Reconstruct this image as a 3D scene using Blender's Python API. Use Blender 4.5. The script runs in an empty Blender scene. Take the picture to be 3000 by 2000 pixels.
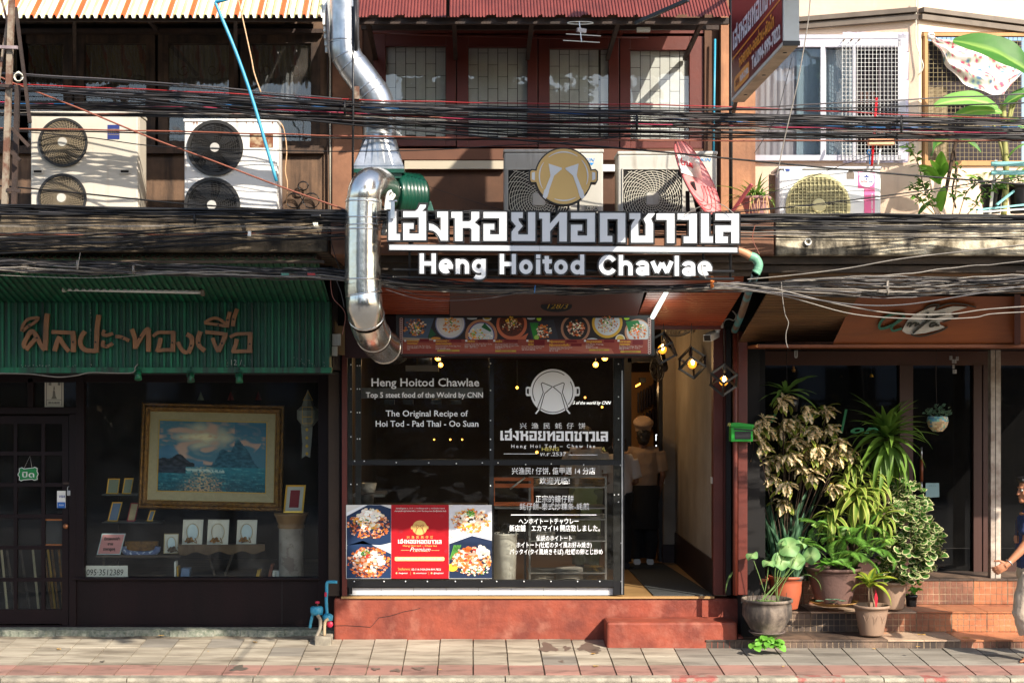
import bpy,math,random
from mathutils import Vector,Matrix,noise
random.seed(7)
C = bpy.context.scene.collection
SC = bpy.context.scene
# ---------------------------------------------------------------- camera
CX,CY,FPX,CAMZ,CAMY = 1385.0,1130.0,4550.0,2.36,-14.3
cam = bpy.data.cameras.new('camera');cam.sensor_width = 36.0;cam.lens = FPX/3000*36
cam.shift_x = (1500-CX)/3000;cam.shift_y = (CY-1000)/3000
cam.clip_end = 500
co = bpy.data.objects.new('camera',cam);C.objects.link(co)
co.location = (0,CAMY,CAMZ);co.rotation_euler = (math.radians(90),0,0)
SC.camera = co
# ---------------------------------------------------------------- sky and sun
SUN = Vector((-0.90,1.20,-1.0)).normalized()
elev = math.asin(-SUN.z);azim = math.atan2(-SUN.x,-SUN.y)
w = bpy.data.worlds.new('World');SC.world = w;w.use_nodes = True
nt = w.node_tree;bg = nt.nodes['Background']
sky = nt.nodes.new('ShaderNodeTexSky');sky.sky_type = 'NISHITA';sky.sun_disc = False
sky.sun_elevation = elev;sky.sun_rotation = azim;sky.dust_density = 1.5
nt.links.new(sky.outputs[0],bg.inputs[0]);bg.inputs[1].default_value = 0.15
sl = bpy.data.lights.new('sun','SUN');sl.energy = 4.1;sl.angle = math.radians(0.5);sl.color = (1,.91,.78)
so = bpy.data.objects.new('sun',sl);C.objects.link(so)
so.rotation_euler = SUN.to_track_quat('-Z','Y').to_euler();so.location = (8,-10,12)
vs = SC.view_settings;vs.view_transform = 'Standard';vs.look = 'None';vs.exposure = 1.0;vs.gamma = 1
try:vs.use_curve_mapping = False
except Exception:pass
SC.cycles.use_denoising = True
SC.cycles.max_bounces = 6;SC.cycles.diffuse_bounces = 3;SC.cycles.glossy_bounces = 3
SC.cycles.transparent_max_bounces = 16;SC.cycles.sample_clamp_indirect = 4
SC.cycles.caustics_reflective = False;SC.cycles.caustics_refractive = False
# ---------------------------------------------------------------- pixel -> place
def P(px,py,Y):
 k = (Y-CAMY)/FPX
 return Vector(((px-CX)*k,Y,CAMZ+(CY-py)*k))
def PX(px,Y):return(px-CX)*(Y-CAMY)/FPX
def PZ(py,Y):return CAMZ+(CY-py)*(Y-CAMY)/FPX
def M(n,Y):return n*(Y-CAMY)/FPX
# ---------------------------------------------------------------- materials
def lin(c):
 if isinstance(c,str):
  c = [int(c[i:i+2],16)for i in(0,2,4)]
 return tuple(((v/255)/12.92 if v/255<=.04045 else((v/255+.055)/1.055)**2.4)for v in c)+(1,)
MATS = {}
def mat(name,col=None,rough=.6,metal=0,col2=None,scale=3,amount=.5,bump=0,bscale=40,streak=None,detail=6,spec=.5,emit=0,stretch=(1,1,1),contrast=(.35,.65),trans=0,vary=0):
 """procedural surface: base colour mixed with a second one by noise, an optional streak layer, fine relief"""
 if name in MATS:return MATS[name]
 m = bpy.data.materials.new(name);m.use_nodes = True;t = m.node_tree;N = t.nodes;L = t.links
 b = N['Principled BSDF'];c1 = lin(col)
 b.inputs['Base Color'].default_value = c1;b.inputs['Roughness'].default_value = rough;b.inputs['Metallic'].default_value = metal
 b.inputs['Specular IOR Level'].default_value = spec
 if trans:b.inputs['Transmission Weight'].default_value = trans
 g = N.new('ShaderNodeNewGeometry')
 src = None
 def nz(sc,st,det,rg=.6):
  mp = N.new('ShaderNodeMapping');mp.inputs['Scale'].default_value = st;L.new(g.outputs['Position'],mp.inputs[0])
  n = N.new('ShaderNodeTexNoise');n.inputs['Scale'].default_value = sc;n.inputs['Detail'].default_value = det;n.inputs['Roughness'].default_value = rg
  L.new(mp.outputs[0],n.inputs['Vector']);return n
 def ramp(n,lo,hi):
  r = N.new('ShaderNodeMapRange');r.inputs[1].default_value = lo;r.inputs[2].default_value = hi
  L.new(n.outputs['Fac'],r.inputs[0]);return r
 if col2 is not None:
  n = nz(scale,stretch,detail);r = ramp(n,*contrast)
  mu = N.new('ShaderNodeMath');mu.operation = 'MULTIPLY';mu.inputs[1].default_value = amount;L.new(r.outputs[0],mu.inputs[0])
  mx = N.new('ShaderNodeMix');mx.data_type = 'RGBA';mx.inputs[6].default_value = c1;mx.inputs[7].default_value = lin(col2)
  L.new(mu.outputs[0],mx.inputs[0]);src = mx.outputs[2]
 if streak is not None:
  scol,samt,sst,lo,hi = streak
  n = nz(1,sst,5);r = ramp(n,lo,hi)
  mu = N.new('ShaderNodeMath');mu.operation = 'MULTIPLY';mu.inputs[1].default_value = samt;L.new(r.outputs[0],mu.inputs[0])
  mx = N.new('ShaderNodeMix');mx.data_type = 'RGBA';mx.inputs[7].default_value = lin(scol)
  if src:L.new(src,mx.inputs[6])
  else:mx.inputs[6].default_value = c1
  L.new(mu.outputs[0],mx.inputs[0]);src = mx.outputs[2]
 if vary:
  oi = N.new('ShaderNodeObjectInfo');vr = N.new('ShaderNodeMapRange');vr.inputs[3].default_value = 1-vary;vr.inputs[4].default_value = 1+vary;L.new(oi.outputs['Random'],vr.inputs[0])
  hs = N.new('ShaderNodeHueSaturation');L.new(vr.outputs[0],hs.inputs['Value']);hs.inputs['Color'].default_value = c1
  if src:L.new(src,hs.inputs['Color'])
  src = hs.outputs[0]
 if src:L.new(src,b.inputs['Base Color'])
 if bump:
  n = nz(bscale,(1,1,1),4);bp = N.new('ShaderNodeBump');bp.inputs['Strength'].default_value = bump;bp.inputs['Distance'].default_value = .01
  L.new(n.outputs['Fac'],bp.inputs['Height']);L.new(bp.outputs[0],b.inputs['Normal'])
 if emit:
  b.inputs['Emission Color'].default_value = c1;b.inputs['Emission Strength'].default_value = emit
 MATS[name] = m;return m
def glass(name,tint=(.9,.93,.92),refl=1.0,rough=.02,dirt=.05,dcol=(.5,.48,.44),scratch=False,wave=0,ior=1.5):
 if name in MATS:return MATS[name]
 m = bpy.data.materials.new(name);m.use_nodes = True;t = m.node_tree;N = t.nodes;L = t.links
 N.remove(N['Principled BSDF']);out = N['Material Output']
 tr = N.new('ShaderNodeBsdfTransparent');tr.inputs[0].default_value = (*tint,1)
 gl = N.new('ShaderNodeBsdfGlossy');gl.inputs['Roughness'].default_value = rough
 fr = N.new('ShaderNodeFresnel');fr.inputs[0].default_value = ior
 mu = N.new('ShaderNodeMath');mu.operation = 'MULTIPLY';mu.inputs[1].default_value = 2*refl;mu.use_clamp = True
 L.new(fr.outputs[0],mu.inputs[0])
 g0 = N.new('ShaderNodeNewGeometry');iv = N.new('ShaderNodeMath');iv.operation = 'SUBTRACT';iv.inputs[0].default_value = 1;L.new(g0.outputs['Backfacing'],iv.inputs[1])
 m0 = N.new('ShaderNodeMath');m0.operation = 'MULTIPLY';L.new(mu.outputs[0],m0.inputs[0]);L.new(iv.outputs[0],m0.inputs[1])
 mx = N.new('ShaderNodeMixShader');L.new(m0.outputs[0],mx.inputs[0]);L.new(tr.outputs[0],mx.inputs[1]);L.new(gl.outputs[0],mx.inputs[2])
 df = N.new('ShaderNodeBsdfDiffuse');df.inputs[0].default_value = (*dcol,1)
 g = N.new('ShaderNodeNewGeometry');n = N.new('ShaderNodeTexNoise');n.inputs['Scale'].default_value = 3.5;n.inputs['Detail'].default_value = 8
 L.new(g.outputs['Position'],n.inputs['Vector'])
 r = N.new('ShaderNodeMapRange');r.inputs[1].default_value = .4;r.inputs[2].default_value = .75;r.inputs[3].default_value = dirt*.4;r.inputs[4].default_value = dirt*1.8
 L.new(n.outputs['Fac'],r.inputs[0])
 m2 = N.new('ShaderNodeMixShader');L.new(r.outputs[0],m2.inputs[0]);L.new(mx.outputs[0],m2.inputs[1]);L.new(df.outputs[0],m2.inputs[2])
 if wave:
  n2 = N.new('ShaderNodeTexNoise');n2.inputs['Scale'].default_value = 2.5;n2.inputs['Detail'].default_value = 3
  L.new(g.outputs['Position'],n2.inputs['Vector'])
  bp = N.new('ShaderNodeBump');bp.inputs['Strength'].default_value = wave;bp.inputs['Distance'].default_value = .02
  L.new(n2.outputs['Fac'],bp.inputs['Height']);L.new(bp.outputs[0],gl.inputs['Normal'])
 L.new(m2.outputs[0],out.inputs[0]);MATS[name] = m;return m
def vmat(name,rough=.5,spec=.3,bump=0,trans=0,two=None,wet=0):
 """surface whose own printed / leaf colour comes from the mesh's colour attribute"""
 if name in MATS:return MATS[name]
 m = bpy.data.materials.new(name);m.use_nodes = True;t = m.node_tree;N = t.nodes;L = t.links;b = N['Principled BSDF']
 a = N.new('ShaderNodeVertexColor');a.layer_name = 'Col';L.new(a.outputs[0],b.inputs['Base Color'])
 b.inputs['Roughness'].default_value = rough;b.inputs['Specular IOR Level'].default_value = spec
 if trans:
  tl = N.new('ShaderNodeBsdfTranslucent');L.new(a.outputs[0],tl.inputs[0]);mx = N.new('ShaderNodeMixShader');mx.inputs[0].default_value = trans
  L.new(b.outputs[0],mx.inputs[1]);L.new(tl.outputs[0],mx.inputs[2]);L.new(mx.outputs[0],N['Material Output'].inputs[0])
 MATS[name] = m;return m
 # ---------------------------------------------------------------- things
NAMES = {}
def tag(o,label=None,cat=None,group=None,kind=None):
 if label:o['label'] = label
 if cat:o['category'] = cat
 if group:o['group'] = group
 if kind:o['kind'] = kind
 return o
def thing(name,label,cat,loc=(0,0,0),group=None):
 o = bpy.data.objects.new(name,None);C.objects.link(o);o.location = Vector(loc);o.empty_display_size = .1
 return tag(o,label,cat,group)
def origin(o):
 v = Vector(o.location)
 while o.parent:o = o.parent;v = v+Vector(o.location)
 return v
def copy_tree(o,parent=None):
 c = o.copy();C.objects.link(c);c.parent = parent
 for ch in list(o.children):copy_tree(ch,c)
 return c
class MB:
 """collects geometry in world coordinates, builds ONE mesh object"""
 def __init__(s):s.v = [];s.f = [];s.mi = [];s.c = [];s.sm = []
 def add(s,vs,fs,mi=0,col=None,smooth=False):
  k = len(s.v);s.v+=[tuple(v)for v in vs]
  for f in fs:s.f.append([i+k for i in f]);s.mi.append(mi);s.c.append(col);s.sm.append(smooth)
  return s
 def box(s,x0,x1,y0,y1,z0,z1,mi=0,col=None):
  vs = [(x,y,z)for z in(z0,z1)for y in(y0,y1)for x in(x0,x1)]
  return s.add(vs,[(0,1,5,4),(1,3,7,5),(3,2,6,7),(2,0,4,6),(4,5,7,6),(2,3,1,0)],mi,col)
 def pbox(s,x0,y0,x1,y1,Y,d,mi=0,col=None):
  """pixel rectangle on a plane Y, going d metres back"""
  return s.box(PX(x0,Y),PX(x1,Y),Y,Y+d,PZ(y1,Y),PZ(y0,Y),mi,col)
 def hull8(s,vs,mi=0,col=None):
  return s.add(vs,[(0,1,5,4),(1,3,7,5),(3,2,6,7),(2,0,4,6),(4,5,7,6),(2,3,1,0)],mi,col)
 def bar(s,a,b,wd,ht=None,mi=0,up=Vector((0,0,1)),col=None):
  a = Vector(a);b = Vector(b);d = (b-a).normalized();ht = ht or wd
  if abs(d.dot(up))>.97:up = Vector((0,1,0))
  r = d.cross(up).normalized();u = r.cross(d)
  vs = [q+r*sx*wd/2+u*sz*ht/2 for q in(a,b)for sz in(-1,1)for sx in(-1,1)]
  return s.add(vs,[(0,1,3,2),(4,6,7,5),(0,4,5,1),(2,3,7,6),(0,2,6,4),(1,5,7,3)],mi,col)
 def tube(s,pts,r,n=8,mi=0,caps=True,smooth=True,col=None,squash=1):
  pts = [Vector(p)for p in pts];m = len(pts);R = r if isinstance(r,(list,tuple))else[r]*m
  vs = [];prev = None
  for i,p in enumerate(pts):
   d = (pts[min(i+1,m-1)]-pts[max(i-1,0)]).normalized()
   if prev is None:
    a = Vector((0,0,1))if abs(d.z)<.9 else Vector((1,0,0));u = d.cross(a).normalized()
   else:u = (prev-d*prev.dot(d)).normalized()
   prev = u;v = d.cross(u)
   for k in range(n):
    t = 2*math.pi*k/n;vs.append(p+(u*math.cos(t)*squash+v*math.sin(t))*R[i])
  fs = [(i*n+k,i*n+(k+1)%n,(i+1)*n+(k+1)%n,(i+1)*n+k)for i in range(m-1)for k in range(n)]
  s.add(vs,fs,mi,col,smooth)
  if caps:
   k0 = len(s.v)-m*n
   s.f.append([k0+k for k in range(n)][::-1]);s.mi.append(mi);s.c.append(col);s.sm.append(False)
   s.f.append([k0+(m-1)*n+k for k in range(n)]);s.mi.append(mi);s.c.append(col);s.sm.append(False)
  return s
 def lathe(s,c,prof,n=20,axis='z',mi=0,smooth=True,col=None):
  """prof: (radius, height) list"""
  c = Vector(c);vs = []
  for r,h in prof:
   for k in range(n):
    t = 2*math.pi*k/n;a,b = r*math.cos(t),r*math.sin(t)
    vs.append(c+(Vector((a,b,h))if axis=='z' else Vector((a,h,b))if axis=='y' else Vector((h,a,b))))
  fs = [(i*n+k,i*n+(k+1)%n,(i+1)*n+(k+1)%n,(i+1)*n+k)for i in range(len(prof)-1)for k in range(n)]
  return s.add(vs,fs,mi,col,smooth)
 def poly(s,pts,y0,y1,mi=0,mi2=None,col=None):
  """outline of (x,z) points given front plane y0, extruded back to y1 (counter-clockwise or not)"""
  from mathutils.geometry import tessellate_polygon
  n = len(pts);tri = tessellate_polygon([[Vector((p[0],p[1],0))for p in pts]])
  k = len(s.v);s.v+=[(p[0],y0,p[1])for p in pts]
  if y1 is not None:s.v+=[(p[0],y1,p[1])for p in pts]
  for t in tri:
   s.f.append([k+i for i in t]);s.mi.append(mi);s.c.append(col);s.sm.append(False)
  if y1 is not None:
   for i in range(n):
    j = (i+1)%n;s.f.append([k+i,k+j,k+n+j,k+n+i]);s.mi.append(mi if mi2 is None else mi2);s.c.append(col);s.sm.append(False)
   for t in tri:s.f.append([k+n+i for i in t]);s.mi.append(mi if mi2 is None else mi2);s.c.append(col);s.sm.append(False)
  return s
 def ppoly(s,pts,Y,d=None,mi=0,mi2=None,col=None):
  return s.poly([(PX(x,Y),PZ(y,Y))for x,y in pts],Y,None if d is None else Y+d,mi,mi2,col)
 def ribbon(s,pts,wd,Y,d=.0,mi=0,closed=False,taper=None,col=None):
  """flat stroke along (x,z) points in plane Y, width wd, thickness d"""
  pts = [Vector((p[0],p[1]))for p in pts];n = len(pts);L_,R_ = [],[]
  for i,p in enumerate(pts):
   a = pts[(i-1)%n]if(closed or i>0)else None;b = pts[(i+1)%n]if(closed or i<n-1)else None
   d1 = (p-a).normalized()if a is not None and(p-a).length>1e-9 else None
   d2 = (b-p).normalized()if b is not None and(b-p).length>1e-9 else None
   if d1 is None:d1 = d2
   if d2 is None:d2 = d1
   t = d1+d2;t = t.normalized()if t.length>1e-6 else d1
   nn = Vector((-t.y,t.x));k = 1/max(.45,nn.dot(Vector((-d1.y,d1.x))))
   ww = wd*(taper[i]if taper else 1)/2
   L_.append(p+nn*ww*k);R_.append(p-nn*ww*k)
  k0 = len(s.v);m = n if closed else n-1
  for q in L_+R_:s.v.append((q.x,Y,q.y))
  if d:
   for q in L_+R_:s.v.append((q.x,Y+d,q.y))
  def F(*f):s.f.append([k0+i for i in f]);s.mi.append(mi);s.c.append(col);s.sm.append(False)
  for i in range(m):
   j = (i+1)%n;F(i,j,n+j,n+i)
   if d:
    F(2*n+i,3*n+i,3*n+j,2*n+j);F(i,2*n+i,2*n+j,j);F(n+i,n+j,3*n+j,3*n+i)
  if d and not closed:
   F(0,n,3*n,2*n);F(n-1,3*n-1,4*n-1,2*n-1)
  return s
 def disc(s,c,r,n=24,nrm='y',mi=0,col=None,r2=None):
  c = Vector(c);r2 = r2 or r
  vs = [c+(Vector((r*math.cos(2*math.pi*k/n),0,r2*math.sin(2*math.pi*k/n)))if nrm=='y' else Vector((r*math.cos(2*math.pi*k/n),r2*math.sin(2*math.pi*k/n),0)))for k in range(n)]
  return s.add(vs,[tuple(range(n))],mi,col)
 def sphere(s,c,r,n=12,m=8,mi=0,sc=(1,1,1),col=None):
  c = Vector(c);vs = []
  for i in range(m+1):
   a = math.pi*i/m
   for k in range(n):
    t = 2*math.pi*k/n
    vs.append(c+Vector((math.sin(a)*math.cos(t)*sc[0],math.sin(a)*math.sin(t)*sc[1],math.cos(a)*sc[2]))*r)
  fs = [(i*n+k,(i+1)*n+k,(i+1)*n+(k+1)%n,i*n+(k+1)%n)for i in range(m)for k in range(n)]
  return s.add(vs,fs,mi,col,True)
 def move(s,fn):
  s.v = [tuple(fn(Vector(v)))for v in s.v];return s
 def build(s,name,mats,parent=None,label=None,kind=None,group=None,cat=None,bevel=0,at=None):
  if not isinstance(mats,(list,tuple)):mats = [mats]
  me = bpy.data.meshes.new(name)
  o = bpy.data.objects.new(name,me);C.objects.link(o)
  off = Vector((0,0,0))
  if parent is not None:o.parent = parent;off = origin(parent)
  elif at is not None:off = Vector(at);o.location = off
  me.from_pydata([(v[0]-off.x,v[1]-off.y,v[2]-off.z)for v in s.v],[],s.f)
  for m in mats:me.materials.append(m)
  me.polygons.foreach_set('material_index',s.mi);me.polygons.foreach_set('use_smooth',s.sm)
  if any(c is not None for c in s.c):
   ca = me.color_attributes.new('Col','FLOAT_COLOR','CORNER');k = 0;buf = []
   for p,c in zip(s.f,s.c):
    if c is None:c = (.5,.5,.5)
    if isinstance(c[0],(tuple,list)):
     for q in c:buf+=[q[0],q[1],q[2],1]
    else:buf+=[c[0],c[1],c[2],1]*len(p)
   ca.data.foreach_set('color',buf)
  me.update()
  if bevel:
   b = o.modifiers.new('bevel','BEVEL');b.width = bevel;b.segments = 2;b.limit_method = 'ANGLE'
  tag(o,label,cat,group,kind)
  return o
def lathed(*a,**k):return MB().lathe(*a,**k)
def spline(pts,n=6):
 """Catmull-Rom through points"""
 pts = [Vector(p)for p in pts];out = []
 for i in range(len(pts)-1):
  p0 = pts[max(i-1,0)];p1 = pts[i];p2 = pts[i+1];p3 = pts[min(i+2,len(pts)-1)]
  for k in range(n):
   t = k/n;out.append(.5*((2*p1)+(p2-p0)*t+(2*p0-5*p1+4*p2-p3)*t*t+(3*p1-p0-3*p2+p3)*t**3))
 out.append(pts[-1]);return out
def arc(cx,cy,rx,ry,a0,a1,n=12):
 return[(cx+rx*math.cos(math.radians(a0+(a1-a0)*i/n)),cy+ry*math.sin(math.radians(a0+(a1-a0)*i/n)))for i in range(n+1)]
def text(body,px,py,h,Y,m,parent=None,name='lettering',align='LEFT',width=None,ext=.0008,shear=0,rot=None,zoff=0,bold=0,spacing=1):
 """raised flat lettering: h = cap height in pixels, px/py baseline start"""
 c = bpy.data.curves.new(name,'FONT');c.body = body;k = (Y-CAMY)/FPX
 c.size = h*k/.66;c.extrude = ext;c.align_x = align;c.shear = shear;c.offset = bold;c.space_character = spacing;c.resolution_u = 2
 c.materials.append(m)
 o = bpy.data.objects.new(name,c);C.objects.link(o)
 p = P(px,py,Y);off = origin(parent)if parent else Vector((0,0,0))
 o.parent = parent;o.location = p-off+Vector((0,0,zoff));o.rotation_euler = rot or(math.radians(90),0,0)
 if width:
  bpy.context.view_layer.update();d = o.dimensions.x
  if d>0:o.scale.x = width*k/d
 return o
def hexc(s):return lin(s)[:3]
def jit(c,a=.15,rnd=random):
 f = 1+rnd.uniform(-a,a);return tuple(min(1,max(0,v*f*(1+rnd.uniform(-a,a)*.3)))for v in c)
# materials
m_slab = mat('paving',(180,170,152),.85,col2=(136,126,110),scale=2.2,amount=.9,bump=.35,bscale=60,stretch=(.4,2.5,1),streak=((92,80,66),.85,(1.6,7,1),.47,.7),vary=.10)
m_slab2 = mat('paving_dark',(150,143,132),.85,col2=(112,105,95),scale=2,amount=.8,bump=.35,bscale=60,stretch=(.4,2.5,1),streak=((76,70,62),.75,(1.2,6,1),.48,.7),vary=.12)
m_slabr = mat('paving_red',(158,116,104),.85,col2=(136,108,97),scale=2.6,amount=.8,bump=.3,bscale=60,stretch=(.5,2,1),streak=((96,72,64),.8,(3,7,1),.5,.7),vary=.1)
m_mortar = mat('mortar',(150,138,118),.95,col2=(70,62,54),scale=5,amount=.9,bump=.5,bscale=90)
m_kerb = mat('kerb_concrete',(168,160,142),.9,col2=(105,98,88),scale=7,amount=.8,bump=.7,bscale=70)
m_kerbr = mat('kerb_red_paint',(150,84,76),.85,col2=(146,134,120),scale=9,amount=.9,bump=.7,bscale=70,contrast=(.42,.55))
m_asph = mat('road_asphalt',(112,110,106),.9,col2=(92,90,88),scale=6,bump=.6,bscale=150)
m_redpl = mat('red_plaster',(147,68,47),.72,col2=(106,46,34),scale=3.5,amount=.95,bump=1.0,bscale=12,streak=((172,112,92),.5,(5,5,4),.53,.72))
m_brownw = mat('brown_wall',(98,66,46),.8,col2=(72,50,36),scale=1.6,amount=.8,bump=.15,bscale=30,streak=((58,38,28),.5,(6,6,.8),.55,.8))
m_stainw = mat('stained_wall',(124,96,74),.88,col2=(58,48,42),scale=1.8,amount=.9,bump=.3,bscale=30,streak=((34,28,26),.85,(7,7,.7),.47,.66))
m_terra = mat('terracotta_paint',(146,102,76),.8,col2=(104,72,54),scale=2.6,amount=.9,bump=.25,bscale=30)
m_cream = mat('cream_wall',(232,208,184),.85,col2=(198,166,140),scale=1.4,amount=.6,bump=.2,bscale=25,streak=((120,92,76),.4,(5,5,.7),.6,.85))
m_lconc = mat('weathered_concrete',(116,102,82),.92,col2=(34,29,25),scale=5,amount=.95,bump=.8,bscale=45,streak=((26,24,22),.9,(5,5,1.2),.48,.68),contrast=(.4,.62))
m_rconc = mat('mouldy_concrete',(214,202,176),.92,col2=(96,84,64),scale=6,amount=.95,bump=.8,bscale=45,streak=((34,30,26),.95,(4,4,1.8),.46,.62),contrast=(.38,.6))
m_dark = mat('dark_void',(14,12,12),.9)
m_darkwood = mat('dark_brown_wood',(29,16,18),.5,spec=.2,col2=(18,11,13),scale=4,amount=.8,bump=.2,bscale=40,stretch=(1,1,.15),streak=((24,16,16),.6,(30,30,1),.5,.7))
m_oldwood = mat('old_window_wood',(84,64,50),.8,col2=(34,26,22),scale=5,amount=.9,bump=.3,bscale=40,streak=((22,17,15),.8,(14,14,1),.48,.66))
m_redwood = mat('red_brown_wood',(96,36,23),.48,col2=(70,27,19),scale=3,amount=.6,bump=.12,bscale=30,streak=((84,28,20),.5,(20,20,1),.5,.75))
m_orangeslat = mat('orange_slat',(150,66,36),.5,col2=(108,46,28),scale=4,amount=.7,bump=.15,stretch=(.3,1,1))
m_brownslat = mat('brown_slat',(118,84,52),.6,col2=(74,52,36),scale=4,amount=.8,bump=.2,stretch=(.3,1,1))
m_greywood = mat('weathered_board',(88,74,62),.85,col2=(38,32,28),scale=4,amount=.9,bump=.3,stretch=(.3,1,1),streak=((24,20,18),.8,(2,2,14),.5,.7))
m_orangewood = mat('orange_plywood',(144,78,38),.45,col2=(106,54,28),scale=3,amount=.7,bump=.05,stretch=(.3,1,1),streak=((92,48,26),.5,(1.2,1,12),.5,.7))
m_maroon = mat('maroon_panel',(62,24,20),.6,col2=(44,18,16),scale=2)
m_green = mat('green_metal',(4,108,68),.5,col2=(6,74,50),scale=4,amount=.8,streak=((30,36,28),.9,(18,18,.6),.44,.62),bump=.1)
m_greend = mat('green_metal_groove',(12,84,60),.6,col2=(10,60,46),scale=6,amount=.9,streak=((40,36,30),.7,(20,20,1),.55,.7))
m_black = mat('black_metal',(22,22,24),.45)
m_blackp = mat('black_plastic',(24,24,26),.32)
m_white = mat('white_paint',(224,224,220),.5,col2=(196,192,184),scale=4,amount=.5)
m_alu = mat('aluminium',(196,198,200),.32,metal=.9)
m_pvcb = mat('blue_pvc',(42,140,176),.4,col2=(80,160,180),scale=12,amount=.6)
m_rust = mat('rusty_steel',(132,120,104),.7,col2=(88,50,32),scale=9,amount=.9,bump=.3,contrast=(.42,.58))
m_rustd = mat('dark_rusty_steel',(60,44,36),.75,col2=(34,26,24),scale=9,amount=.9,bump=.3)
m_tile = mat('orange_tile',(186,122,84),.38,col2=(150,84,56),scale=3.2,amount=.8,bump=.35,bscale=35,streak=((70,52,44),.85,(2.2,2.2,2.2),.48,.68),vary=.1)
m_tileb = mat('brown_tile',(158,106,82),.42,col2=(120,78,60),scale=3.2,amount=.8,bump=.35,bscale=35,streak=((54,42,38),.8,(2.2,2.2,1.2),.45,.62),vary=.12)
m_tiled = mat('grimy_tile',(128,104,86),.6,col2=(70,58,50),scale=4,amount=.95,bump=.35,bscale=35,streak=((40,33,30),.85,(2.6,2.6,1.2),.42,.6))
m_tilew = mat('white_tile',(214,216,218),.2,col2=(186,190,196),scale=3,amount=.6)
m_glassL = glass('shop_glass',dirt=.015,refl=.42,dcol=(.35,.36,.37))
m_glassU = glass('upper_glass',dirt=.10,refl=1.2,dcol=(.25,.22,.2),wave=.25)
m_glassR = glass('tinted_glass',tint=(.4,.4,.4),dirt=.006,refl=.35)
m_plastic = glass('clear_plastic',tint=(.93,.93,.9),dirt=.006,refl=.5,rough=.05,wave=.9,dcol=(.5,.48,.4))
# ground
PAVZ0,PAVZ1,KY = .03,-.054,-1.3
def pavz(Y):return PAVZ0+(PAVZ0-PAVZ1)*Y/1.3
tag(MB().box(-60,60,-60,-1.47,-.42,-.20).build('road',m_asph),kind='structure')
tag(MB().box(-60,60,-1.47,30,-.42,-.12).build('ground',m_mortar),kind='structure')
pav = MB()
pav.hull8([(-9,KY,-.11),(9,KY,-.11),(-9,.9,-.11),(9,.9,-.11),(-9,KY,pavz(KY)-.012),(9,KY,pavz(KY)-.012),(-9,.9,pavz(.9)-.012),(9,.9,pavz(.9)-.012)])
pav = pav.build('pavement',m_mortar,kind='structure')
SW = .3006;rowd = .325
rnd = random.Random(3)
for r in range(5):
 ya = KY+r*rowd;yb = ya+rowd
 for c in range(-17,19):
  x0 = c*SW+.003;g = .005+rnd.random()*.002;x1 = x0+SW
  if yb>.05 and-.9<x0<2.5:continue
  if yb>.3:continue
  dz = rnd.uniform(-.0025,.0025);tl = rnd.uniform(-.0015,.0015)
  za,zb = pavz(ya)+dz,pavz(yb)+dz+tl
  b = MB().hull8([(x0+g,ya+g,za-.02),(x1-g,ya+g,za-.02),(x0+g,yb-g,zb-.02),(x1-g,yb-g,zb-.02),(x0+g,ya+g,za),(x1-g,ya+g,za),(x0+g,yb-g,zb),(x1-g,yb-g,zb)])
  b.build('paving_slab',m_slabr if r==0 else(m_slab if x0<1.6 and rnd.random()<.85 else m_slab2),pav)
kerb = MB().box(-9,9,KY-.16,KY-.01,-.3,-.09).build('kerb',m_mortar,kind='structure')
kx = -6.0;i = 0
reds = {(5,.35),(6,.5),(7,.4),(8,.45)}
while kx<7:
 x1 = kx+1.045
 z1 = PAVZ1-.004
 for a,b,mm in([(kx,x1,m_kerb)]if kx<.9 else[(kx,kx+.33,m_kerb),(kx+.33,kx+.72,m_kerbr),(kx+.72,x1,m_kerb)]):
  q = MB();n = max(2,int((b-a)/.06));r2 = random.Random(int(a*100))
  for k in range(n):
   xa,xb = a+(b-a)*k/n,a+(b-a)*(k+1)/n
   if k==0 and a==kx:xa+=.005
   if k==n-1 and b==x1:xb-=.005
   e1 = .012
   q.hull8([(xa,KY-.15,-.24),(xb,KY-.15,-.24),(xa,KY-.006,-.24),(xb,KY-.006,-.24),(xa,KY-.15,z1-.02),(xb,KY-.15,z1-.02),(xa,KY-.006,z1-.001),(xb,KY-.006,z1-.001)])
   q.hull8([(xa,KY-.15,z1-.02),(xb,KY-.15,z1-.02),(xa,KY-.006,z1-.002),(xb,KY-.006,z1-.002),(xa,KY-.135,z1),(xb,KY-.135,z1),(xa,KY-.006,z1),(xb,KY-.006,z1)])
  q.build('kerb_stone',mm,kerb)
 kx = x1;i+=1
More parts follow.
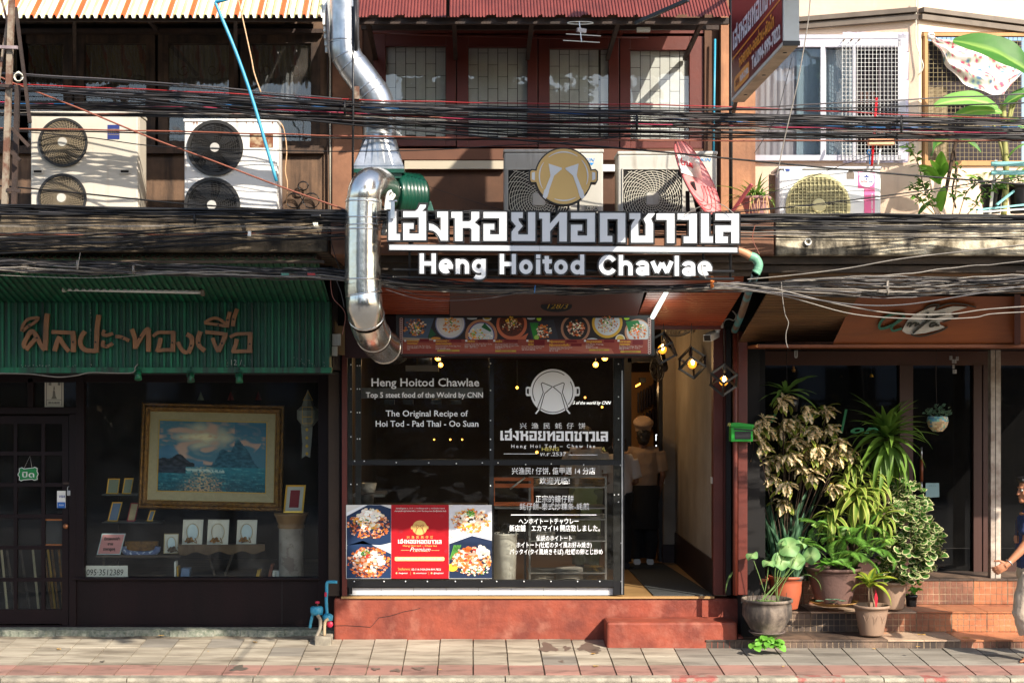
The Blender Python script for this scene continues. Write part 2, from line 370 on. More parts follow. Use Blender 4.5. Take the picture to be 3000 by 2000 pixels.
 # fallen leaves and stains
m_leafd = mat('dry_leaf',(200,160,84),.7,col2=(150,100,50),scale=30)
leafspots = [(468,1862,.05),(748,1880,.04),(172,1901,.04),(1738,1914,.05),(1746,1950,.05),(610,1907,.02),(2690,1893,.04),(2832,1867,.05),(2700,1858,.05),(2560,1900,.02),(1290,1960,.02),(170,1968,.02),(2295,1952,.02)]
for px,py,s in leafspots:
 k = 2.36/(py-CY)*FPX;Y = k+CAMY;z = pavz(Y)+.006
 for _ in range(4):
  Y = FPX*(CAMZ-z)/(py-CY)+CAMY;z = pavz(min(Y,.3))+.006
 if Y>-.35 and px>2200:z = .085;Y = FPX*(CAMZ-z)/(py-CY)+CAMY
 x = PX(px,Y);a = rnd.uniform(0,6)
 pts = [(math.cos(a+t)*s*q,math.sin(a+t)*s*q*.6)for t,q in((0,1),(.6,.6),(1.5,.5),(2.5,.6),(3.14,1),(3.8,.55),(4.7,.45),(5.6,.6))]
 vs = [(x+p,Y+q,z+rnd.uniform(0,.008))for p,q in pts]+[(x,Y,z+.004)]
 o = MB().add(vs,[(i,(i+1)%8,8)for i in range(8)]).build('fallen_leaf',m_leafd,at=(x,Y,z))
 tag(o,'small dry yellow leaf lying on the grey pavement' if py>1876 or px<2200 else 'dry brown leaf lying on the tiled steps','leaf','fallen leaves on the pavement' if py>1876 or px<2200 else 'fallen leaves on the steps')
 # wet patches on the slabs
m_wet = mat('wet_stain',(104,96,86),.4,col2=(86,78,70),scale=20)
for px,py,w_,h_ in((1605,1895,46,16),(1660,1897,20,8),(1725,1893,58,14),(1740,1905,40,7),(1100,1957,26,4),(1160,1961,30,5),(1225,1955,34,5),(930,1956,14,4),(700,1955,44,10),(1645,1935,14,4),(300,1935,12,3)):
 Y = FPX*(CAMZ-.02)/(py-CY)+CAMY
 for _ in range(4):Y = FPX*(CAMZ-pavz(Y)-.006)/(py-CY)+CAMY
 k = M(1,Y);dy = k*h_*FPX/(py-CY)*1.2;n = 18;vs = []
 for q in range(n):a = 6.283*q/n;f = 1+.3*math.sin(a*3+px)+.18*math.sin(a*5+py);yy = Y+math.sin(a)*dy*.5*f;vs.append((PX(px,Y)+math.cos(a)*k*w_*.5*f,yy,pavz(yy)+.004))
 MB().add(vs,[tuple(range(n))]).build('wet_patch',m_wet,pav)
# opposite side of the street (seen in the window reflections)
m_op1 = mat('pale_facade',(200,200,204),.8,col2=(170,170,176),scale=.5);m_op2 = mat('grey_facade',(120,128,140),.8,col2=(90,96,108),scale=.4)
m_opw = mat('far_window',(30,36,46),.2);m_op3 = mat('brown_facade',(120,98,80),.8)
def block(name,lab,x0,x1,y,h,m,fl,wn):
 t = thing(name,lab,'building',((x0+x1)/2,y,-.2))
 MB().box(x0,x1,y-8,y,-.2,h).build('wall',m,t)
 for f in range(fl):
  for k in range(wn):
   xx = x0+(x1-x0)*(k+.5)/wn;zz = 1+(h-1.4)*(f+.4)/fl
   MB().box(xx-(x1-x0)/wn*.32,xx+(x1-x0)/wn*.32,y,y+.05,zz-.6,zz+.7).build('window',m_opw,t)
 return t
block('apartment_block','pale block with dark windows across the street, behind the camera, left',-22,-9,-30,9.5,m_op1,3,5)
block('apartment_block','grey low building across the street, behind the camera, middle',-8.4,2,-32,7,m_op2,2,4)
block('apartment_block','white tall block across the street, behind the camera, right',8,20,-31,10.5,m_op1,3,5)
block('apartment_block','brown low house across the street, behind the camera',2.4,7.5,-33,6,m_op3,2,2)
fm = MB()
for k in range(60):fm.box(-20+k*.68,-19.96+k*.68,-17.5,-17.46,-.2,2.1)
for z in(.1,1.1,2.0):fm.box(-20,20.4,-17.53,-17.5,z,z+.05)
tag(fm.build('railing',m_black),'dark steel railing on the far pavement behind the camera','fence')
def fartree(x,y,h,s,lab):
 r = random.Random(int(x*10+99));t = thing('street_tree',lab,'tree',(x,y,-.2))
 tr = MB();tr.tube(spline([(x,y,-.2),(x+.1,y,h*.3),(x-.1,y,h*.6)],4),.16,8)
 for k in range(5):
  a = k*1.26;tr.tube([(x,y,h*.45),(x+math.cos(a)*s*.6,y+math.sin(a)*s*.5,h*.75)],[.09,.03],6)
 tr.build('trunk',m_darkwood,t)
 c = MB();g = [hexc('3c5a1e'),hexc('4c6c24'),hexc('2c4418')]
 for k in range(2600):
  a = r.uniform(0,6.28);u = r.uniform(-1,1);q = r.random()**.4
  p = Vector((x+s*q*math.cos(a)*math.sqrt(1-u*u),y+s*.8*q*math.sin(a)*math.sqrt(1-u*u),h*.75+s*.75*q*u))
  if noise.noise(p*1.1)<-.08:continue
  d = Vector((r.uniform(-1,1),r.uniform(-1,1),r.uniform(-1,1)))*.16;e = Vector((r.uniform(-1,1),r.uniform(-1,1),r.uniform(-1,1)))*.1
  c.add([p-d,p+e,p+d,p-e],[(0,1,2,3)],0,jit(r.choice(g),.2,r))
 c.build('crown',vmat('tree_leaf',.6),t)
fartree(-11.5,-19.5,6,2.6,'leafy tree on the far pavement behind the camera, leftmost')
fartree(-3,-20.5,5.2,2.3,'leafy tree on the far pavement behind the camera, by the grey building')
fartree(1.5,-21.5,5.6,2.4,'leafy tree on the far pavement behind the camera, third from left')
fartree(9,-20,6.5,2.6,'leafy tree on the far pavement behind the camera, rightmost')
hd_ = MB();r8 = random.Random(12)
for k in range(2600):
 p = Vector((r8.uniform(-18,18),-18.2-r8.random()*.8,-.2+2.3*r8.random()**1.2));d = Vector((r8.uniform(-1,1),r8.uniform(-1,1),r8.uniform(-1,1)))*.16;e = Vector((r8.uniform(-1,1),r8.uniform(-1,1),r8.uniform(-1,1)))*.1
 hd_.add([p-d,p+e,p+d,p-e],[(0,1,2,3)],0,jit(hexc(r8.choice(['3c4a1e','6c5a34','2c3c18','8a7044'])),.2,r8))
tag(hd_.build('hedge',vmat('tree_leaf',.6),at=(0,-18.6,0)),'dry hedge behind the railing across the street, behind the camera','hedge')
MB().box(-18,18,-19.4,-19.2,-.2,1.9).build('bank',m_op3,kind='structure')
# street tree beside the camera whose low crown shades the left shop
KT = thing('street_tree','street tree beside the camera whose low crown shades the left shop front','tree',(-3.4,-6.6,-.2))
b = MB();b.tube(spline([(-3.4,-6.6,-.25),(-3.45,-6.6,2.5),(-3.1,-6.4,4.6),(-1.6,-5.8,5.45),(.4,-5.7,5.6),(2.2,-5.7,5.6)],4),[.13]*8+[.11,.10,.09,.08,.08,.07,.07,.06,.06,.05,.05,.04,.03][:13],8);b.build('trunk',m_darkwood,KT)
c = MB()
def crown(x0,x1,z0,z1,n):
 for k in range(n):
  u = r8.random();x = x0+(x1-x0)*u;e_ = .14*math.sin(x*4.1)+.08*math.sin(x*9.7);zz = z0+e_+(z1-z0-e_*.5)*r8.random()
  p = Vector((x,-5.7+r8.uniform(-.3,.3),zz));d = Vector((r8.uniform(-1,1),r8.uniform(-1,1),r8.uniform(-1,1)))*.13;e = Vector((r8.uniform(-1,1),r8.uniform(-1,1),r8.uniform(-1,1)))*.09
  c.add([p-d,p+e,p+d,p-e],[(0,1,2,3)],0,jit(hexc(r8.choice(['3c5a1e','4c6c24','2c4418'])),.2,r8))
crown(-.9,1.4,5.05,6.15,1900);crown(1.4,3.05,5.1,5.5,560)
c.build('crown',vmat('tree_leaf',.6),KT)
# left shophouse
LH = thing('shophouse','left shophouse with green sign panel, dark wooden shop front and stained upper wall','building',(-3,0,.03))
YL,YU,YS = .35,-.4,-2.2
XB = PX(985,0)
# upper wall with openings
def wall_with_holes(x0,x1,z0,z1,Y,d,holes,m,parent,name='wall'):
 b = MB();holes = sorted(holes);cur = x0
 for hx0,hx1,hz0,hz1 in holes:
  if hx0>cur:b.box(cur,hx0,Y,Y+d,z0,z1)
  b.box(hx0,hx1,Y,Y+d,z0,hz0);b.box(hx0,hx1,Y,Y+d,hz1,z1);cur = hx1
 if cur<x1:b.box(cur,x1,Y,Y+d,z0,z1)
 return b.build(name,m,parent)
SLZ1 = PZ(630,YS);SLZ0 = PZ(738,YS)
zt = 7.2
wx0 = PX(-260,YU)
wall_with_holes(-9,PX(975,YU),SLZ1-.02,zt,YU,.15,[(wx0,PX(918,YU),PZ(428,YU),PZ(70,YU))],m_stainw,LH)
MB().box(PX(975,YU),PX(1062,YU),YU-.04,YU+.15,SLZ1,zt).build('pilaster',m_terra,LH)
MB().box(-9,PX(950,YU),YU-.06,YU+.0,PZ(452,YU),PZ(430,YU)).build('window_sill',m_oldwood,LH)
MB().box(-9,PX(948,YU),YU-.1,YU-.02,PZ(104,YU),PZ(92,YU)).build('lintel_beam',m_rustd,LH)
m_curt = mat('brown_curtain',(96,82,68),.9,col2=(58,50,44),scale=1,stretch=(14,1,.2),amount=.8)
m_curt2 = mat('pale_curtain',(120,116,118),.9,col2=(82,78,80),scale=1,stretch=(16,1,.2),amount=.8)
for k,(a,b)in enumerate([(-240,-95),(-60,50),(76,185),(246,428),(491,670),(732,911)]):
 t = MB()
 fa,fb = a-28,b+26
 t.pbox(fa,96,a,430,YU-.02,.1);t.pbox(b,96,fb,430,YU-.02,.1);t.pbox(a,96,b,127,YU-.02,.1);t.pbox(a,413,b,430,YU-.02,.1)
 wf = t.build('window',m_oldwood,LH)
 g = MB().pbox(a,127,b,413,YU+.02,.006).build('pane',m_glassU,wf)
 cu = MB();n = 26;xa,xb = PX(a-10,YU),PX(b+10,YU)
 for i in range(n):
  u0,u1 = xa+(xb-xa)*i/n,xa+(xb-xa)*(i+1)/n;y0 = YU+.2+.02*(i%2)
  cu.add([(u0,YU+.22+.025*(i%2),PZ(420,YU)),(u1,YU+.22+.025*((i+1)%2),PZ(420,YU)),(u1,YU+.22+.025*((i+1)%2),PZ(110,YU)),(u0,YU+.22+.025*(i%2),PZ(110,YU))],[(0,1,2,3)],smooth=True)
 cu.build('curtain',m_curt if k in(3,)else m_curt2 if k>3 else m_curt,wf)
 # iron scroll guard behind the glass
 sc_ = MB();cx = (a+b)/2
 for sx in(-1,1):
  for q in range(2):
   c0 = (cx+sx*(b-a)*.24,205+q*150)
   pts = [P(c0[0]+sx*math.cos(t)*(20-t*2.2),c0[1]+math.sin(t)*(20-t*2.2),YU+.1)for t in[i*.5 for i in range(14)]]
   sc_.tube(pts,.004,4)
 for q in(.5,):sc_.pbox(a+(b-a)*q-1,127,a+(b-a)*q+1,413,YU+.1,.008)
 sc_.build('window_grille',m_rustd,wf)
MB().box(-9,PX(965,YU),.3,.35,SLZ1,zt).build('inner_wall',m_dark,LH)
# awning (orange / yellow / white corrugated sheets)
m_awn = {c:mat('awning_'+c,v,.5,col2=v2,scale=5,amount=.7,bump=.1,streak=((120,112,96),.5,(12,3,3),.55,.75))for c,v,v2 in(('white',(226,226,218),(180,186,190)),('yellow',(224,214,150),(196,184,110)),('orange',(224,96,40),(190,80,40)))}
def corrugated(Yf,zf,Yb,zb,x0,x1,pitch,depth,stripes,parent,name,mats,prof=((0,0),(.22,0),(.34,1),(.66,1),(.78,0),(1,0)),n=3,dz=0):
 """sheet running from front-low edge to back-high edge; rib profile across x"""
 b = MB();v = Vector((0,Yb-Yf,zb-zf));nr = Vector((0,-(zb-zf),Yb-Yf)).normalized()
 x = x0;i = 0
 while x<x1-1e-6:
  for j in range(len(prof)-1):
   (ua,ha),(ub,hb) = prof[j],prof[j+1]
   xa,xb = x+ua*pitch,min(x+ub*pitch,x1)
   if xb<=xa:continue
   p = [Vector((xa,Yf,zf))+nr*ha*depth,Vector((xb,Yf,zf))+nr*hb*depth]
   b.add([p[0],p[1],p[1]+v,p[0]+v],[(0,1,2,3)],stripes(i,j))
  x+=pitch;i+=1
 return b.build(name,mats,parent)
AY0 = -1.75;az0 = PZ(54,AY0)
pit = M(66.5,AY0)/3;ax = PX(87,AY0)-pit*2.2
ax0 = ax-pit*9*2
seq = []
k = 0
xx = ax0
while xx<PX(944,AY0)-.01:
 xe = min(xx+pit*9,PX(944,AY0))
 base = k*9
 corrugated(AY0-.002*k,az0,YU,az0+1.1,xx,xe,pit,.03,lambda i,j,base=base:(2 if(i+base)%3==2 and j in(1,2,3)else 1 if(i+base)%3 in(0,1)and j in(2,)else(0 if j!=0 else 1))if True else 0,LH,'awning_sheet',[m_awn['white'],m_awn['yellow'],m_awn['orange']])
 xx = xe;k+=1
sd = MB();sx = PX(944,AY0)
for i in range(5):
 y0 = AY0+i*.05
 sd.box(sx+.004,sx+.022,y0,y0+.045,az0-.05-i*.045+.0,az0+.04+i*.04)
sd.poly([(sx,0),(sx+.02,0)],0,None)if False else None
sd.add([(sx+.024,AY0,az0-.02),(sx+.024,AY0+.35,az0-.25),(sx+.024,YU,az0+.95),(sx+.024,YU,az0+1.1),(sx+.024,AY0,az0+.05)],[(0,1,2,3,4)])
sd.build('awning_side_flashing',m_awn['white'],LH)
br = MB()
for px in(218,690):br.bar(P(px,60,AY0+.15),(PX(px,YU),YU,az0-.35),.03)
br.bar(P(430,52,AY0+.2),(PX(462,YU),YU,PZ(92,YU)),.03);br.bar((-6,AY0+.12,az0+.02),(PX(944,AY0),AY0+.12,az0+.02),.035)
br.build('awning_bracket',m_rustd,LH)
sl = MB();sl.box(-9,PX(958,YS),YS,YU+.02,SLZ0,SLZ1);sl.build('slab',m_lconc,LH,bevel=.012)
sl = MB();sl.box(-9,PX(930,YS+.2),YS+.12,YS+.5,PZ(757,YS+.12),SLZ0-.006);sl.box(-9,PX(955,YS+.2),YS+.05,YS+.12,PZ(770,YS+.05),PZ(762,YS+.05));sl.build('fascia_board',m_greywood,LH)
# green soffit and sign panel
YG = -.95;gz1 = PZ(890,YG);gz0 = PZ(1075,YG);gx1 = PX(966,YG)
szf = PZ(752,YS+.1)
b = MB();x = -6.2;pg = .058
while x<gx1:
 for(ua,ub,h0,h1,mi)in((0,.34,0,0,0),(.34,.44,0,1,1),(.44,.9,1,1,1),(.9,1,1,0,1)):
  xa,xb = x+ua*pg,min(x+ub*pg,gx1)
  if xb>xa:b.add([(xa,YG+h0*.018,gz0),(xb,YG+h1*.018,gz0),(xb,YG+h1*.018,gz1+.02),(xa,YG+h0*.018,gz1+.02)],[(0,1,2,3)],mi)
 x+=pg
b.build('sign_panel',[m_green,m_greend],LH)
b = MB();x = -6.2;v0 = Vector((0,YS+.1,szf));v1 = Vector((0,YG+.03,gz1))
while x<gx1:
 for(ua,ub,h0,h1,mi)in((0,.34,0,0,0),(.34,.44,0,1,1),(.44,.9,1,1,1),(.9,1,1,0,1)):
  xa,xb = x+ua*pg,min(x+ub*pg,gx1)
  if xb>xa:b.add([(xa,v0.y,v0.z+h0*.018),(xb,v0.y,v0.z+h1*.018),(xb,v1.y,v1.z+h1*.018),(xa,v1.y,v1.z+h0*.018)],[(0,1,2,3)],mi)
 x+=pg
b.build('soffit',[m_green,m_greend],LH)
MB().box(-6.2,gx1+.02,YG-.03,YG+.04,PZ(1092,YG),gz0-.002).build('panel_trim',m_green,LH)
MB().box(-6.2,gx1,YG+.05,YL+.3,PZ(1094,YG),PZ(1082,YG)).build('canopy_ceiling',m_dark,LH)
MB().box(gx1-.02,gx1+.0,YG-.02,YL,PZ(1088,YG),gz1+.02).build('panel_end',m_greend,LH)
MB().box(gx1+.01,XB-.0,YG+.2,YL+.4,2.5,SLZ0).build('party_wall',mat('dark_party_wall',(34,28,28),.85,col2=(20,17,17),scale=4,bump=.3),LH)
MB().box(gx1+.01,XB-.0,.12,YL+.4,-.1,2.498).build('party_wall',mat('dark_party_wall',(34,28,28),.85,col2=(20,17,17),scale=4,bump=.3),LH)
zb0 = PZ(1831,YL);zw = PZ(1694,YL)
MB().box(PX(202,YL),PX(940,YL),YL,YL+.06,zb0,zw).build('base_panel',m_darkwood,LH)
MB().box(PX(826,YL)-.003,PX(826,YL)+.003,YL-.004,YL,zb0+.01,zw-.03).build('panel_joint',m_black,LH)
fr = MB()
fr.pbox(222,1100,246,1694,YL-.03,.1);fr.pbox(932,1095,985,1836,YL-.04,.14);fr.pbox(210,1692,940,1699,YL-.05,.12);fr.pbox(-200,1095,985,1120,YL-.02,.12)
fr.pbox(-200,1192,228,1212,YL-.025,.1);fr.pbox(80,1108,97,1192,YL-.02,.08);fr.pbox(202,1212,222,1836,YL-.028,.1);fr.pbox(-200,1831,940,1838,YL-.03,.12)
fr.build('shop_front_frame',m_darkwood,LH,bevel=.004)
MB().pbox(246,1118,932,1693,YL+.03,.006).build('display_window',m_glassL,LH)
MB().pbox(-200,1112,80,1192,YL+.03,.006).build('transom_pane',m_glassL,LH);MB().pbox(97,1112,222,1192,YL+.03,.006).build('transom_pane',m_glassL,LH)
# door with small lites
d = MB();d.pbox(182,1218,201,1830,YL-.01,.05);d.pbox(-60,1218,182,1241,YL-.01,.05);d.pbox(-60,1784,182,1826,YL-.01,.05)
cols = [(-30,40),(50,121),(131,182)];rows = [(1241,1322),(1334,1414),(1425,1506),(1517,1598),(1609,1692),(1703,1784)]
for x0 in(40,121):d.pbox(x0,1241,x0+10,1784,YL-.008,.045)
for(a,b2),(c2,_)in zip(rows[:-1],rows[1:]):
 for cx0,cx1 in cols:d.pbox(cx0,b2,cx1,c2,YL-.006,.04)
door = d.build('door',m_darkwood,LH)
for a,b2 in rows:
 for cx0,cx1 in cols:MB().pbox(cx0,a,cx1,b2,YL+.012,.005).build('pane',m_glassL,door)
lg = MB();n = 60;r2 = random.Random(5)
for i in range(n):
 xa = -6.2+(XB+6.2)*i/n;xb = -6.2+(XB+6.2)*(i+1)/n;yf = .16+.02*math.sin(i*.7)
 lg.hull8([(xa,yf,-.05),(xb,yf,-.05),(xa,YL+.1,-.05),(xb,YL+.1,-.05),(xa,yf+.012,.085),(xb,yf+.012,.085),(xa,YL+.1,.098),(xb,YL+.1,.098)])
lg.build('door_ledge',mat('speckled_cement',(150,150,136),.9,col2=(90,100,84),scale=30,amount=.9,bump=.9,bscale=60),LH)
# interior of left shop
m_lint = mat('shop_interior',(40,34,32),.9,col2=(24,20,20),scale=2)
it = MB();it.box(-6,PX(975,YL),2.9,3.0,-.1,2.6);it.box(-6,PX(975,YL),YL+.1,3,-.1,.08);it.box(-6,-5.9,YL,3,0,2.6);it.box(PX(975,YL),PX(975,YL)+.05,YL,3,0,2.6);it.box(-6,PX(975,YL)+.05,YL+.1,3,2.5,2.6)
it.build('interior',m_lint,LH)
# middle shophouse
MH = thing('shophouse','middle shophouse with red corrugated awning, red wooden windows and red plinth','building',(.6,0,.03))
xm0,xm1 = PX(1062,YU),PX(2195,YU)
m_redaw = mat('red_awning',(128,64,56),.5,col2=(100,50,44),scale=3,amount=.8,streak=((90,36,32),.6,(10,3,3),.5,.75),bump=.08)
m_redaw2 = mat('red_awning_groove',(92,34,30),.5,col2=(72,28,26),scale=3,amount=.8)
# brown wall under the windows, with the window opening above
wall_with_holes(xm0,xm1,SLZ1-.02,zt,YU,.15,[(PX(1092,YU),PX(2065,YU),PZ(436,YU),PZ(92,YU))],m_brownw,MH)
MB().box(PX(2062,YU),PX(2105,YU),YU-.05,YU+.1,SLZ1,zt).build('pilaster',m_brownw,MH)
MB().box(PX(2105,YU),xm1+.03,YU-.14,YU+.12,SLZ1,zt).build('pilaster',mat('tan_pilaster',(176,124,88),.8,col2=(120,82,60),scale=3,amount=.8,bump=.3,streak=((80,56,44),.6,(8,8,.8),.5,.75)),MH)
MB().pbox(1092,74,2065,98,YU-.03,.1).build('window_head',m_redwood,MH)
m_pane = mat('leaded_pane',(236,226,222),.5,col2=(196,184,180),scale=2.4,amount=.6,streak=((150,138,134),.35,(9,9,1.5),.5,.75))
m_lead = mat('lead_came',(52,34,30),.6)
m_gred = glass('leaded_glazing',dirt=.0,refl=1.3,wave=.35)
wins = [(1130,1306,136,401),(1372,1545,139,403),(1610,1783,143,405),(1847,2020,147,408)]
edges = [1092,1337,1576,1815,2065]
for k,(a,b,t0,b0)in enumerate(wins):
 f = MB();e0,e1 = edges[k]+1.5,edges[k+1]-1.5;top = 100+k*2.2;bot = 429+k*2
 f.pbox(e0,top,a,bot,YU-.02,.07);f.pbox(b,top,e1,bot,YU-.02,.07);f.pbox(a,top,b,t0,YU-.02,.07);f.pbox(a,b0,b,bot,YU-.02,.07)
 f.pbox(a-5,t0-4,b+5,t0,YU-.032,.02);f.pbox(a-5,b0,b+5,b0+4,YU-.03,.02)
 wf = f.build('window',m_redwood,MH,bevel=.004)
 MB().pbox(a,t0,b,b0,YU+.004,.004).build('glazing',m_gred,wf)
 ld = MB();ld.pbox(a,t0,b,b0,YU+.045,.004);ld.build('lead_came',m_lead,wf)
 nc = 6;cw = (b-a)/nc;ph = 69.5
 for c in range(nc):
  x0 = a+c*cw;off = (c%2)*34.5;y = t0-off+(-18)
  while y<b0:
   ya,yb = max(y,t0)+.8,min(y+ph,b0)-.8
   if yb-ya>4 and not(k==2 and c==5 and y<200 and y>120 and False):
    w0 = x0+(1.0 if not(k==2 and c==5)else 6)
    MB().pbox(w0,ya,x0+cw-1.0,yb,YU+.036,.006).build('pane',m_pane,wf)
   y+=ph
RY0 = -1.55;rz0 = PZ(51,RY0)
def red_sheet(x0,x1,zo,cut):
 b = MB();rise = .95;v = Vector((0,YU-RY0,rise));nr = Vector((0,-rise,YU-RY0)).normalized()
 p = M(9.6,RY0);x = x0;i = 0
 while x<x1:
  c2 = (i//5)%2 if cut else 0
  fo = 0 if((i+1)%8)<5 else .016
  pts = [(0,0),(.62,0),(.72,1),(.9,1),(1,0)]
  for j in range(4):
   xa,xb = x+pts[j][0]*p,min(x+pts[j+1][0]*p,x1)
   if xb<=xa:continue
   vf = v*(fo*1.6);A = Vector((xa,RY0,rz0+zo))+nr*pts[j][1]*.009;B = Vector((xb,RY0,rz0+zo))+nr*pts[j+1][1]*.009
   b.add([A+vf,B+vf,B+v,A+v],[(0,1,2,3)],0 if j==0 else 1)
  x+=p;i+=1
 b.build('awning_sheet',[m_redaw,m_redaw2],MH)
xs = [PX(v,RY0)for v in(1042,1310,1590,1870,2142)]
for k in range(4):red_sheet(xs[k],xs[k+1],.001*k,True)
b = MB();b.box(PX(1045,RY0),PX(2140,RY0),RY0+.08,RY0+.13,rz0-.035,rz0+.015);b.box(PX(1045,RY0),PX(2135,RY0),RY0+.5,RY0+.54,PZ(80,RY0+.5)-.02,PZ(80,RY0+.5)+.02)
for px in(1075,1330,1560,1815,2062):
 b.bar((PX(px,RY0),RY0+.1,rz0-.01),(PX(px,RY0),YU,rz0-.1),.035);
b.build('awning_frame',m_rustd,MH)
for a_,c_ in((P(2016,0,RY0-.35),P(1862,68,RY0+.05)),(P(1312,-20,RY0-.2),P(1312,58,RY0+.05))):MB().bar(a_,c_,.028).build('awning_strut',m_black,MH)
b = MB()
for px in(1560,1755,1820):b.bar(P(px+8,50,RY0+.15),P(px-2,102,YU-.05),.03)
b.build('awning_bracket',m_redwood,MH)
MB().tube([P(x,y,YU-.1)for x,y in((1080,97),(1250,103),(1450,108),(1640,113),(1760,108),(1900,112))],.009,6).build('conduit',m_redwood,MH)
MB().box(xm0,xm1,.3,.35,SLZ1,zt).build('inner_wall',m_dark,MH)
# white trunking on the wall
MB().pbox(1185,471,1480,495,YU-.07,.07).build('trunking',mat('shade_toned_trunking',(176,166,146),.6),MH);MB().pbox(1764,482,1812,502,YU-.07,.07).build('trunking',m_white,MH)  # left run's white is dimmed in its colour to stand for part shade
MB().pbox(1170,436,2060,468,YU-.06,.06).build('sill_band',mat('brown_sill',(104,68,50),.8,col2=(80,50,38),scale=3),MH)
sx0,sx1 = PX(960,YS),PX(2270,YS)
MB().box(sx0+.02,sx1,YS+.04,YU+.02,PZ(746,YS+.04),SLZ1-.006).build('slab',m_terra,MH,bevel=.01)
b = MB()
for i,(y0,y1)in enumerate(((748,768),(770,790),(792,808))):b.box(PX(1012,YS),PX(2225,YS),YS+.10+i*.05,YS+.15+i*.05,PZ(y1,YS+.1+i*.05),PZ(y0,YS+.1+i*.05))
b.build('fascia_board',m_greywood,MH)
# orange slat soffits sloping down to the beam (each slat its own board)
def soffit(x0a,x1a,x0b,x1b,ya,yb,Ya,Yb,n,m,parent):
 """slats between pixel rows ya (front, Ya) and yb (back, Yb)"""
 for i in range(n):
  t0,t1 = i/n,(i+.78)/n
  q = []
  for t in(t0,t1):
   Y = Ya+(Yb-Ya)*t;z = PZ(ya,Ya)+(PZ(yb,Yb)-PZ(ya,Ya))*t
   xa = PX(x0a,Ya)+(PX(x0b,Yb)-PX(x0a,Ya))*t;xb = PX(x1a,Ya)+(PX(x1b,Yb)-PX(x1a,Ya))*t
   q.append((xa,xb,Y,z))
  (a0,b0_,Y0,z0),(a1,b1_,Y1,z1) = q
  MB().hull8([(a0,Y0,z0),(b0_,Y0,z0),(a1,Y1,z1),(b1_,Y1,z1),(a0,Y0,z0+.015),(b0_,Y0,z0+.015),(a1,Y1,z1+.015),(b1_,Y1,z1+.015)]).build('slat',m,parent)
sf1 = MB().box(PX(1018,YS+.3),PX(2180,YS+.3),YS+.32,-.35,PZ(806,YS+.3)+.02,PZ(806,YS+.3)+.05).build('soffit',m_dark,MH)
soffit(1014,2180,1016,2172,806,858,YS+.28,-1.62,7,m_orangeslat,sf1)
soffit(1016,1318,1018,1316,860,922,-1.6,-.95,9,m_orangeslat,sf1)
soffit(1896,2172,1858,2112,858,955,-1.6,-.45,15,m_orangeslat,sf1)
MB().hull8([P(1318,846,-1.58),P(1890,846,-1.58),P(1318,925,-1.2),P(1868,925,-1.2),P(1318,840,-1.56),P(1890,840,-1.56),P(1318,920,-1.18),P(1868,920,-1.18)]).build('ceiling_panel',m_maroon,MH)
MB().pbox(1316,880,1868,920,-1.14,.05).build('header_panel',m_maroon,MH)
MB().box(PX(1858,-.45),PX(2112,-.45),-.45,-.40,PZ(958,-.45)-.02,PZ(948,-.45)).build('header_beam',m_redwood,MH)
MB().box(PX(1010,-.4),PX(1900,-.4),-.4,-.34,PZ(1048,-.4),PZ(925,-.4)).build('header_beam',m_maroon,MH)
# interior room: floor, walls, ceiling, dark
FZ = .426
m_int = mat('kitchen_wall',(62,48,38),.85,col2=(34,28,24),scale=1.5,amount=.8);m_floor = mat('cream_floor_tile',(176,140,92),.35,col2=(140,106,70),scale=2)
m_intg = mat('kitchen_greenish',(40,42,26),.8,col2=(24,24,18),scale=3)
xi0,xi1 = PX(1000,0),PX(2092,0)
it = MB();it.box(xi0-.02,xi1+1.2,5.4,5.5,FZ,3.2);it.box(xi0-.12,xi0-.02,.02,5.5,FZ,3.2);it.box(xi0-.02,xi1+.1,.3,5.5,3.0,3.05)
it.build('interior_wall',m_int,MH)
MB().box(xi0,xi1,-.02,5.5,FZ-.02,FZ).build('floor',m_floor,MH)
# right side wall of the doorway passage
m_pass = mat('passage_wall',(160,150,136),.8,col2=(122,112,101),scale=1.5,amount=.7,streak=((128,108,92),.5,(7,7,.6),.5,.75))
MB().box(xi1,xi1+.12,.02,2.95,FZ,3.0).build('passage_wall',m_pass,MH)
sk = MB();sk.box(xi1-.012,xi1,.02,2.95,FZ,FZ+.33);sk.box(xi1-.14,xi1-.012,2.72,2.95,FZ,FZ+.2);sk.build('skirting',mat('dark_skirting',(44,26,22),.5),MH)
MB().box(xi1-.13,xi1-.001,2.72,2.95,FZ+.2,3.0).build('passage_pier',m_pass,MH)
df = MB();df.box(PX(1925,2.95+0),PX(1958,2.95),2.8,2.95,FZ,2.75);df.box(PX(1835,2.95),PX(1925,2.95),2.8,2.95,2.62,2.75);df.box(PX(1820,2.95),PX(1846,2.95),2.8,2.95,FZ,2.75)
df.build('inner_door_frame',m_black,MH)
MB().box(PX(1960,2.95),xi1+.1,2.955,3.0,FZ,3.0).build('back_partition',m_pass,MH)
MB().box(PX(1835,.4),xi1,.4,2.95,2.98,3.0).build('passage_ceiling',m_darkwood,MH)
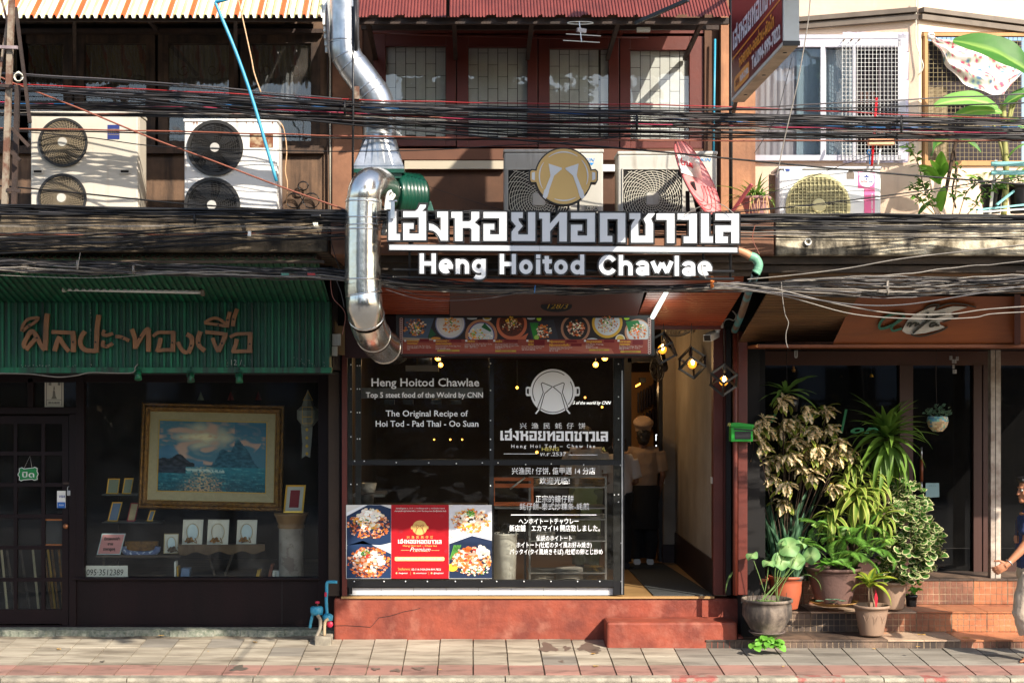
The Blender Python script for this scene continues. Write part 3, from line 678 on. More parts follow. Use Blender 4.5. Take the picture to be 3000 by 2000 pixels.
# door posts on the right, left post
ps = MB();ps.pbox(2090,945,2119,1742,-.02,.12);ps.pbox(2119,960,2128,1742,0,.1);ps.build('door_post',m_redwood,MH,bevel=.004)
MB().pbox(2162,970,2190,1742,-.30,.2).build('door_post',m_redwood,MH,bevel=.006)
MB().pbox(2128,940,2142,1742,-.05,.08).build('door_post',m_black,MH)
MB().pbox(1002,1040,1017,1745,-.03,.1).build('door_post',m_redwood,MH)
MB().pbox(985,1040,1002,1745,.05,.1).build('door_post',m_darkwood,MH)
pl = MB();xa,xb = PX(978,0),PX(2168,-.03)
pl.box(xa,xb,0,.0+.6,-.05,FZ-.022);pl.build('plinth',m_redpl,MH,bevel=.02)
st = MB();st.box(PX(1778,-.35),PX(2160,-.35),-.35,-.002,-.05,PZ(1822,-.35));st.build('step',m_redpl,MH,bevel=.022)
MB().box(PX(2160,-.3)+.002,PX(2172,-.3)+.02,-.3,-.1,-.05,.1).build('step_nib',m_redpl,MH,bevel=.01)
for i in range(9):
 x0 = 1022+i*95.2;x1 = min(x0+94.2,1795)
 if x1-x0>10:MB().box(PX(x0,.02),PX(x1,.02),.02,.05,PZ(1742,.02),PZ(1721,.02)).build('tile',m_tilew,MH)
MB().box(PX(1018,.05),PX(1800,.05),.052,.4,FZ,PZ(1722,.05)).build('tile_backing',m_mortar,MH)
cr = MB();cp = [(980,1832),(1010,1831),(1050,1833),(1085,1836),(1092,1830),(1110,1808),(1140,1804),(1160,1798),(1185,1790),(1215,1785),(1232,1780)]
cr.ribbon([(PX(x,0),PZ(y,0))for x,y in cp],.004,-.0035,.003);cr.build('crack',m_black,MH)
# water pipe and downpipe at the right post
MB().tube([P(2154,y,-.36)for y in(970,1200,1400,1742)],.022,10).build('downpipe',m_redwood,MH)
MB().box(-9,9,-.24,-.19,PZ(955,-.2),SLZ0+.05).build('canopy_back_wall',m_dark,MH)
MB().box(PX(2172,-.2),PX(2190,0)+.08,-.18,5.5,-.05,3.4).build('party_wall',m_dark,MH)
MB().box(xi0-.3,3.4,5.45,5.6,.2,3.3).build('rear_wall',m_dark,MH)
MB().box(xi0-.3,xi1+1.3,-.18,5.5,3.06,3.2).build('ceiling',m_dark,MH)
# right shophouse
RH = thing('shophouse','right shophouse with cream upper wall, slatted soffit and tiled entrance steps','building',(3.8,0,.03))
m_alum = mat('white_aluminium_frame',(214,212,218),.4,col2=(186,180,192),scale=6,amount=.6)
m_greyc = mat('grey_old_cloth',(150,136,138),.95,col2=(96,84,88),scale=1.2,amount=.9,stretch=(9,9,.25))
m_bluec = mat('blue_grey_sheet',(168,182,196),.6,col2=(112,124,140),scale=1,amount=.8,stretch=(2,2,.3))
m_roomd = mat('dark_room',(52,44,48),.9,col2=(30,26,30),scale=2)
def face(A,B):
 A = Vector(A);B = Vector(B);dv = B-A;nrm = Vector((dv.y,-dv.x)).normalized()
 if nrm.y>0:nrm = -nrm
 def f(px,py,off=0):
 # camera ray meets the vertical plane through A-B pushed outwards by off
  k = (px-CX)/FPX;A2 = A+nrm*off
  # (k*t - A2.x)*dv.y - (CAMY+t-A2.y)*dv.x = 0
  t = (A2.x*dv.y+(CAMY-A2.y)*dv.x)/(k*dv.y-dv.x)
  return Vector((k*t,CAMY+t,CAMZ+(CY-py)*t/FPX))
 def g(px,py,off=0):
  p = f(px,py,0);return p+Vector((nrm.x,nrm.y,0))*off
 return g
def fbox(b,g,x0,y0,x1,y1,o0,o1,mi=0):
 p = [g(x0,y1,o1),g(x1,y1,o1),g(x0,y1,o0),g(x1,y1,o0),g(x0,y0,o1),g(x1,y0,o1),g(x0,y0,o0),g(x1,y0,o0)]
 return b.hull8(p,mi)
cA = (PX(2185,-.42),-.42);cB = (PX(2690,-.95),-.95);cC = (PX(3120,-.25),-.25)
gl,gr = face(cA,cB),face(cB,cC)
# walls (pieces around the openings) - butt-jointed strips
b = MB()
for(x0,y0,x1,y1)in((2185,-520,2690,100),(2185,472,2690,634),(2662,100,2690,472)):fbox(b,gl,x0,y0,x1,y1,-.14,0)
for(x0,y0,x1,y1)in((2691,-520,3110,94),(2691,486,3110,634),(2691,94,2700,486)):fbox(b,gr,x0,y0,x1,y1,-.14,0)
fbox(b,gl,2185,100,2198,472,-.14,0)
b.build('wall',m_cream,RH)
b = MB()
for za,zb_,o_ in((5.50,5.545,.05),(5.56,5.60,.07)):
 for(u_,v_)in((cA,cB),(cB,cC)):
  d_ = Vector((v_[0]-u_[0],v_[1]-u_[1],0)).normalized();n_ = Vector((d_.y,-d_.x,0))*o_;q0,q1 = Vector((*u_,0))+d_*.004,Vector((*v_,0))-d_*.004
  b.hull8([q0+n_+Vector((0,0,za)),q1+n_+Vector((0,0,za)),q0+Vector((0,0,za)),q1+Vector((0,0,za)),q0+n_+Vector((0,0,zb_)),q1+n_+Vector((0,0,zb_)),q0+Vector((0,0,zb_)),q1+Vector((0,0,zb_))])
b.build('moulding',mat('grey_moulding',(120,108,96),.7,col2=(80,70,60),scale=5),RH)
b = MB();fbox(b,gl,2690,-500,2700,24,.0,.03)
# window left (sliding, white frame)
b = MB()
for(x0,y0,x1,y1)in((2200,118,2640,140),(2200,456,2640,472),(2632,104,2655,470),(2200,104,2655,116),(2406,140,2419,456),(2498,140,2508,456),(2196,118,2206,472)):fbox(b,gl,x0,y0,x1,y1,-.03,.035)
wf = b.build('window',m_alum,RH)
b = MB();fbox(b,gl,2206,140,2406,456,-.012,-.006);b.build('pane',m_gred,wf)
b = MB();fbox(b,gl,2419,140,2498,456,-.012,-.006);b.build('pane',m_gred,wf)
def cloth(name,g,x0,y0,x1,y1,off,amp,waves,m,parent,nx=40,fn=None,sag=0):
 b = MB();ny = 8;vs = []
 for j in range(ny+1):
  for i in range(nx+1):
   u,v = i/nx,j/ny
   vs.append(g(x0+(x1-x0)*u,y0+(y1-y0)*v+sag*math.sin(u*math.pi*3),off+amp*math.sin(u*waves*6.28+v*.8)+amp*.4*math.sin(u*waves*14+v*2)))
 b.add(vs,[(j*(nx+1)+i,j*(nx+1)+i+1,(j+1)*(nx+1)+i+1,(j+1)*(nx+1)+i)for j in range(ny)for i in range(nx)],smooth=True)
 return b.build(name,m,parent)
cloth('curtain',gl,2200,138,2410,456,-.09,.006,11,mat('lavender_curtain',(196,184,192),.9,col2=(140,128,138),scale=1.2,stretch=(9,9,.2),amount=.8),wf)
cloth('curtain',gl,2330,142,2500,456,-.07,.005,4,m_bluec,wf)
cloth('curtain',gl,2510,150,2560,300,-.10,.02,3,m_roomd,wf)
cloth('curtain',gl,2570,150,2632,400,-.08,.025,4,mat('dark_grey_cloth',(110,100,104),.9,col2=(58,50,54),scale=2),wf)
b = MB();fbox(b,gl,2440,262,2560,300,-.12,-.10);b.build('shelf_box',mat('tan_box',(150,106,84),.8),wf)
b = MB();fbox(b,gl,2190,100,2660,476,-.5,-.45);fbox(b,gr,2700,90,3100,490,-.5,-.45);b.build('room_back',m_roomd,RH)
gd = MB()
x = 2470
while x<=2640:fbox(gd,gl,x,127,x+1.1,469,.06,.066);x+=11.1
y = 127
while y<=470:fbox(gd,gl,2470,y,2640,y+1.1,.054,.0595);y+=12.0
gd.build('window_grille',m_white,wf)
b = MB()
for(x0,y0,x1,y1)in((2640,100,2662,475),(2470,96,2662,106),(2470,470,2660,478)):
 n = 14
 for i in range(n):
  u0,u1 = i/n,(i+1)/n
  if x1-x0>y1-y0:a0,a1,c0,c1 = x0+(x1-x0)*u0,x0+(x1-x0)*u1,y0,y1
  else:a0,a1,c0,c1 = x0,x1,y0+(y1-y0)*u0,y0+(y1-y0)*u1
  o = .012+.012*math.sin(i*2.1)
  b.add([gl(a0,c1,o),gl(a1,c1,o+.01),gl(a1,c0,o),gl(a0,c0,o+.012)],[(0,1,2,3)])
b.build('plastic_film',mat('lavender_film',(222,214,230),.25,col2=(186,176,198),scale=8),wf)
# window right: timber frame, insect mesh
b = MB()
for(x0,y0,x1,y1)in((2700,98,3100,108),(2703,108,2712,486),(2712,472,3100,486)):fbox(b,gr,x0,y0,x1,y1,-.03,.03)
wr = b.build('window',mat('raw_timber',(176,132,84),.7,col2=(130,94,60),scale=6,stretch=(1,1,.2)),RH)
b = MB();x = 2712
while x<3080:fbox(b,gr,x,108,x+.7,472,-.02,-.016);x+=13
y = 108
while y<472:fbox(b,gr,2712,y,3080,y+.7,-.0155,-.012);y+=13
b.build('window_grille',mat('old_mesh',(150,136,104),.8),wr)
cloth('curtain',gr,2712,250,2800,472,-.1,.02,3,mat('ochre_cloth',(140,124,98),.9,col2=(96,82,64),scale=3),wr)
b = MB()
for k in range(3):b.tube([gl(2470+22*k,124,.03),gl(2478+22*k,118,.06)],.006,5)
b.build('hook',m_rust,wf)
YSR = -2.15
b = MB();b.box(PX(2272,YSR),7,YSR,YU,PZ(748,YSR),PZ(633,YSR));b.build('slab',m_rconc,RH,bevel=.014)
MB().box(PX(2200,YSR+.05),PX(2272,YSR)-.002,YSR+.03,YU,PZ(748,YSR),PZ(633,YSR)).build('slab_end',m_terra,RH)
b = MB().lathe(P(2368,708,YSR-.02),[(.028,0),(.028,.06),(.018,.06),(.018,0),(.028,0)],14,'y');b.build('drain_spout',m_white,RH)
b = MB();b.box(PX(2240,YSR),7,YSR+.09,YSR+.13,PZ(773,YSR+.09),PZ(751,YSR+.09));b.box(PX(2240,YSR),7,YSR+.14,YSR+.18,PZ(798,YSR+.14),PZ(777,YSR+.14));b.build('fascia_board',m_greywood,RH)
# slatted soffit and sign fascia
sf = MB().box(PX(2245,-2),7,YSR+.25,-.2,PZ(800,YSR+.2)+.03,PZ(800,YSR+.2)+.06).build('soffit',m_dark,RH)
soffit(2252,2620,2252,2560,802,852,YSR+.22,-1.7,5,m_brownslat,sf)
soffit(2250,2520,2165,2440,856,1003,-1.68,-.3,19,m_brownslat,sf)
soffit(2560,3100,2560,3100,802,862,YSR+.22,-1.7,5,m_brownslat,sf)
b = MB();b.hull8([P(2440,1008,-.8),P(3060,1008,-.8),P(2440,1008,-.7),P(3060,1008,-.7),P(2505,868,-1.2),P(3060,868,-1.2),P(2505,868,-1.1),P(3060,868,-1.1)])
b.build('sign_fascia',m_orangewood,RH)
b = MB();b.hull8([P(2972,1010,-.95),P(2990,1010,-.95),P(2972,1010,-.6),P(2990,1010,-.6),P(2972,862,-1.35),P(2990,862,-1.35),P(2972,862,-1.0),P(2990,862,-1.0)]);b.build('fascia_return',m_maroon,RH)
b = MB();b.box(PX(2190,-.3),7,-.82,-.3,PZ(1014,-.8)-.01,PZ(1009,-.8));b.build('canopy_edge',m_orangewood,RH)
b = MB();b.box(PX(2190,.3),7,-.3,1.2,PZ(1022,.2)-.0,PZ(1016,.2)+.02);b.build('porch_ceiling',m_darkwood,RH)
YD = 1.2;pz = .514
b = MB();b.box(PX(2170,YD),7,YD-.02,YD+.08,PZ(1070,YD),PZ(1022,YD)+.2);b.build('header_beam',m_orangewood if False else mat('brown_timber',(84,46,28),.5,col2=(58,32,22),scale=3,stretch=(.3,1,1)),RH)
b = MB()
for x0,x1 in((2632,2671),(2848,2872),(2876,2905)):b.box(PX(x0,YD),PX(x1,YD),YD-.05,YD+.06,pz,PZ(1070,YD)-.0)
b.box(PX(2170,YD),PX(2632,YD),YD-.02,YD+.05,pz,pz+.12);b.box(PX(2905,YD),7,YD-.02,YD+.05,pz,pz+.1)
b.build('door_post',mat('brown_door_post',(70,38,28),.5,col2=(44,26,20),scale=3,stretch=(1,1,.2)),RH)
MB().box(PX(2170,YD),PX(2632,YD),YD+.01,YD+.018,pz+.12,PZ(1070,YD)).build('window_pane',m_glassR,RH)
dg = MB().box(PX(2671,YD),PX(2848,YD),YD+.01,YD+.018,pz,PZ(1070,YD)).build('glass_door',m_glassR,RH)
MB().box(PX(2905,YD),7,YD+.01,YD+.018,pz+.1,PZ(1070,YD)).build('window_pane',m_glassR,RH)
b = MB();b.tube([P(2700,y,YD-.05)for y in(1310,1345)],.009,8);b.tube([P(2700,y,YD-.05)for y in(1410,1440)],.009,8);b.build('handle',m_alu,dg)
MB().tube([P(2700,y,YD-.05)for y in(1345,1410)],.016,8).build('handle_grip',mat('brown_grip',(120,60,30),.4),dg)
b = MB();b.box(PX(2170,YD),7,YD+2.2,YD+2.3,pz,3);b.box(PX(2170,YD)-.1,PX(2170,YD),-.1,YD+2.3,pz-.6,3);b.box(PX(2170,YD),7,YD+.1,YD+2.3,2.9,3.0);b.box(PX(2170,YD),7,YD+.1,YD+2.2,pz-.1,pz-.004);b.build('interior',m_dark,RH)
# mosaic concrete post
YP = .62
cp = MB();cp.pbox(2903,1010,2932,1700,YP,.09);post = cp.build('porch_post',mat('whitewashed_post',(196,186,172),.85,col2=(140,124,112),scale=9,amount=.9,streak=((170,80,84),.8,(16,16,16),.66,.72)),RH)
MB().pbox(2915.5,1012,2917.5,1698,YP-.001,.004).build('groove',m_dark,post)
# ---------------- entrance steps
steps = MB();xs0 = PX(2185,0)
zt1,zt2,zt3 = .514,.271,.083
steps.box(xs0,7,-.335,.11,-.05,zt3-.012);steps.box(xs0,7,.115,.585,-.05,zt2-.012);steps.box(xs0,7,.59,1.25,-.05,zt1-.012)
steps = steps.build('entrance_steps',m_mortar,kind='structure')
m_grout = mat('tile_grout',(196,170,140),.9,col2=(110,92,78),scale=5,amount=.9)
def mosaic(Yf,z0,z1,x0,w,nr,parent,pick,rnd):
 """one riser tile: grid of small raised squares"""
 nc = 6;x = x0;i = 0;me = None
 cw = (w-.006)/nc;rh = (z1-z0)/nr
 while x<6.4:
  m = pick(x)
  b = MB();b.box(x+.002,x+w-.002,Yf+.002,Yf+.012,z0,z1,1)
  for c in range(nc):
   for r in range(int(math.ceil(nr))):
    za = z1-(r+1)*rh+.0028;zb = z1-r*rh-.0028
    za = max(za,z0+.001)
    if zb-za<.006:continue
    b.box(x+.004+c*cw+.0028,x+.004+(c+1)*cw-.0028,Yf-rnd.uniform(0,.0012),Yf+.004,za,zb)
  b.build('tile',[m,m_grout],parent)
  x+=w;i+=1
tw = .327;rr = random.Random(11)
mosaic(.572,zt2+.002,zt1-.02,PX(2752,.57)-tw*6,tw,3.5,steps,lambda x:m_tileb if x<3.9 or rr.random()<.4 else m_tile,rr)
mosaic(.095,zt3+.002,zt2-.018,PX(2684,.1)-tw*5,tw,3,steps,lambda x:m_tiled if x<3.75 else m_tile,rr)
mosaic(-.35,.0,zt3-.014,PX(2600,-.35)-tw*5,tw,1,steps,lambda x:m_tiled if x<4.2 else m_tileb,rr)
for(ya,yb,z,xo,pk)in((-.362,.093,zt3,PX(2600,-.35)-tw*5,4.0),(.083,.57,zt2,PX(2684,.1)-tw*5,3.7),(.56,.89,zt1,PX(2752,.57)-tw*6,9),(.895,1.24,zt1,PX(2752,.57)-tw*6,9)):
 x = xo
 while x<6.4:
  mm = m_tiled if x+tw<pk-.25 else(mat('pale_tread_tile',(196,170,144),.5,col2=(150,124,104),scale=4,amount=.8,bump=.2,streak=((214,130,70),.8,(1.5,1.5,1.5),.55,.65))if x<pk+.3 and pk<5 else m_tile if pk<5 else m_tileb)
  MB().box(x+.002,x+tw-.002,ya,yb-.003,z-.014,z+rr.uniform(-.001,.001)).build('tile',mm,steps);x+=tw
# Thai logotype outlines (crop pixels)
S1 = 4.3556
LOGO = [
 [(78,168),(180,168),(180,458),(228,458),(228,540),(78,540)],
 [(265,168),(420,168),(452,140),(480,85),(560,85),(552,125),(508,168),(560,168),(560,540),(265,540),(265,320),(400,320),(400,395),(345,395),(345,455),(465,455),(465,248),(265,248)],
 [(700,172),(840,172),(840,545),(745,545),(720,490),(690,450),(650,420),(595,410),(595,325),(650,335),(705,370),(745,415),(745,250),(700,250)],
 [(880,176),(1022,176),(1022,298),(1105,298),(1128,288),(1135,265),(1135,176),(1238,176),(1238,255),(1180,313),(1240,360),(1240,550),(1138,550),(1138,400),(1115,382),(1025,382),(1025,550),(925,550),(925,255),(880,255)],
 [(1290,178),(1588,178),(1588,548),(1290,548),(1290,330),(1430,330),(1430,405),(1375,405),(1375,465),(1492,465),(1492,258),(1290,258)],
 [(1645,180),(1795,180),(1795,258),(1740,258),(1742,290),(1795,358),(1735,430),(1735,465),(1858,465),(1858,180),(1953,180),(1953,550),(1648,550),(1648,430),(1705,358),(1645,290)],
 [(2000,185),(2140,185),(2140,325),(2265,185),(2357,185),(2357,557),(2257,557),(2257,290),(2143,425),(2143,557),(2040,557),(2040,265),(2000,265)]]
L2 = [
 [(140,188),(450,188),(450,562),(140,562),(140,340),(288,340),(288,418),(228,418),(228,478),(348,478),(348,268),(140,268)],
 [(510,190),(838,190),(838,568),(738,568),(738,270),(608,270),(608,482),(672,482),(672,562),(510,562)],
 [(888,192),(1030,192),(1030,260),(1005,300),(1000,340),(1005,482),(1095,482),(1095,330),(1068,268),(1130,196),(1220,196),(1165,265),(1192,330),(1192,570),(908,570),(908,360),(930,310),(960,270),(888,270)],
 [(1232,198),(1465,198),(1465,575),(1365,575),(1365,280),(1232,280)],
 [(1502,198),(1748,198),(1748,575),(1580,575),(1580,490),(1650,490),(1650,280),(1502,280)],
 [(1800,198),(1902,198),(1905,488),(1955,488),(1955,572),(1800,572)],
 [(1985,200),(2288,200),(2288,578),(2188,578),(2188,432),(2085,432),(2085,492),(2145,492),(2145,575),(1985,575),(1985,350),(2190,350),(2190,285),(1985,285)]]
LOGO+=[[(x+2265,y)for x,y in p]for p in L2]
LOGO = [[(x/S1,y/S1)for x,y in p]for p in LOGO]
m_lface = mat('white_acrylic',(208,210,214),.4,col2=(196,200,206),scale=3)
m_lrim = mat('letter_side',(30,29,30),.4)
def offset_poly(pts,d):
 n = len(pts);A = sum(pts[i][0]*pts[(i+1)%n][1]-pts[(i+1)%n][0]*pts[i][1]for i in range(n));sgn = 1 if A>0 else-1
 out = []
 for i in range(n):
  p0,p1,p2 = Vector(pts[i-1]),Vector(pts[i]),Vector(pts[(i+1)%n])
  d1 = (p1-p0).normalized();d2 = (p2-p1).normalized();n1 = Vector((d1.y,-d1.x))*sgn;n2 = Vector((d2.y,-d2.x))*sgn
  m_ = (n1+n2);m_ = m_.normalized()if m_.length>1e-6 else n1
  out.append(tuple(p1+m_*d/max(.5,m_.dot(n1))))
 return out
YL2 = -2.62
SG = thing('shop_sign','large white channel letter sign with Thai name, underline and English name over the red shop','sign',P(1650,720,YL2))
for p in LOGO:
 q = [(1120+x,580+y)for x,y in p]
 l = MB();l.ppoly(offset_poly(q,4.4),YL2,.09,0);l = l.build('letter',m_lrim,SG,bevel=.003)
 MB().ppoly(offset_poly(q,-.3),YL2-.006,.005).build('letter_face',m_lface,l)
u = [(1139,714.5),(2162,724),(2162,742),(1139,733.5)]
l = MB().ppoly(offset_poly([(1140,716),(2162,724.5),(2162,740),(1140,732)],2.5),YL2,.08).build('underline',m_lrim,SG)
MB().ppoly([(1141,717.5),(1580,720.5),(1580,735.5),(1141,731.5)],YL2-.006,.005).build('underline_face',m_lface,l)
MB().ppoly([(1580.6,720.5),(2160,726),(2160,739),(1580.6,735.5)],YL2-.006,.005).build('underline_face',m_lface,l)
# bold English letters from strokes (unit: x-height 1 wide space; coordinates in sign-crop pixels)
def el(cx,cy,rx,ry,a0=0,a1=360,n=22):return arc(cx,cy,rx,ry,a0,a1,n)
W_ = 68
def glyph(ch,x0,x1,b,xh,cap):
 """strokes [(points, closed)] : b baseline y, xh x-height y, cap cap y (y down)"""
 h = W_/2;L,R = x0+h,x1-h;my = (b+xh)/2;t = xh+h*.9;bt = b-h*.9
 if ch=='H':return[([(L,cap),(L,b)],0),([(R,cap),(R,b)],0),([(L,(cap+b)/2),(R,(cap+b)/2)],0)]
 if ch=='e':return[(el((L+R)/2,my,(R-L)/2,(bt-t)/2,0,-306),0),([(L+6,my+6),(x1-3,my+6)],0)]
 if ch=='n':return[([(L,xh),(L,b)],0),(arc((L+R)/2,t+(R-L)/2,(R-L)/2,(R-L)/2,-170,0,12)+[(R,b)],0)]
 if ch=='h':return[([(L,cap),(L,b)],0),(arc((L+R)/2,t+(R-L)/2,(R-L)/2,(R-L)/2,-170,0,12)+[(R,b)],0)]
 if ch=='g':return[(el((L+R)/2-2,my-4,(R-L)/2,(bt-t)/2-4),1),([(R,xh),(R,b+12)]+arc((L+R)/2,b+12,(R-L)/2,34,0,150,10),0)]
 if ch=='o':return[(el((L+R)/2,my,(R-L)/2,(bt-t)/2),1)]
 if ch=='d':return[(el((L+R)/2,my,(R-L)/2,(bt-t)/2),1),([(R,cap),(R,b)],0)]
 if ch=='i':return[([((x0+x1)/2,cap),((x0+x1)/2,cap+50)],0),([((x0+x1)/2,xh),((x0+x1)/2,b)],0)]
 if ch=='l':return[([((x0+x1)/2,cap),((x0+x1)/2,b)],0)]
 if ch=='t':m2 = x0+(x1-x0)*.42;return[([(m2,xh-45),(m2,bt-24),(m2+12,bt-4),(x1,bt-2)],0),([(x0-6,xh+24),(x1-2,xh+24)],0)]
 if ch=='C':return[(el((L+R)/2+6,(cap+b)/2,(R-L)/2+4,(b-cap)/2-h*.9,-32,-328,26),0)]
 if ch=='a':return[([(L,xh+62)]+arc((L+R)/2,t+36,(R-L)/2,38,-160,0,10)+[(R,b-4)],0),(el((L+R)/2-2,bt-26,(R-L)/2-4,32),1)]
 if ch=='w':q = (x1-x0);return[([(x0+24,xh+8),(x0+q*.29,b-40)],0),([(x0+q*.27,b-34),(x0+q*.5,xh+30)],0),([(x0+q*.5,xh+30),(x0+q*.73,b-34)],0),([(x0+q*.71,b-40),(x1-24,xh+8)],0)]
ENG = [('H',470,690,965,780,708),('e',715,905,967,775,0),('n',930,1115,968,778,0),('g',1140,1325,968,778,0),
 ('H',1492,1712,972,780,715),('o',1740,1925,974,784,0),('i',1955,2022,972,786,722),('t',2050,2165,972,786,0),('o',2185,2372,976,786,0)]
ENG+=[(c,x0+2265,x1+2265,b,xh,cap)for c,x0,x1,b,xh,cap in[('d',130,318,978,790,722),('C',488,728,986,0,725),('h',745,935,988,796,728),('a',962,1145,990,798,0),('w',1155,1450,988,800,0),('l',1458,1526,994,0,738),('a',1550,1735,996,804,0),('e',1748,1945,996,802,0)]]
for c,x0,x1,b0,xh,cap in ENG:
 rim = MB();fc = MB()
 for si,(pts,closed)in enumerate(glyph(c,x0,x1,b0,xh,cap)):
  if closed:pts = pts[:-1]
  q = [(PX(1120+x/S1,YL2),PZ(580+y/S1,YL2))for x,y in pts];k = M(1/S1,YL2)
  if not closed:
   d0 = (Vector(q[0])-Vector(q[1])).normalized()*k*7;d1 = (Vector(q[-1])-Vector(q[-2])).normalized()*k*7
   qr = [tuple(Vector(q[0])+d0)]+q[1:-1]+[tuple(Vector(q[-1])+d1)]
  else:qr = q
  rim.ribbon(qr,(W_+26)*k,YL2+.0005*si,.07,closed=bool(closed));fc.ribbon(q,(W_-14)*k,YL2-.006-.0005*si,.004,closed=bool(closed))
 l = rim.build('letter',m_lrim,SG);fc.build('letter_face',m_lface,l)
fr = MB()
for y in(648,690,720,790,812):fr.tube([P(1150,y,YL2+.12),P(2150,y+5,YL2+.12)],.012,6)
for x in(1200,1500,1800,2060,2140):fr.tube([P(x,640,YL2+.135),P(x,812,YL2+.135)],.011,6)
for x in(1200,1590,2060):fr.bar(P(x,700,YL2+.12),(PX(x,YL2),YS+.05,PZ(700,YL2)),.025)
fr.build('mounting_frame',m_black,SG)
# pan emblem
def pan_polys(cx,cy,r):
 """returns outline of pan with two ear handles (pixels)"""
 a = math.degrees(math.asin(.2));n = 22
 out = [(cx+r*math.cos(math.radians(t)),cy+r*math.sin(math.radians(t)))for t in[a+(180-2*a)*i/n for i in range(n+1)]]
 out+=[(cx-r*1.16,cy+r*.2),(cx-r*1.2,cy+r*.12),(cx-r*1.2,cy-r*.16),(cx-r*1.14,cy-r*.22)]
 out+=[(cx+r*math.cos(math.radians(t)),cy+r*math.sin(math.radians(t)))for t in[180+a+(180-2*a)*i/n for i in range(n+1)]]
 out+=[(cx+r*1.14,cy-r*.22),(cx+r*1.2,cy-r*.16),(cx+r*1.2,cy+r*.12),(cx+r*1.16,cy+r*.2)]
 return out
m_gold = mat('gold_acrylic',(206,170,104),.4,col2=(196,160,96),scale=3)
YE = -2.55;ecx,ecy,er = 1651,517,81
PE = thing('pan_emblem','round gold pan shaped sign with two white spatulas above the white letters','sign',P(1651,600,YE))
rim = MB().ppoly(offset_poly(pan_polys(ecx,ecy,er),4),YE,.09).build('rim',m_lrim,PE)
MB().ppoly(pan_polys(ecx,ecy,er),YE-.006,.005).build('pan_face',m_gold,PE)
for sx in(1,-1):
 hp = [(ecx+sx*x,ecy+y)for x,y in((-45,-37),(-3,-22),(-28,-1),(-30,6),(-54,58),(-51,66),(-61,80),(-70,68),(-62,54),(-40,2),(-43,-14))]if False else None
s2 = 2.613
head = [(150,208),(250,240),(252,250),(192,300),(188,312),(154,410),(152,425),(140,462),(126,480),(104,462),(116,410),(124,402),(160,312),(164,296)]
MB().ppoly([(1550+x/s2,400+y/s2)for x,y in head],YE-.009,.002).build('spatula',m_lface,PE)
MB().ppoly([(2*ecx+.6-(1550+x/s2),400+y/s2)for x,y in head],YE-.009,.002).build('spatula',m_lface,PE)
ah = MB()
for a0,a1 in((150,215),(232,305),(318,380),(60,112)):
 ah.ribbon([(PX(ecx+x,YE),PZ(ecy+y,YE))for x,y in arc(0,0,71,71,a0,a1,14)],M(3.6,YE),YE-.009,.002,taper=[.35+.65*math.sin(math.pi*i/14)for i in range(15)])
for sx in(-1,1):ah.ppoly([(ecx+sx*84,ecy-13),(ecx+sx*93,ecy-11),(ecx+sx*93,ecy+8),(ecx+sx*84,ecy+12)],YE-.009,.002)
ah.build('white_arc',m_lface,PE)  # white arcs and ear pieces belong to the emblem's artwork
b = MB()
for x in(1628,1692):b.box(PX(x,YE+.05),PX(x+7,YE+.05),YE+.095,YE+.11,PZ(650,YE),PZ(560,YE))
b.build('mounting_post',m_black,PE)
# blade sign
YBn,YBf = -4.8,-2.9
xr = PX(2296,YBn);thk = .095
zb_ = PZ(134,YBn)
BS = thing('blade_sign','maroon double sided light box sign with Thai lettering hanging out over the street','sign',(xr,-2.5,zb_))
m_bs = mat('maroon_print',(112,18,34),.3,col2=(92,16,30),scale=2);m_bsw = mat('light_box_edge',(214,216,214),.45,col2=(190,186,176),scale=6);m_bsb = mat('dirty_box_bottom',(196,170,140),.6,col2=(150,128,104),scale=5,amount=.9)
b = MB();b.box(xr-.0,xr+thk,YBn,YBf,zb_+.01,zb_+2.2);b.build('box',m_bsw,BS)
MB().box(xr+.004,xr+thk-.004,YBn+.01,YBf,zb_-.0,zb_+.0095).build('bottom_panel',m_bsb,BS)
MB().box(xr-.004,xr-.001,YBn+.03,YBf-.01,zb_+.03,zb_+2.18).build('printed_face',m_bs,BS)
MB().box(xr-.004,xr+thk+.004,YBn-.006,YBn+.012,zb_+.0,zb_+.028).build('corner_cap',m_black,BS)
b = MB()
for yy in(YBn+.2,YBn+.9,YBn+1.6):b.lathe((xr+thk/2,yy,zb_-.003),[(.0,0),(.014,0),(.014,.002)],10)
b.build('screw_hole',m_black,BS)
m_yel = mat('amber_print',(232,150,62),.4);m_wht = mat('white_print',(226,220,224),.4)
# face coordinates: u from wall (0) to street (1), v up in metres
def bsf(u,v,off=0):return Vector((xr-.006-off,YBf-.02-u*(YBf-YBn-.06),zb_+v))
SU = YBf-YBn-.06
b = MB()
def fpoly(b,pts,off=0,th=.0015):
 from mathutils.geometry import tessellate_polygon
 tri = tessellate_polygon([[Vector((p[0],p[1],0))for p in pts]]);k = len(b.v)
 b.add([bsf(p[0]/SU,p[1],off)for p in pts],[tuple(t)for t in tri])
for p in LOGO:fpoly(b,[(.03+x*.00172,.345+(132-y)*.0016)for x,y in p])
b.build('lettering',m_wht,BS)
b = MB();fpoly(b,[(.03,.295),(1.82,.295),(1.82,.308),(.03,.308)]);b.build('print_line',m_yel,BS)
def ftext(body,u,v,h,m,width=None,bold=0):
 c = bpy.data.curves.new('lettering','FONT');c.body = body;c.size = h/.66;c.extrude = .0008;c.offset = bold;c.materials.append(m);c.resolution_u = 2
 o = bpy.data.objects.new('lettering',c);C.objects.link(o);o.parent = BS;o.location = bsf(u/SU,v,.001)-origin(BS)
 o.rotation_euler = (math.radians(90),0,math.radians(-90))
 if width:
  bpy.context.view_layer.update();o.scale.x = width/max(o.dimensions.x,.01)
 return o
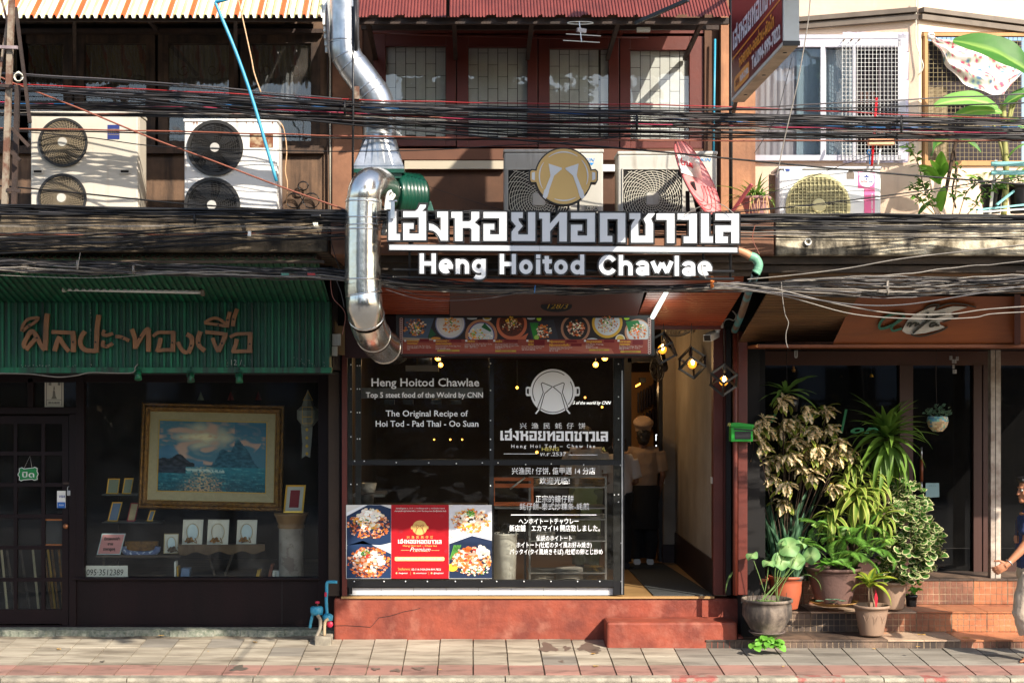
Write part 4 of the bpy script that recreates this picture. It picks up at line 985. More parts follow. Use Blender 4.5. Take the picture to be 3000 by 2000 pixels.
ftext('หอยทอด-ออส่วน-ผัดไท',(.32),.185,.072,m_yel,1.28,.003)
ftext('Tel.094-999-7822',.83,.065,.082,m_wht,.98,.004)
b = MB();fpoly(b,[(.12,.06),(.15,.04),(.70,.04),(.73,.06),(.73,.13),(.70,.15),(.15,.15),(.12,.13)]);b.build('opening_hours_patch',m_yel,BS)
b = ftext('OPEN',.16,.072,.045,m_bs,.16);ftext('10:00-22:00น.',.36,.072,.045,m_wht,.34)
b = MB()
b.bar((xr+.05,YBf-.02,zb_+.12),(2.16,-1.3,zb_+.12),.03);b.bar((xr+.05,YBf-.02,zb_+1.2),(2.16,-1.3,zb_+1.2),.03)
b.build('bracket',m_black,BS)
# cut-out brown Thai name on the green panel (brush strokes)
m_lbr = mat('brown_cut_metal',(146,98,56),.45,col2=(104,68,40),scale=5,amount=.8)
SL = thing('name_letters','brown cut-out Thai name letters mounted on the green corrugated panel','sign',P(360,980,YG-.03))
def q3(pts):return[(PX(40+x/3.2667,YG-.04),PZ(890+y/3.2667,YG-.04))for x,y in pts]
GL = [
 [([(112,420),(98,385),(128,320),(170,262),(215,300),(265,400),(300,440)],46),([(118,440),(160,390),(215,325)],44),([(300,445),(308,330),(312,200),(322,92)],52)],
 [([(80,262),(88,205),(130,152),(180,137),(232,135),(208,172),(140,215),(82,262)],30)],
 [([(362,268),(450,272),(580,276)],40),([(566,262),(574,360),(570,460)],52),([(392,452),(415,370),(440,312)],48),([(440,322),(470,380),(530,455)],44)],
 [([(682,262),(645,320),(640,390),(680,438),(740,448),(790,448)],46),([(790,465),(795,330),(800,220),(815,105)],48)],
 [([(868,250),(856,290),(890,300),(950,282)],34),([(862,352),(852,398),(900,405),(946,376)],36)],
 [([(975,312),(1030,318),(1105,352)],36)],
 [([(1130,240),(1160,330),(1162,430)],46),([(1165,420),(1220,320),(1275,245),(1300,262)],44),([(1290,250),(1292,350),(1290,458)],50)],
 [([(1332,312),(1380,275),(1450,272),(1540,272)],34),([(1528,262),(1528,350),(1522,458)],48),([(1545,440),(1460,440),(1370,446)],38),([(1372,458),(1395,390),(1408,325)],44)],
 [([(1655,290),(1700,320),(1705,390),(1670,470)],48),([(1665,462),(1625,455),(1585,400),(1575,362)],42)],
 [([(1790,262),(1765,330),(1775,400),(1830,448)],48)],
 [([(1835,268),(1930,278),(2045,292)],38),([(2030,290),(2000,370),(1960,455)],48),([(1962,458),(1930,400),(1905,325)],40)],
 [([(1825,178),(1900,140),(1960,142),(2030,190)],30),([(1825,182),(1930,196),(2040,215)],30),([(2045,225),(2052,150),(2070,75)],40)],
 [([(2098,215),(2110,130),(2140,48)],42)],
 [([(2070,318),(2130,290),(2200,286),(2280,284)],34),([(2264,272),(2262,360),(2256,465)],48),([(2285,450),(2200,452),(2090,456)],38),([(2098,465),(2122,400),(2138,335)],44)]]
for gl_ in GL:
 b = MB()
 for si,(pts,wd)in enumerate(gl_):
  sp = [(p.x,p.y)for p in spline([(x,y,0)for x,y in pts],3)]if len(pts)>2 else pts
  b.ribbon(q3(sp),M(wd/3.2667,YG-.04)*.92,YG-.045-.0008*si,.022)
 b.build('letter',m_lbr,SL)
b = MB()
for x,y in((222,325),(145,212),(568,365),(783,365),(880,402),(1040,328),(1208,320),(1518,370),(1697,400),(1772,372),(1992,378),(2258,383),(1958,203),(2105,148),(2048,155)):
 p = P(40+x/3.2667,890+y/3.2667,YG-.05);b.lathe((p.x,YG-.052,p.z),[(0,0),(.008,0),(.008,.004)],8,'y')
b.build('screw',m_black,SL)
m_pale = mat('peeling_white_number',(150,150,140),.8)
nb = thing('house_number','faded painted house number 12 at the bottom of the green panel','sign',P(690,1060,YG-.03))
text('12',672,1069,15,YG-.012,m_pale,nb);text('/',702,1069,15,YG-.012,m_pale,nb)
b = MB();r9 = random.Random(2)
for k in range(60):
 x = r9.choice([r9.uniform(60,220)]*3+[r9.uniform(660,740),r9.uniform(860,955),265,265]);y = r9.uniform(1068,1074)if x<240 else r9.uniform(1045,1075)
 if x==265:y = r9.uniform(900,1075);x = 265+r9.uniform(-1,1)
 w_ = r9.uniform(.8,2.4);b.ppoly([(x,y),(x+w_,y-.6),(x+w_*1.2,y+r9.uniform(1,4)),(x+.3,y+2)],YG-.004)
b.build('peeled_paint_fleck',m_pale,LH,kind='stuff')
# leaf logo of the right shop, on the sloping fascia
def fasc(px,py,off=0):
 t = (1008-py)/140.;Y = -.8-.4*t-.004-off;return P(px,py,Y)
LG = thing('leaf_sign','white leaf shaped sign with dark script letters and green leading letter on brown board','sign',P(2760,940,-1.02))
def qf(pts):return[(2540+x/5.88,860+y/5.88)for x,y in pts]
def fascpoly(pts,off,th,m,name,parent):
 from mathutils.geometry import tessellate_polygon
 tri = tessellate_polygon([[Vector((p[0],p[1],0))for p in pts]]);n = len(pts);b = MB()
 vs = [fasc(x,y,off+th)for x,y in pts]+[fasc(x,y,off)for x,y in pts]
 b.add(vs,[tuple(t)for t in tri]+[(i,(i+1)%n,n+(i+1)%n,n+i)for i in range(n)]);return b.build(name,m,parent)
leaf = [(605,640),(640,560),(700,460),(800,370),(940,300),(1100,240),(1190,220),(1150,300),(1250,280),(1350,250),(1480,218),(1620,222),(1730,235),(1600,280),(1480,310),(1430,350),(1500,400),(1400,440),(1250,490),(1260,530),(1350,580),(1200,630),(1000,680),(800,705),(680,690)]
fascpoly(qf(leaf),.0,.02,mat('white_leaf_board',(206,204,196),.6,col2=(176,174,164),scale=8),'leaf',LG)
m_dgreen = mat('dark_green_letter',(14,96,78),.4);m_dk = mat('dark_letter',(24,40,36),.4)
def fascrib(pts,wd,off,m,name):
 sp = [(p.x,p.y)for p in spline([(x,y,0)for x,y in qf(pts)],4)]
 b = MB();b.ribbon(sp,wd/5.88,0,0);vs = [fasc(v[0],v[2],off)for v in b.v];vb = [fasc(v[0],v[2],off-.02)for v in b.v]
 n = len(vs);c = MB();c.add(vs+vb,[tuple(f)for f in b.f]);nn = n//2
 for i in range(nn-1):c.add([vs[i],vs[i+1],vb[i+1],vb[i]],[(0,1,2,3)]);c.add([vs[nn+i],vs[nn+i+1],vb[nn+i+1],vb[nn+i]],[(0,1,2,3)])
 c.build(name,m,LG)
fascrib([(650,360),(500,345),(330,400),(230,500),(215,590),(280,600),(400,560),(560,470),(655,380)],46,.03,m_dgreen,'letter')
fascrib([(640,400),(500,500),(420,590),(460,640),(600,600)],40,.034,m_dgreen,'letter')
fascrib([(690,560),(720,510),(760,505),(740,560),(800,510),(850,510),(830,555),(900,520)],30,.045,m_dk,'letter')
fascrib([(1055,320),(1020,440),(1030,490)],34,.045,m_dk,'letter');fascrib([(1350,355),(1180,410),(1030,490),(900,590),(790,680)],34,.048,m_dk,'letter')
fascrib([(1180,500),(1110,510),(1080,560),(1130,565),(1200,520),(1190,550),(1250,545)],30,.045,m_dk,'letter')
fascrib([(980,270),(1100,200),(1240,190),(1200,250),(1350,190),(1500,170),(1700,190),(1880,240)],22,.03,m_dk,'leaf_outline')
fascrib([(760,705),(900,735),(1100,700),(1300,630),(1390,570)],24,.03,m_dk,'leaf_outline')
fascrib([(1300,490),(1480,430),(1570,380),(1500,350)],22,.03,m_dk,'leaf_outline')
# air conditioners
m_acw = mat('ac_white',(200,194,182),.5,col2=(176,166,148),scale=1.5,amount=.7,streak=((150,120,88),.45,(12,12,1.2),.58,.8))
m_acw2 = mat('ac_white_rusting',(226,224,220),.45,col2=(206,202,196),scale=2,amount=.6,streak=((140,88,48),.8,(9,9,2.2),.63,.76))
m_acg = mat('ac_pale_grey',(188,186,178),.45,col2=(160,156,144),scale=1.6,amount=.7,streak=((110,98,80),.5,(10,10,1.2),.56,.74))
m_guard = mat('fan_guard_black',(34,32,30),.5);m_guardw = mat('fan_guard_dusty',(150,136,112),.6,col2=(110,98,80),scale=9);m_beige = mat('fan_guard_beige',(204,200,184),.5)
m_blade = mat('fan_blade',(30,30,32),.5)
m_hubw = mat('hub_white',(178,176,170),.4)
def ring_guard(c,R,nr,ns,m,swirl,parent,dome=.03,wd=.0035,hub=.22,hubm=None,square=None,rimw=.02,rimm=None):
 b = MB();seg = 40
 def ins(x,z):return True if square is None else(abs(x)<square[0]and abs(z)<square[1])
 for i in range(nr):
  r = R*(hub+(1-hub)*(i+.6)/nr)*(1 if square is None else 1.38)
  yo = -dome*(1-(min(1,r/R))**2)-.004
  pts = [(math.cos(t*2*math.pi/seg)*r,math.sin(t*2*math.pi/seg)*r)for t in range(seg+1)]
  run = []
  for p in pts:
   if ins(*p):run.append(p)
   else:
    if len(run)>1:b.ribbon([(c.x+x,c.z+z)for x,z in run],wd,c.y+yo,.003)
    run = []
  if len(run)>1:b.ribbon([(c.x+x,c.z+z)for x,z in run],wd,c.y+yo,.003)
 for s_ in range(ns):
  a0 = 2*math.pi*s_/ns;run = []
  for k in range(9):
   q = k/8;r = R*(hub+(1-hub)*q)*(1 if square is None else 1.4);a = a0+swirl*q
   p = (math.cos(a)*r,math.sin(a)*r)
   if not ins(*p):break
   run.append(p)
  for u_,v_ in zip(run[:-1],run[1:]):
   y = c.y-dome*(1-(min(1,math.hypot(*u_)/R))**2)-.0078
   b.ribbon([(c.x+u_[0],c.z+u_[1]),(c.x+v_[0],c.z+v_[1])],wd*.85,y,.003)
 g = b.build('fan_guard',m,parent)
 if square is None:
  rb = MB();rb.ribbon([(c.x+math.cos(t*math.pi/24)*R,c.z+math.sin(t*math.pi/24)*R)for t in range(48)],rimw,c.y-.018,.018,closed=True);rb.build('rim',rimm or m_guard,g)
 h = MB()
 if square is None:h.lathe((c.x,c.y-dome-.012,c.z),[(0,0),(R*hub*.96,.001),(R*hub,.008),(R*hub,.016)],20,'y',smooth=False)
 else:h.box(c.x-.052,c.x+.052,c.y-dome-.012,c.y-dome+.004,c.z-.052,c.z+.052)
 h.build('badge',hubm or m_hubw,g,bevel=.004 if square else 0)
def fan_blades(c,R,parent,n=4):
 d = MB().disc((c.x,c.y-.001,c.z),R*.99,36);d.build('painted_fan_recess',m_dark,parent)  # flat black disc on the solid front; the recess's darkness is painted
 b = MB()
 for k in range(n):
  a = k*2*math.pi/n+.5
  pts = [(math.cos(a+u)*R*v,math.sin(a+u)*R*v)for u,v in((0,.2),(-.1,.6),(-.15,.93),(.3,.95),(.62,.9),(.55,.55),(.5,.2))]
  b.poly([(c.x+x,c.z+z)for x,z in pts],c.y-.006-k*.0008,None)
 b.build('fan_blade',m_blade,parent)
YA = -1.4
def twin_ac(x0,y0,x1,fans,label,m,rust=False,hub=None):
 t = thing('air_conditioner',label,'air conditioner',P((x0+x1)/2,632,YA),'outdoor air conditioner units on the ledges')
 X0,X1 = PX(x0,YA),PX(x1,YA);z0,z1 = SLZ1+.02,PZ(y0,YA)
 MB().box(X0,X1,YA,YA+.33,z0,z1-.02).build('casing',m,t,bevel=.012)
 MB().box(X0-.008,X1+.008,YA-.008,YA+.338,z1-.02,z1+.004).build('top_cover',m,t,bevel=.006)
 ft = MB();ft.box(X0+.05,X0+.12,YA+.02,YA+.3,SLZ1,z0);ft.box(X1-.12,X1-.05,YA+.02,YA+.3,SLZ1,z0);ft.build('foot',m_rust,t)
 MB().box(X1+.001,X1+.006,YA+.03,YA+.3,z0+.03,z1-.04).build('side_panel',m,t)
 return t
A1 = twin_ac(90,328,404,None,'cream twin fan air conditioner with blue label, nearest the rusty steel frame',m_acw)
for cx,cy,r in((186,418,68),(183,581,68)):
 c = P(cx,cy,YA-.004);R = M(r,YA);fan_blades(c,R,A1);ring_guard(c,R,12,40,m_guardw,.55,A1,hub=.2,hubm=m_acg)
lb = MB().pbox(315,366,350,408,YA-.003,.003).build('label_sticker',mat('blue_label',(44,58,120),.4,col2=(30,38,90),scale=20),A1)
b = MB()
for y in(380,381):pass
b.pbox(316,378,349,380,YA-.005,.001);b.pbox(316,394,349,395.5,YA-.005,.001)
for i in range(5):b.pbox(318+i*6.4,383,322+i*6.4,391,YA-.005,.001)
b.build('label_print',m_rust,lb)
for hx in(95,350):
 h = MB();h.pbox(hx,496,hx+30,499,YA-.012,.012);h.pbox(hx,506,hx+30,509,YA-.012,.012);h.pbox(hx,499,hx+3,506,YA-.012,.012);h.pbox(hx+27,499,hx+30,506,YA-.012,.012);h.pbox(hx+3,499,hx+27,506,YA-.002,.002,1);h.build('handle',[m_acw,m_dark],A1)
A2 = twin_ac(540,350,812,None,'white twin fan air conditioner with rust stained top and rusted plate',m_acw2)
for cx,cy,r in((631,434,77),(622,602,77)):
 c = P(cx,cy,YA-.004);R = M(r,YA);fan_blades(c,R,A2,5);ring_guard(c,R,11,32,m_guard,.45,A2,hub=.18,hubm=m_hubw,rimw=.028)
MB().pbox(732,390,800,432,YA-.004,.004).build('rusted_plate',mat('rusted_plate',(170,150,120),.8,col2=(110,54,26),scale=14,amount=.95,contrast=(.42,.56)),A2)
b = MB();r3 = random.Random(4)
for k in range(22):
 x = r3.choice([r3.uniform(545,600),r3.uniform(640,800),r3.uniform(745,765)]);b.ppoly([(x,350),(x+r3.uniform(2,9),350.5),(x+r3.uniform(2,5),352+r3.uniform(2,18)),(x+1,353)],YA-.0035-.0001*k,None)
b.build('rust_stain',mat('rust_stain',(128,76,42),.9,col2=(90,50,30),scale=20),A2,kind='stuff')
YB2 = -1.15
def single_ac(x0,y0,x1,gx0,gy0,gx1,label,cx,cy):
 t = thing('air_conditioner',label,'air conditioner',P((x0+x1)/2,630,YB2),'outdoor air conditioner units on the ledges')
 X0,X1 = PX(x0,YB2),PX(x1,YB2);z0,z1 = SLZ1+.02,PZ(y0,YB2)
 MB().box(X0,X1,YB2,YB2+.32,z0,z1-.03).build('casing',m_acg,t,bevel=.012)
 MB().box(X0-.006,X1+.006,YB2-.006,YB2+.326,z1-.03,z1).build('top_cover',m_acg,t,bevel=.008)
 c = P(cx,cy,YB2-.004);sw,sh = M((gx1-gx0)/2,YB2),PZ(gy0,YB2)-c.z
 b = MB();gx0w,gx1w = PX(gx0,YB2),PX(gx1,YB2)
 b.pbox(gx0-4,gy0-4,gx1+4,gy0,YB2-.014,.014);b.pbox(gx0-4,gy0,gx0,640,YB2-.014,.014);b.pbox(gx1,gy0,gx1+4,640,YB2-.014,.014);b.build('guard_frame',m_acg,t,bevel=.003)
 MB().pbox(gx0,gy0,gx1,640,YB2-.001,.001).build('painted_fan_recess',m_dark,t)  # black sheet on the casing front paints the dark of the recess
 bl = MB();R = sw*.92
 for k in range(3):
  a = k*2.1+.9;pts = [(math.cos(a+u)*R*v,math.sin(a+u)*R*v)for u,v in((0,.2),(-.1,.6),(-.15,.95),(.4,.98),(.8,.9),(.6,.55),(.5,.2))]
  bl.poly([(c.x+x,c.z+z)for x,z in pts],YB2-.003-k*.0006,None)
 bl.build('fan_blade',m_blade,t)
 ring_guard(c,sw,15,30,m_beige,.95,t,dome=.012,wd=.0042,hub=.15,hubm=m_acg,square=(sw,sh))
 ft = MB();ft.box(X0+.06,X0+.13,YB2+.02,YB2+.3,SLZ1,z0);ft.box(X1-.13,X1-.06,YB2+.02,YB2+.3,SLZ1,z0);ft.build('foot',m_rust,t)
 return t
A3 = single_ac(1477,437,1767,1489,498,1668,'pale grey air conditioner partly behind the round gold pan sign',1578,585)
A4 = single_ac(1811,443,2100,1826,497,1998,'pale grey air conditioner partly behind the red satellite dish',1911,584)
m_daik = mat('cyan_logo',(20,130,200),.4)
text('DAIKIN',1681,473,9,YB2-.003,m_daik,A3,width=60,shear=.25);MB().ppoly([(1726,477),(1741,477),(1733,485),(1729,480)],YB2-.003,.001).build('logo_mark',m_daik,A3)
text('DAIKIN',2022,473,9,YB2-.003,m_daik,A4,width=60,shear=.25)
b = MB().pbox(1712,603,1752,618,YB2-.003,.002);b.build('refrigerant_label',m_beige,A3);text('R410A',1714,616,10.5,YB2-.004,m_black,A3,width=36,bold=.0008)
b = MB()
for x0,y0,x1,y1 in((1712,603,1752,604),(1712,617,1752,618),(1712,604,1713,617),(1751,604,1752,617)):b.pbox(x0,y0,x1,y1,YB2-.0042,.001)
b.build('label_border',m_black,A3)
# right: beige round grille unit
YC5 = -1.3
A5 = thing('air_conditioner','white air conditioner with round beige grille and pink stickers below the sliding window','air conditioner',P(2425,632,YC5),'outdoor air conditioner units on the ledges')
m_ac5 = mat('ac_cool_white',(222,224,226),.4,col2=(202,204,208),scale=1.5,amount=.5);zR = PZ(633,YSR)
b = MB();b.box(PX(2282,YC5),PX(2582,YC5),YC5,YC5+.32,zR+.02,PZ(496,YC5));b.build('casing',m_ac5,A5,bevel=.025)
MB().box(PX(2280,YC5),PX(2584,YC5),YC5-.006,YC5+.33,PZ(494,YC5)-.004,PZ(488,YC5)).build('top_cover',m_ac5,A5,bevel=.006)
lv = MB()
for i in range(9):lv.box(PX(2262,YC5)+i*.012,PX(2262,YC5)+i*.012+.004,YC5+.12+i*.01,YC5+.15+i*.01,zR+.1,PZ(505,YC5))
lv.build('fin_coil',m_black,A5)
c = P(2396,604,YC5-.004);R = M(90,YC5)
MB().disc((c.x,YC5-.001,c.z),R,40).build('painted_fan_recess',m_dark,A5)  # recess behind the grille painted as a flat black disc
g5 = mat('beige_grille',(206,198,150),.45,col2=(176,168,124),scale=5);b = MB()
for k in range(-20,21):
 z = k*R/20.5;hw = math.sqrt(max(0,R*R-z*z))
 if hw>.02:b.box(c.x-hw,c.x+hw,YC5-.02-.02*(1-(z/R)**2),YC5-.014-.02*(1-(z/R)**2),c.z+z-.0022,c.z+z+.0022)
for k in range(-7,8):
 x = k*R/7.6;hh = math.sqrt(max(0,R*R-x*x));b.box(c.x+x-.0022,c.x+x+.0022,YC5-.044,YC5-.040,c.z-hh,c.z+hh)
gd5 = b.build('fan_guard',g5,A5)
MB().ribbon([(c.x+math.cos(t*math.pi/28)*R,c.z+math.sin(t*math.pi/28)*R)for t in range(56)],.026,YC5-.022,.022,closed=True).build('rim',g5,gd5)
MB().lathe((c.x,YC5-.054,c.z),[(0,0),(R*.2,.001),(R*.23,.006),(R*.23,.016)],24,'y',smooth=False).build('badge',g5,gd5)
m_pink = mat('pink_sticker',(226,96,150),.4,col2=(232,130,170),scale=6);m_pinkw = mat('sticker_white',(236,232,236),.4);m_navy = mat('navy_print',(36,60,130),.4);m_prred = mat('red_print',(196,30,50),.4)
MB().pbox(2514,501,2563,551,YC5-.004,.003).build('sticker',m_pink,A5);MB().disc(P(2539,527,YC5-.0055),M(22,YC5),28).build('sticker_disc',m_pinkw,A5)
b = MB()
for k in range(7):b.pbox(2515,503+k*1.8,2562,503.8+k*1.8,YC5-.0048,.0006)
b.build('sticker_line',m_pinkw,A5)
text('CENTRAL',2518.5,535,5.4,YC5-.006,m_prred,A5,width=24,bold=.0004);text('AIR',2545,535,5.4,YC5-.006,m_navy,A5,width=13,bold=.0004)
b = MB();b.ppoly([(2531,512),(2534,517),(2538.5,511),(2543,517),(2546,512),(2545,520),(2532,520)],YC5-.006,.0006);b.lathe(P(2538.5,525,YC5-.006),[(0,0),(.008,0)],12,'y');b.build('crown_mark',m_navy,A5)
MB().pbox(2532,553,2563,632,YC5-.004,.003).build('sticker_strip',m_pink,A5)
text('our utmost care.',2557,628,6,YC5-.006,m_pinkw,A5,rot=(math.radians(90),math.radians(-90),0),bold=.0006)
MB().pbox(2297,493,2350,503.5,YC5-.004,.003).build('sticker',mat('pale_blue_sticker',(200,216,230),.4),A5);text('SAMCO',2301,501,5,YC5-.006,m_navy,A5)if False else MB().ppoly([(2300,495),(2312,495),(2315,498.5),(2312,502),(2303,502)],YC5-.006,.001).build('logo_mark',m_navy,A5)
MB().ppoly([(2481,524),(2481,508),(2486,501),(2492,499),(2498,501),(2503,508),(2503,524)],YC5-.004,.002).build('sticker',mat('brown_sticker',(120,108,96),.6,col2=(80,72,66),scale=60),A5)
# ducts
m_duct = mat('galvanised',(196,198,200),.32,metal=.9,col2=(150,154,158),scale=9,amount=.8,bump=.35,bscale=6)
m_duct2 = mat('stainless_duct',(228,224,216),.2,metal=.95,col2=(196,190,180),scale=7,amount=.6,bump=.3,bscale=5)
m_bgreen = mat('blower_green',(12,68,52),.3,col2=(10,50,40),scale=5);m_bpale = mat('blower_pale_green',(120,190,160),.4)
YD1 = -1.75
D1 = thing('exhaust_duct','galvanised exhaust duct bending down to a flared square hood above the green blower','duct',P(1112,500,YD1))
def pathp(pts,Y):return[P(x,y,Y)for x,y in pts]
def duct(parent,pts,r,m,seams,Y,n=24,Ys=None):
 pw = [P(x,y,(Y if Ys is None else Ys[i]))for i,(x,y)in enumerate(pts)]
 sp = spline(pw,5);MB().tube(sp,r,n,caps=False).build('duct_section',m,parent)
 for s_ in seams:
  i = int(s_*(len(sp)-1));i = min(max(i,1),len(sp)-2);d = (sp[i+1]-sp[i-1]).normalized()
  MB().tube([sp[i]-d*.006,sp[i]-d*.003,sp[i]+d*.003,sp[i]+d*.006],[r,r*1.035,r*1.035,r],n,caps=False).build('seam_band',m,parent)
duct(D1,[(1009,-30),(1009,20),(1009,80),(1009,128)],M(43,YD1),m_duct,(.97,),YD1)
duct(D1,[(1009,128),(1011,150),(1020,172),(1034,193)],M(44,YD1),m_duct,(.55,.97),YD1)
duct(D1,[(1034,193),(1060,228),(1082,258)],M(46,YD1),m_duct,(.97,),YD1)
duct(D1,[(1082,258),(1100,284),(1110,315),(1112,350)],M(46.5,YD1),m_duct,(.2,.97),YD1)
duct(D1,[(1112,350),(1112,370),(1112,400)],M(47,YD1),m_duct,(.3,.9),YD1)
b = MB();hx,hz = PX(1112,YD1),PZ(400,YD1);r0 = M(46,YD1);r1x = M(73,YD1);zb2 = PZ(494,YD1);n = 24;top = [];bot = []
for k in range(n):
 a = 2*math.pi*k/n;ca,sa = math.cos(a),math.sin(a);mm = max(abs(ca),abs(sa))
 top.append((hx+r0*ca,YD1+r0*sa,hz));bot.append((hx+r1x*ca/mm,YD1+.15*sa/mm,zb2))
b.add(top+bot,[(k,(k+1)%n,n+(k+1)%n,n+k)for k in range(n)]);b.build('hood',m_duct,D1)
MB().box(hx-r1x,hx+r1x,YD1-.15,YD1+.15,PZ(502,YD1),zb2-.001).build('hood_skirt',m_duct,D1)
BL = thing('exhaust_blower','dark green ribbed centrifugal blower between the flared hood and the stainless duct','blower',P(1185,600,YD1))
b = MB();b.box(hx-r1x*1.02,hx+r1x*1.02,YD1-.16,YD1+.16,PZ(514,YD1),PZ(503,YD1));b.box(hx-r1x*.9,hx+r1x*.92,YD1-.13,YD1+.13,PZ(528,YD1),PZ(514,YD1)-.001);b.build('flange',m_bgreen,BL)
ax_ = Vector((.86,.5,.0)).normalized();bc = P(1150,578,YD1-.02)
def disc_body(prof,c,ax_,n=36):
 up = Vector((0,0,1));s_ = ax_.cross(up).normalized();u2 = s_.cross(ax_);vs = []
 for r,h in prof:
  for k in range(n):a = 2*math.pi*k/n;vs.append(c+ax_*h+(s_*math.cos(a)+u2*math.sin(a))*r*(1+.10*math.cos(a-1.9)))
 return vs,[(i*n+k,i*n+(k+1)%n,(i+1)*n+(k+1)%n,(i+1)*n+k)for i in range(len(prof)-1)for k in range(n)]
prof = [(.0,-.02),(.10,-.02),(.10,0),(.165,0),(.185,.01)]
for k in range(7):prof+=[(.178,.02+k*.032),(.190,.032+k*.032),(.178,.046+k*.032)]
prof+=[(.16,.26),(0,.262)]
vs,fs = disc_body(prof,bc,ax_);MB().add(vs,fs,0,smooth=True).build('volute_casing',m_bgreen,BL)
vs,fs = disc_body([(.098,-.055),(.118,-.055),(.122,-.02),(.13,-.001)],bc,ax_);MB().add(vs,fs,0,smooth=True).build('inlet_ring',m_bgreen,BL)
vs,fs = disc_body([(.096,-.05),(.09,-.03),(.0,-.03)],bc,ax_);MB().add(vs,fs,0,smooth=True).build('impeller',mat('blue_impeller',(30,70,160),.4),BL)
b = MB();b.hull8([P(1238,622,YD1),P(1273,622,YD1),P(1238,622,YD1+.2),P(1273,622,YD1+.2),P(1238,586,YD1),P(1262,588,YD1),P(1238,586,YD1+.2),P(1262,588,YD1+.2)]);b.build('motor_cover',m_bpale,BL,bevel=.01)
b = MB()
for a in(.4,1.6,2.9,4.1,5.2):
 up = Vector((0,0,1));s_ = ax_.cross(up).normalized();u2 = s_.cross(ax_);b.sphere(bc+ax_*-.002+(s_*math.cos(a)+u2*math.sin(a))*.155,.009,8,5)
b.build('bolt',m_alu,BL)
YD2 = -2.45
D2 = thing('exhaust_duct','wide shiny stainless duct dropping past the sign and curving into the shop front','duct',P(1064,800,YD2))
R2 = M(53,YD2)
duct(D2,[(1128,560),(1112,542),(1088,538),(1070,556),(1066,585)],R2*.93,m_duct2,(.97,),YD2,Ys=[-1.9,-2.1,-2.35,YD2,YD2])
duct(D2,[(1066,585),(1064,640),(1064,664)],R2,m_duct2,(.1,.55,.9),YD2)
duct(D2,[(1064,664),(1063,740),(1063,832)],R2,m_duct2,(.02,.97),YD2)
duct(D2,[(1063,832),(1064,850),(1066,864)],R2*1.01,m_duct2,(.97,),YD2)
duct(D2,[(1066,864),(1068,900),(1074,930)],R2*1.0,m_duct2,(.97,),YD2,Ys=[YD2,YD2,YD2+.08])
duct(D2,[(1074,930),(1082,960),(1096,985)],R2*.99,m_duct2,(.97,),YD2,Ys=[YD2+.08,YD2+.25,YD2+.5])
duct(D2,[(1096,985),(1110,1005),(1128,1018)],R2*1.0,m_duct2,(.97,),YD2,Ys=[YD2+.5,YD2+.85,YD2+1.2])
duct(D2,[(1128,1018),(1140,1022),(1160,1024)],R2*.98,mat('dark_duct',(96,96,98),.15,metal=.9),(.9,),YD2,Ys=[YD2+1.2,YD2+1.9,YD2+2.7])  # last section has a darker metal colour than the rest
wf_ = thing('junction_pipe','white bent cable pipes beside the top of the stainless duct','pipe',P(1135,620,-2.4))
for k,(dx,dy)in enumerate(((0,0),(9,4),(16,10))):
 MB().tube(spline(pathp([(1148+dx*.3,560+dy),(1138+dx,565+dy),(1132+dx*.7,585+dy),(1126+dx*.5,640+dy),(1120+dx*.5,690)],-2.42+.02*k),4),.012,8).build('pipe',m_white,wf_)
wf2 = MB();wf2.pbox(1144,588,1156,640,-2.66,.02);wf2.pbox(1138,586,1163,590,-2.66,.05);wf2.build('bracket',m_alu,SG)
# rusty steel frame at far left
YT = -2.35
T = thing('rusty_pylon','tall rusty steel angle frame holding cables at the left edge of the picture','frame',P(30,640,YT))
def bar(name,a,b_,w_,m,par=T,Y=YT,d=None):return MB().bar(P(*a,Y),P(*b_,Y),M(w_,Y),d or M(w_,Y)).build(name,m,par)
bar('post',(36,-40),(14,600),16,m_rust)
bar('post',(52,250),(40,640),14,m_rustd,Y=YT+.2)
bar('brace',(46,22),(88,360),9,m_rustd,Y=YT+.12);bar('brace',(24,50),(-4,240),7,m_rust,Y=YT+.05);bar('brace',(0,-20),(20,60),6,m_rust,Y=YT+.05)
bar('cross_bar',(-10,138),(52,140),9,m_greyc,Y=YT-.05);bar('cross_bar',(-10,250),(38,254),9,m_rustd,Y=YT-.05)
bar('brace',(34,375),(86,430),9,m_rustd,Y=YT+.1);bar('brace',(-10,410),(60,470),9,m_rustd,Y=YT+.1);bar('cross_bar',(20,556),(60,560),9,m_rustd,Y=YT-.02)
cb = MB()
for k in range(5):cb.tube([P(54+math.cos(t*.6)*(9+k*1.2),226+math.sin(t*.6)*(16-k),YT-.1-.01*k)for t in range(11)],.004,5)
tag(cb.build('cable_coil',m_beige,at=P(54,226,YT)),'coil of beige cable tied to the rusty frame post','cable')
# blue rod, beige wire, dish, antenna
tag(MB().tube(spline(pathp([(700,-12),(640,2),(632,8),(640,30),(690,150),(735,277),(772,400),(810,531)],-2.6)[1:],4),.0125,8).build('rod',m_pvcb,at=P(730,300,-2.6)),'long thin light blue pipe hanging diagonally across the twin fan units','pipe')
tag(MB().tube([P(632,8,-2.6),P(700,-12,-2.6)],.0125,8).build('rod',m_pvcb,at=P(632,8,-2.6)),'short blue pipe stub at the top of the diagonal blue pipe','pipe')
tag(MB().tube(spline(pathp([(694,-20),(712,60),(736,170),(745,215),(764,270)],-2.3),6),.0055,6).build('wire',mat('beige_wire',(200,160,120),.6),at=P(720,100,-2.3)),'thin beige wire dangling from the striped awning','wire')
tag(MB().tube(spline(pathp([(820,358),(832,380),(840,440),(836,500),(842,540),(838,610)],-1.2),5),.005,6).build('wire',mat('beige_wire',(200,160,120),.6),at=P(840,500,-1.2)),'beige wire running down beside the rust stained air conditioner','wire')
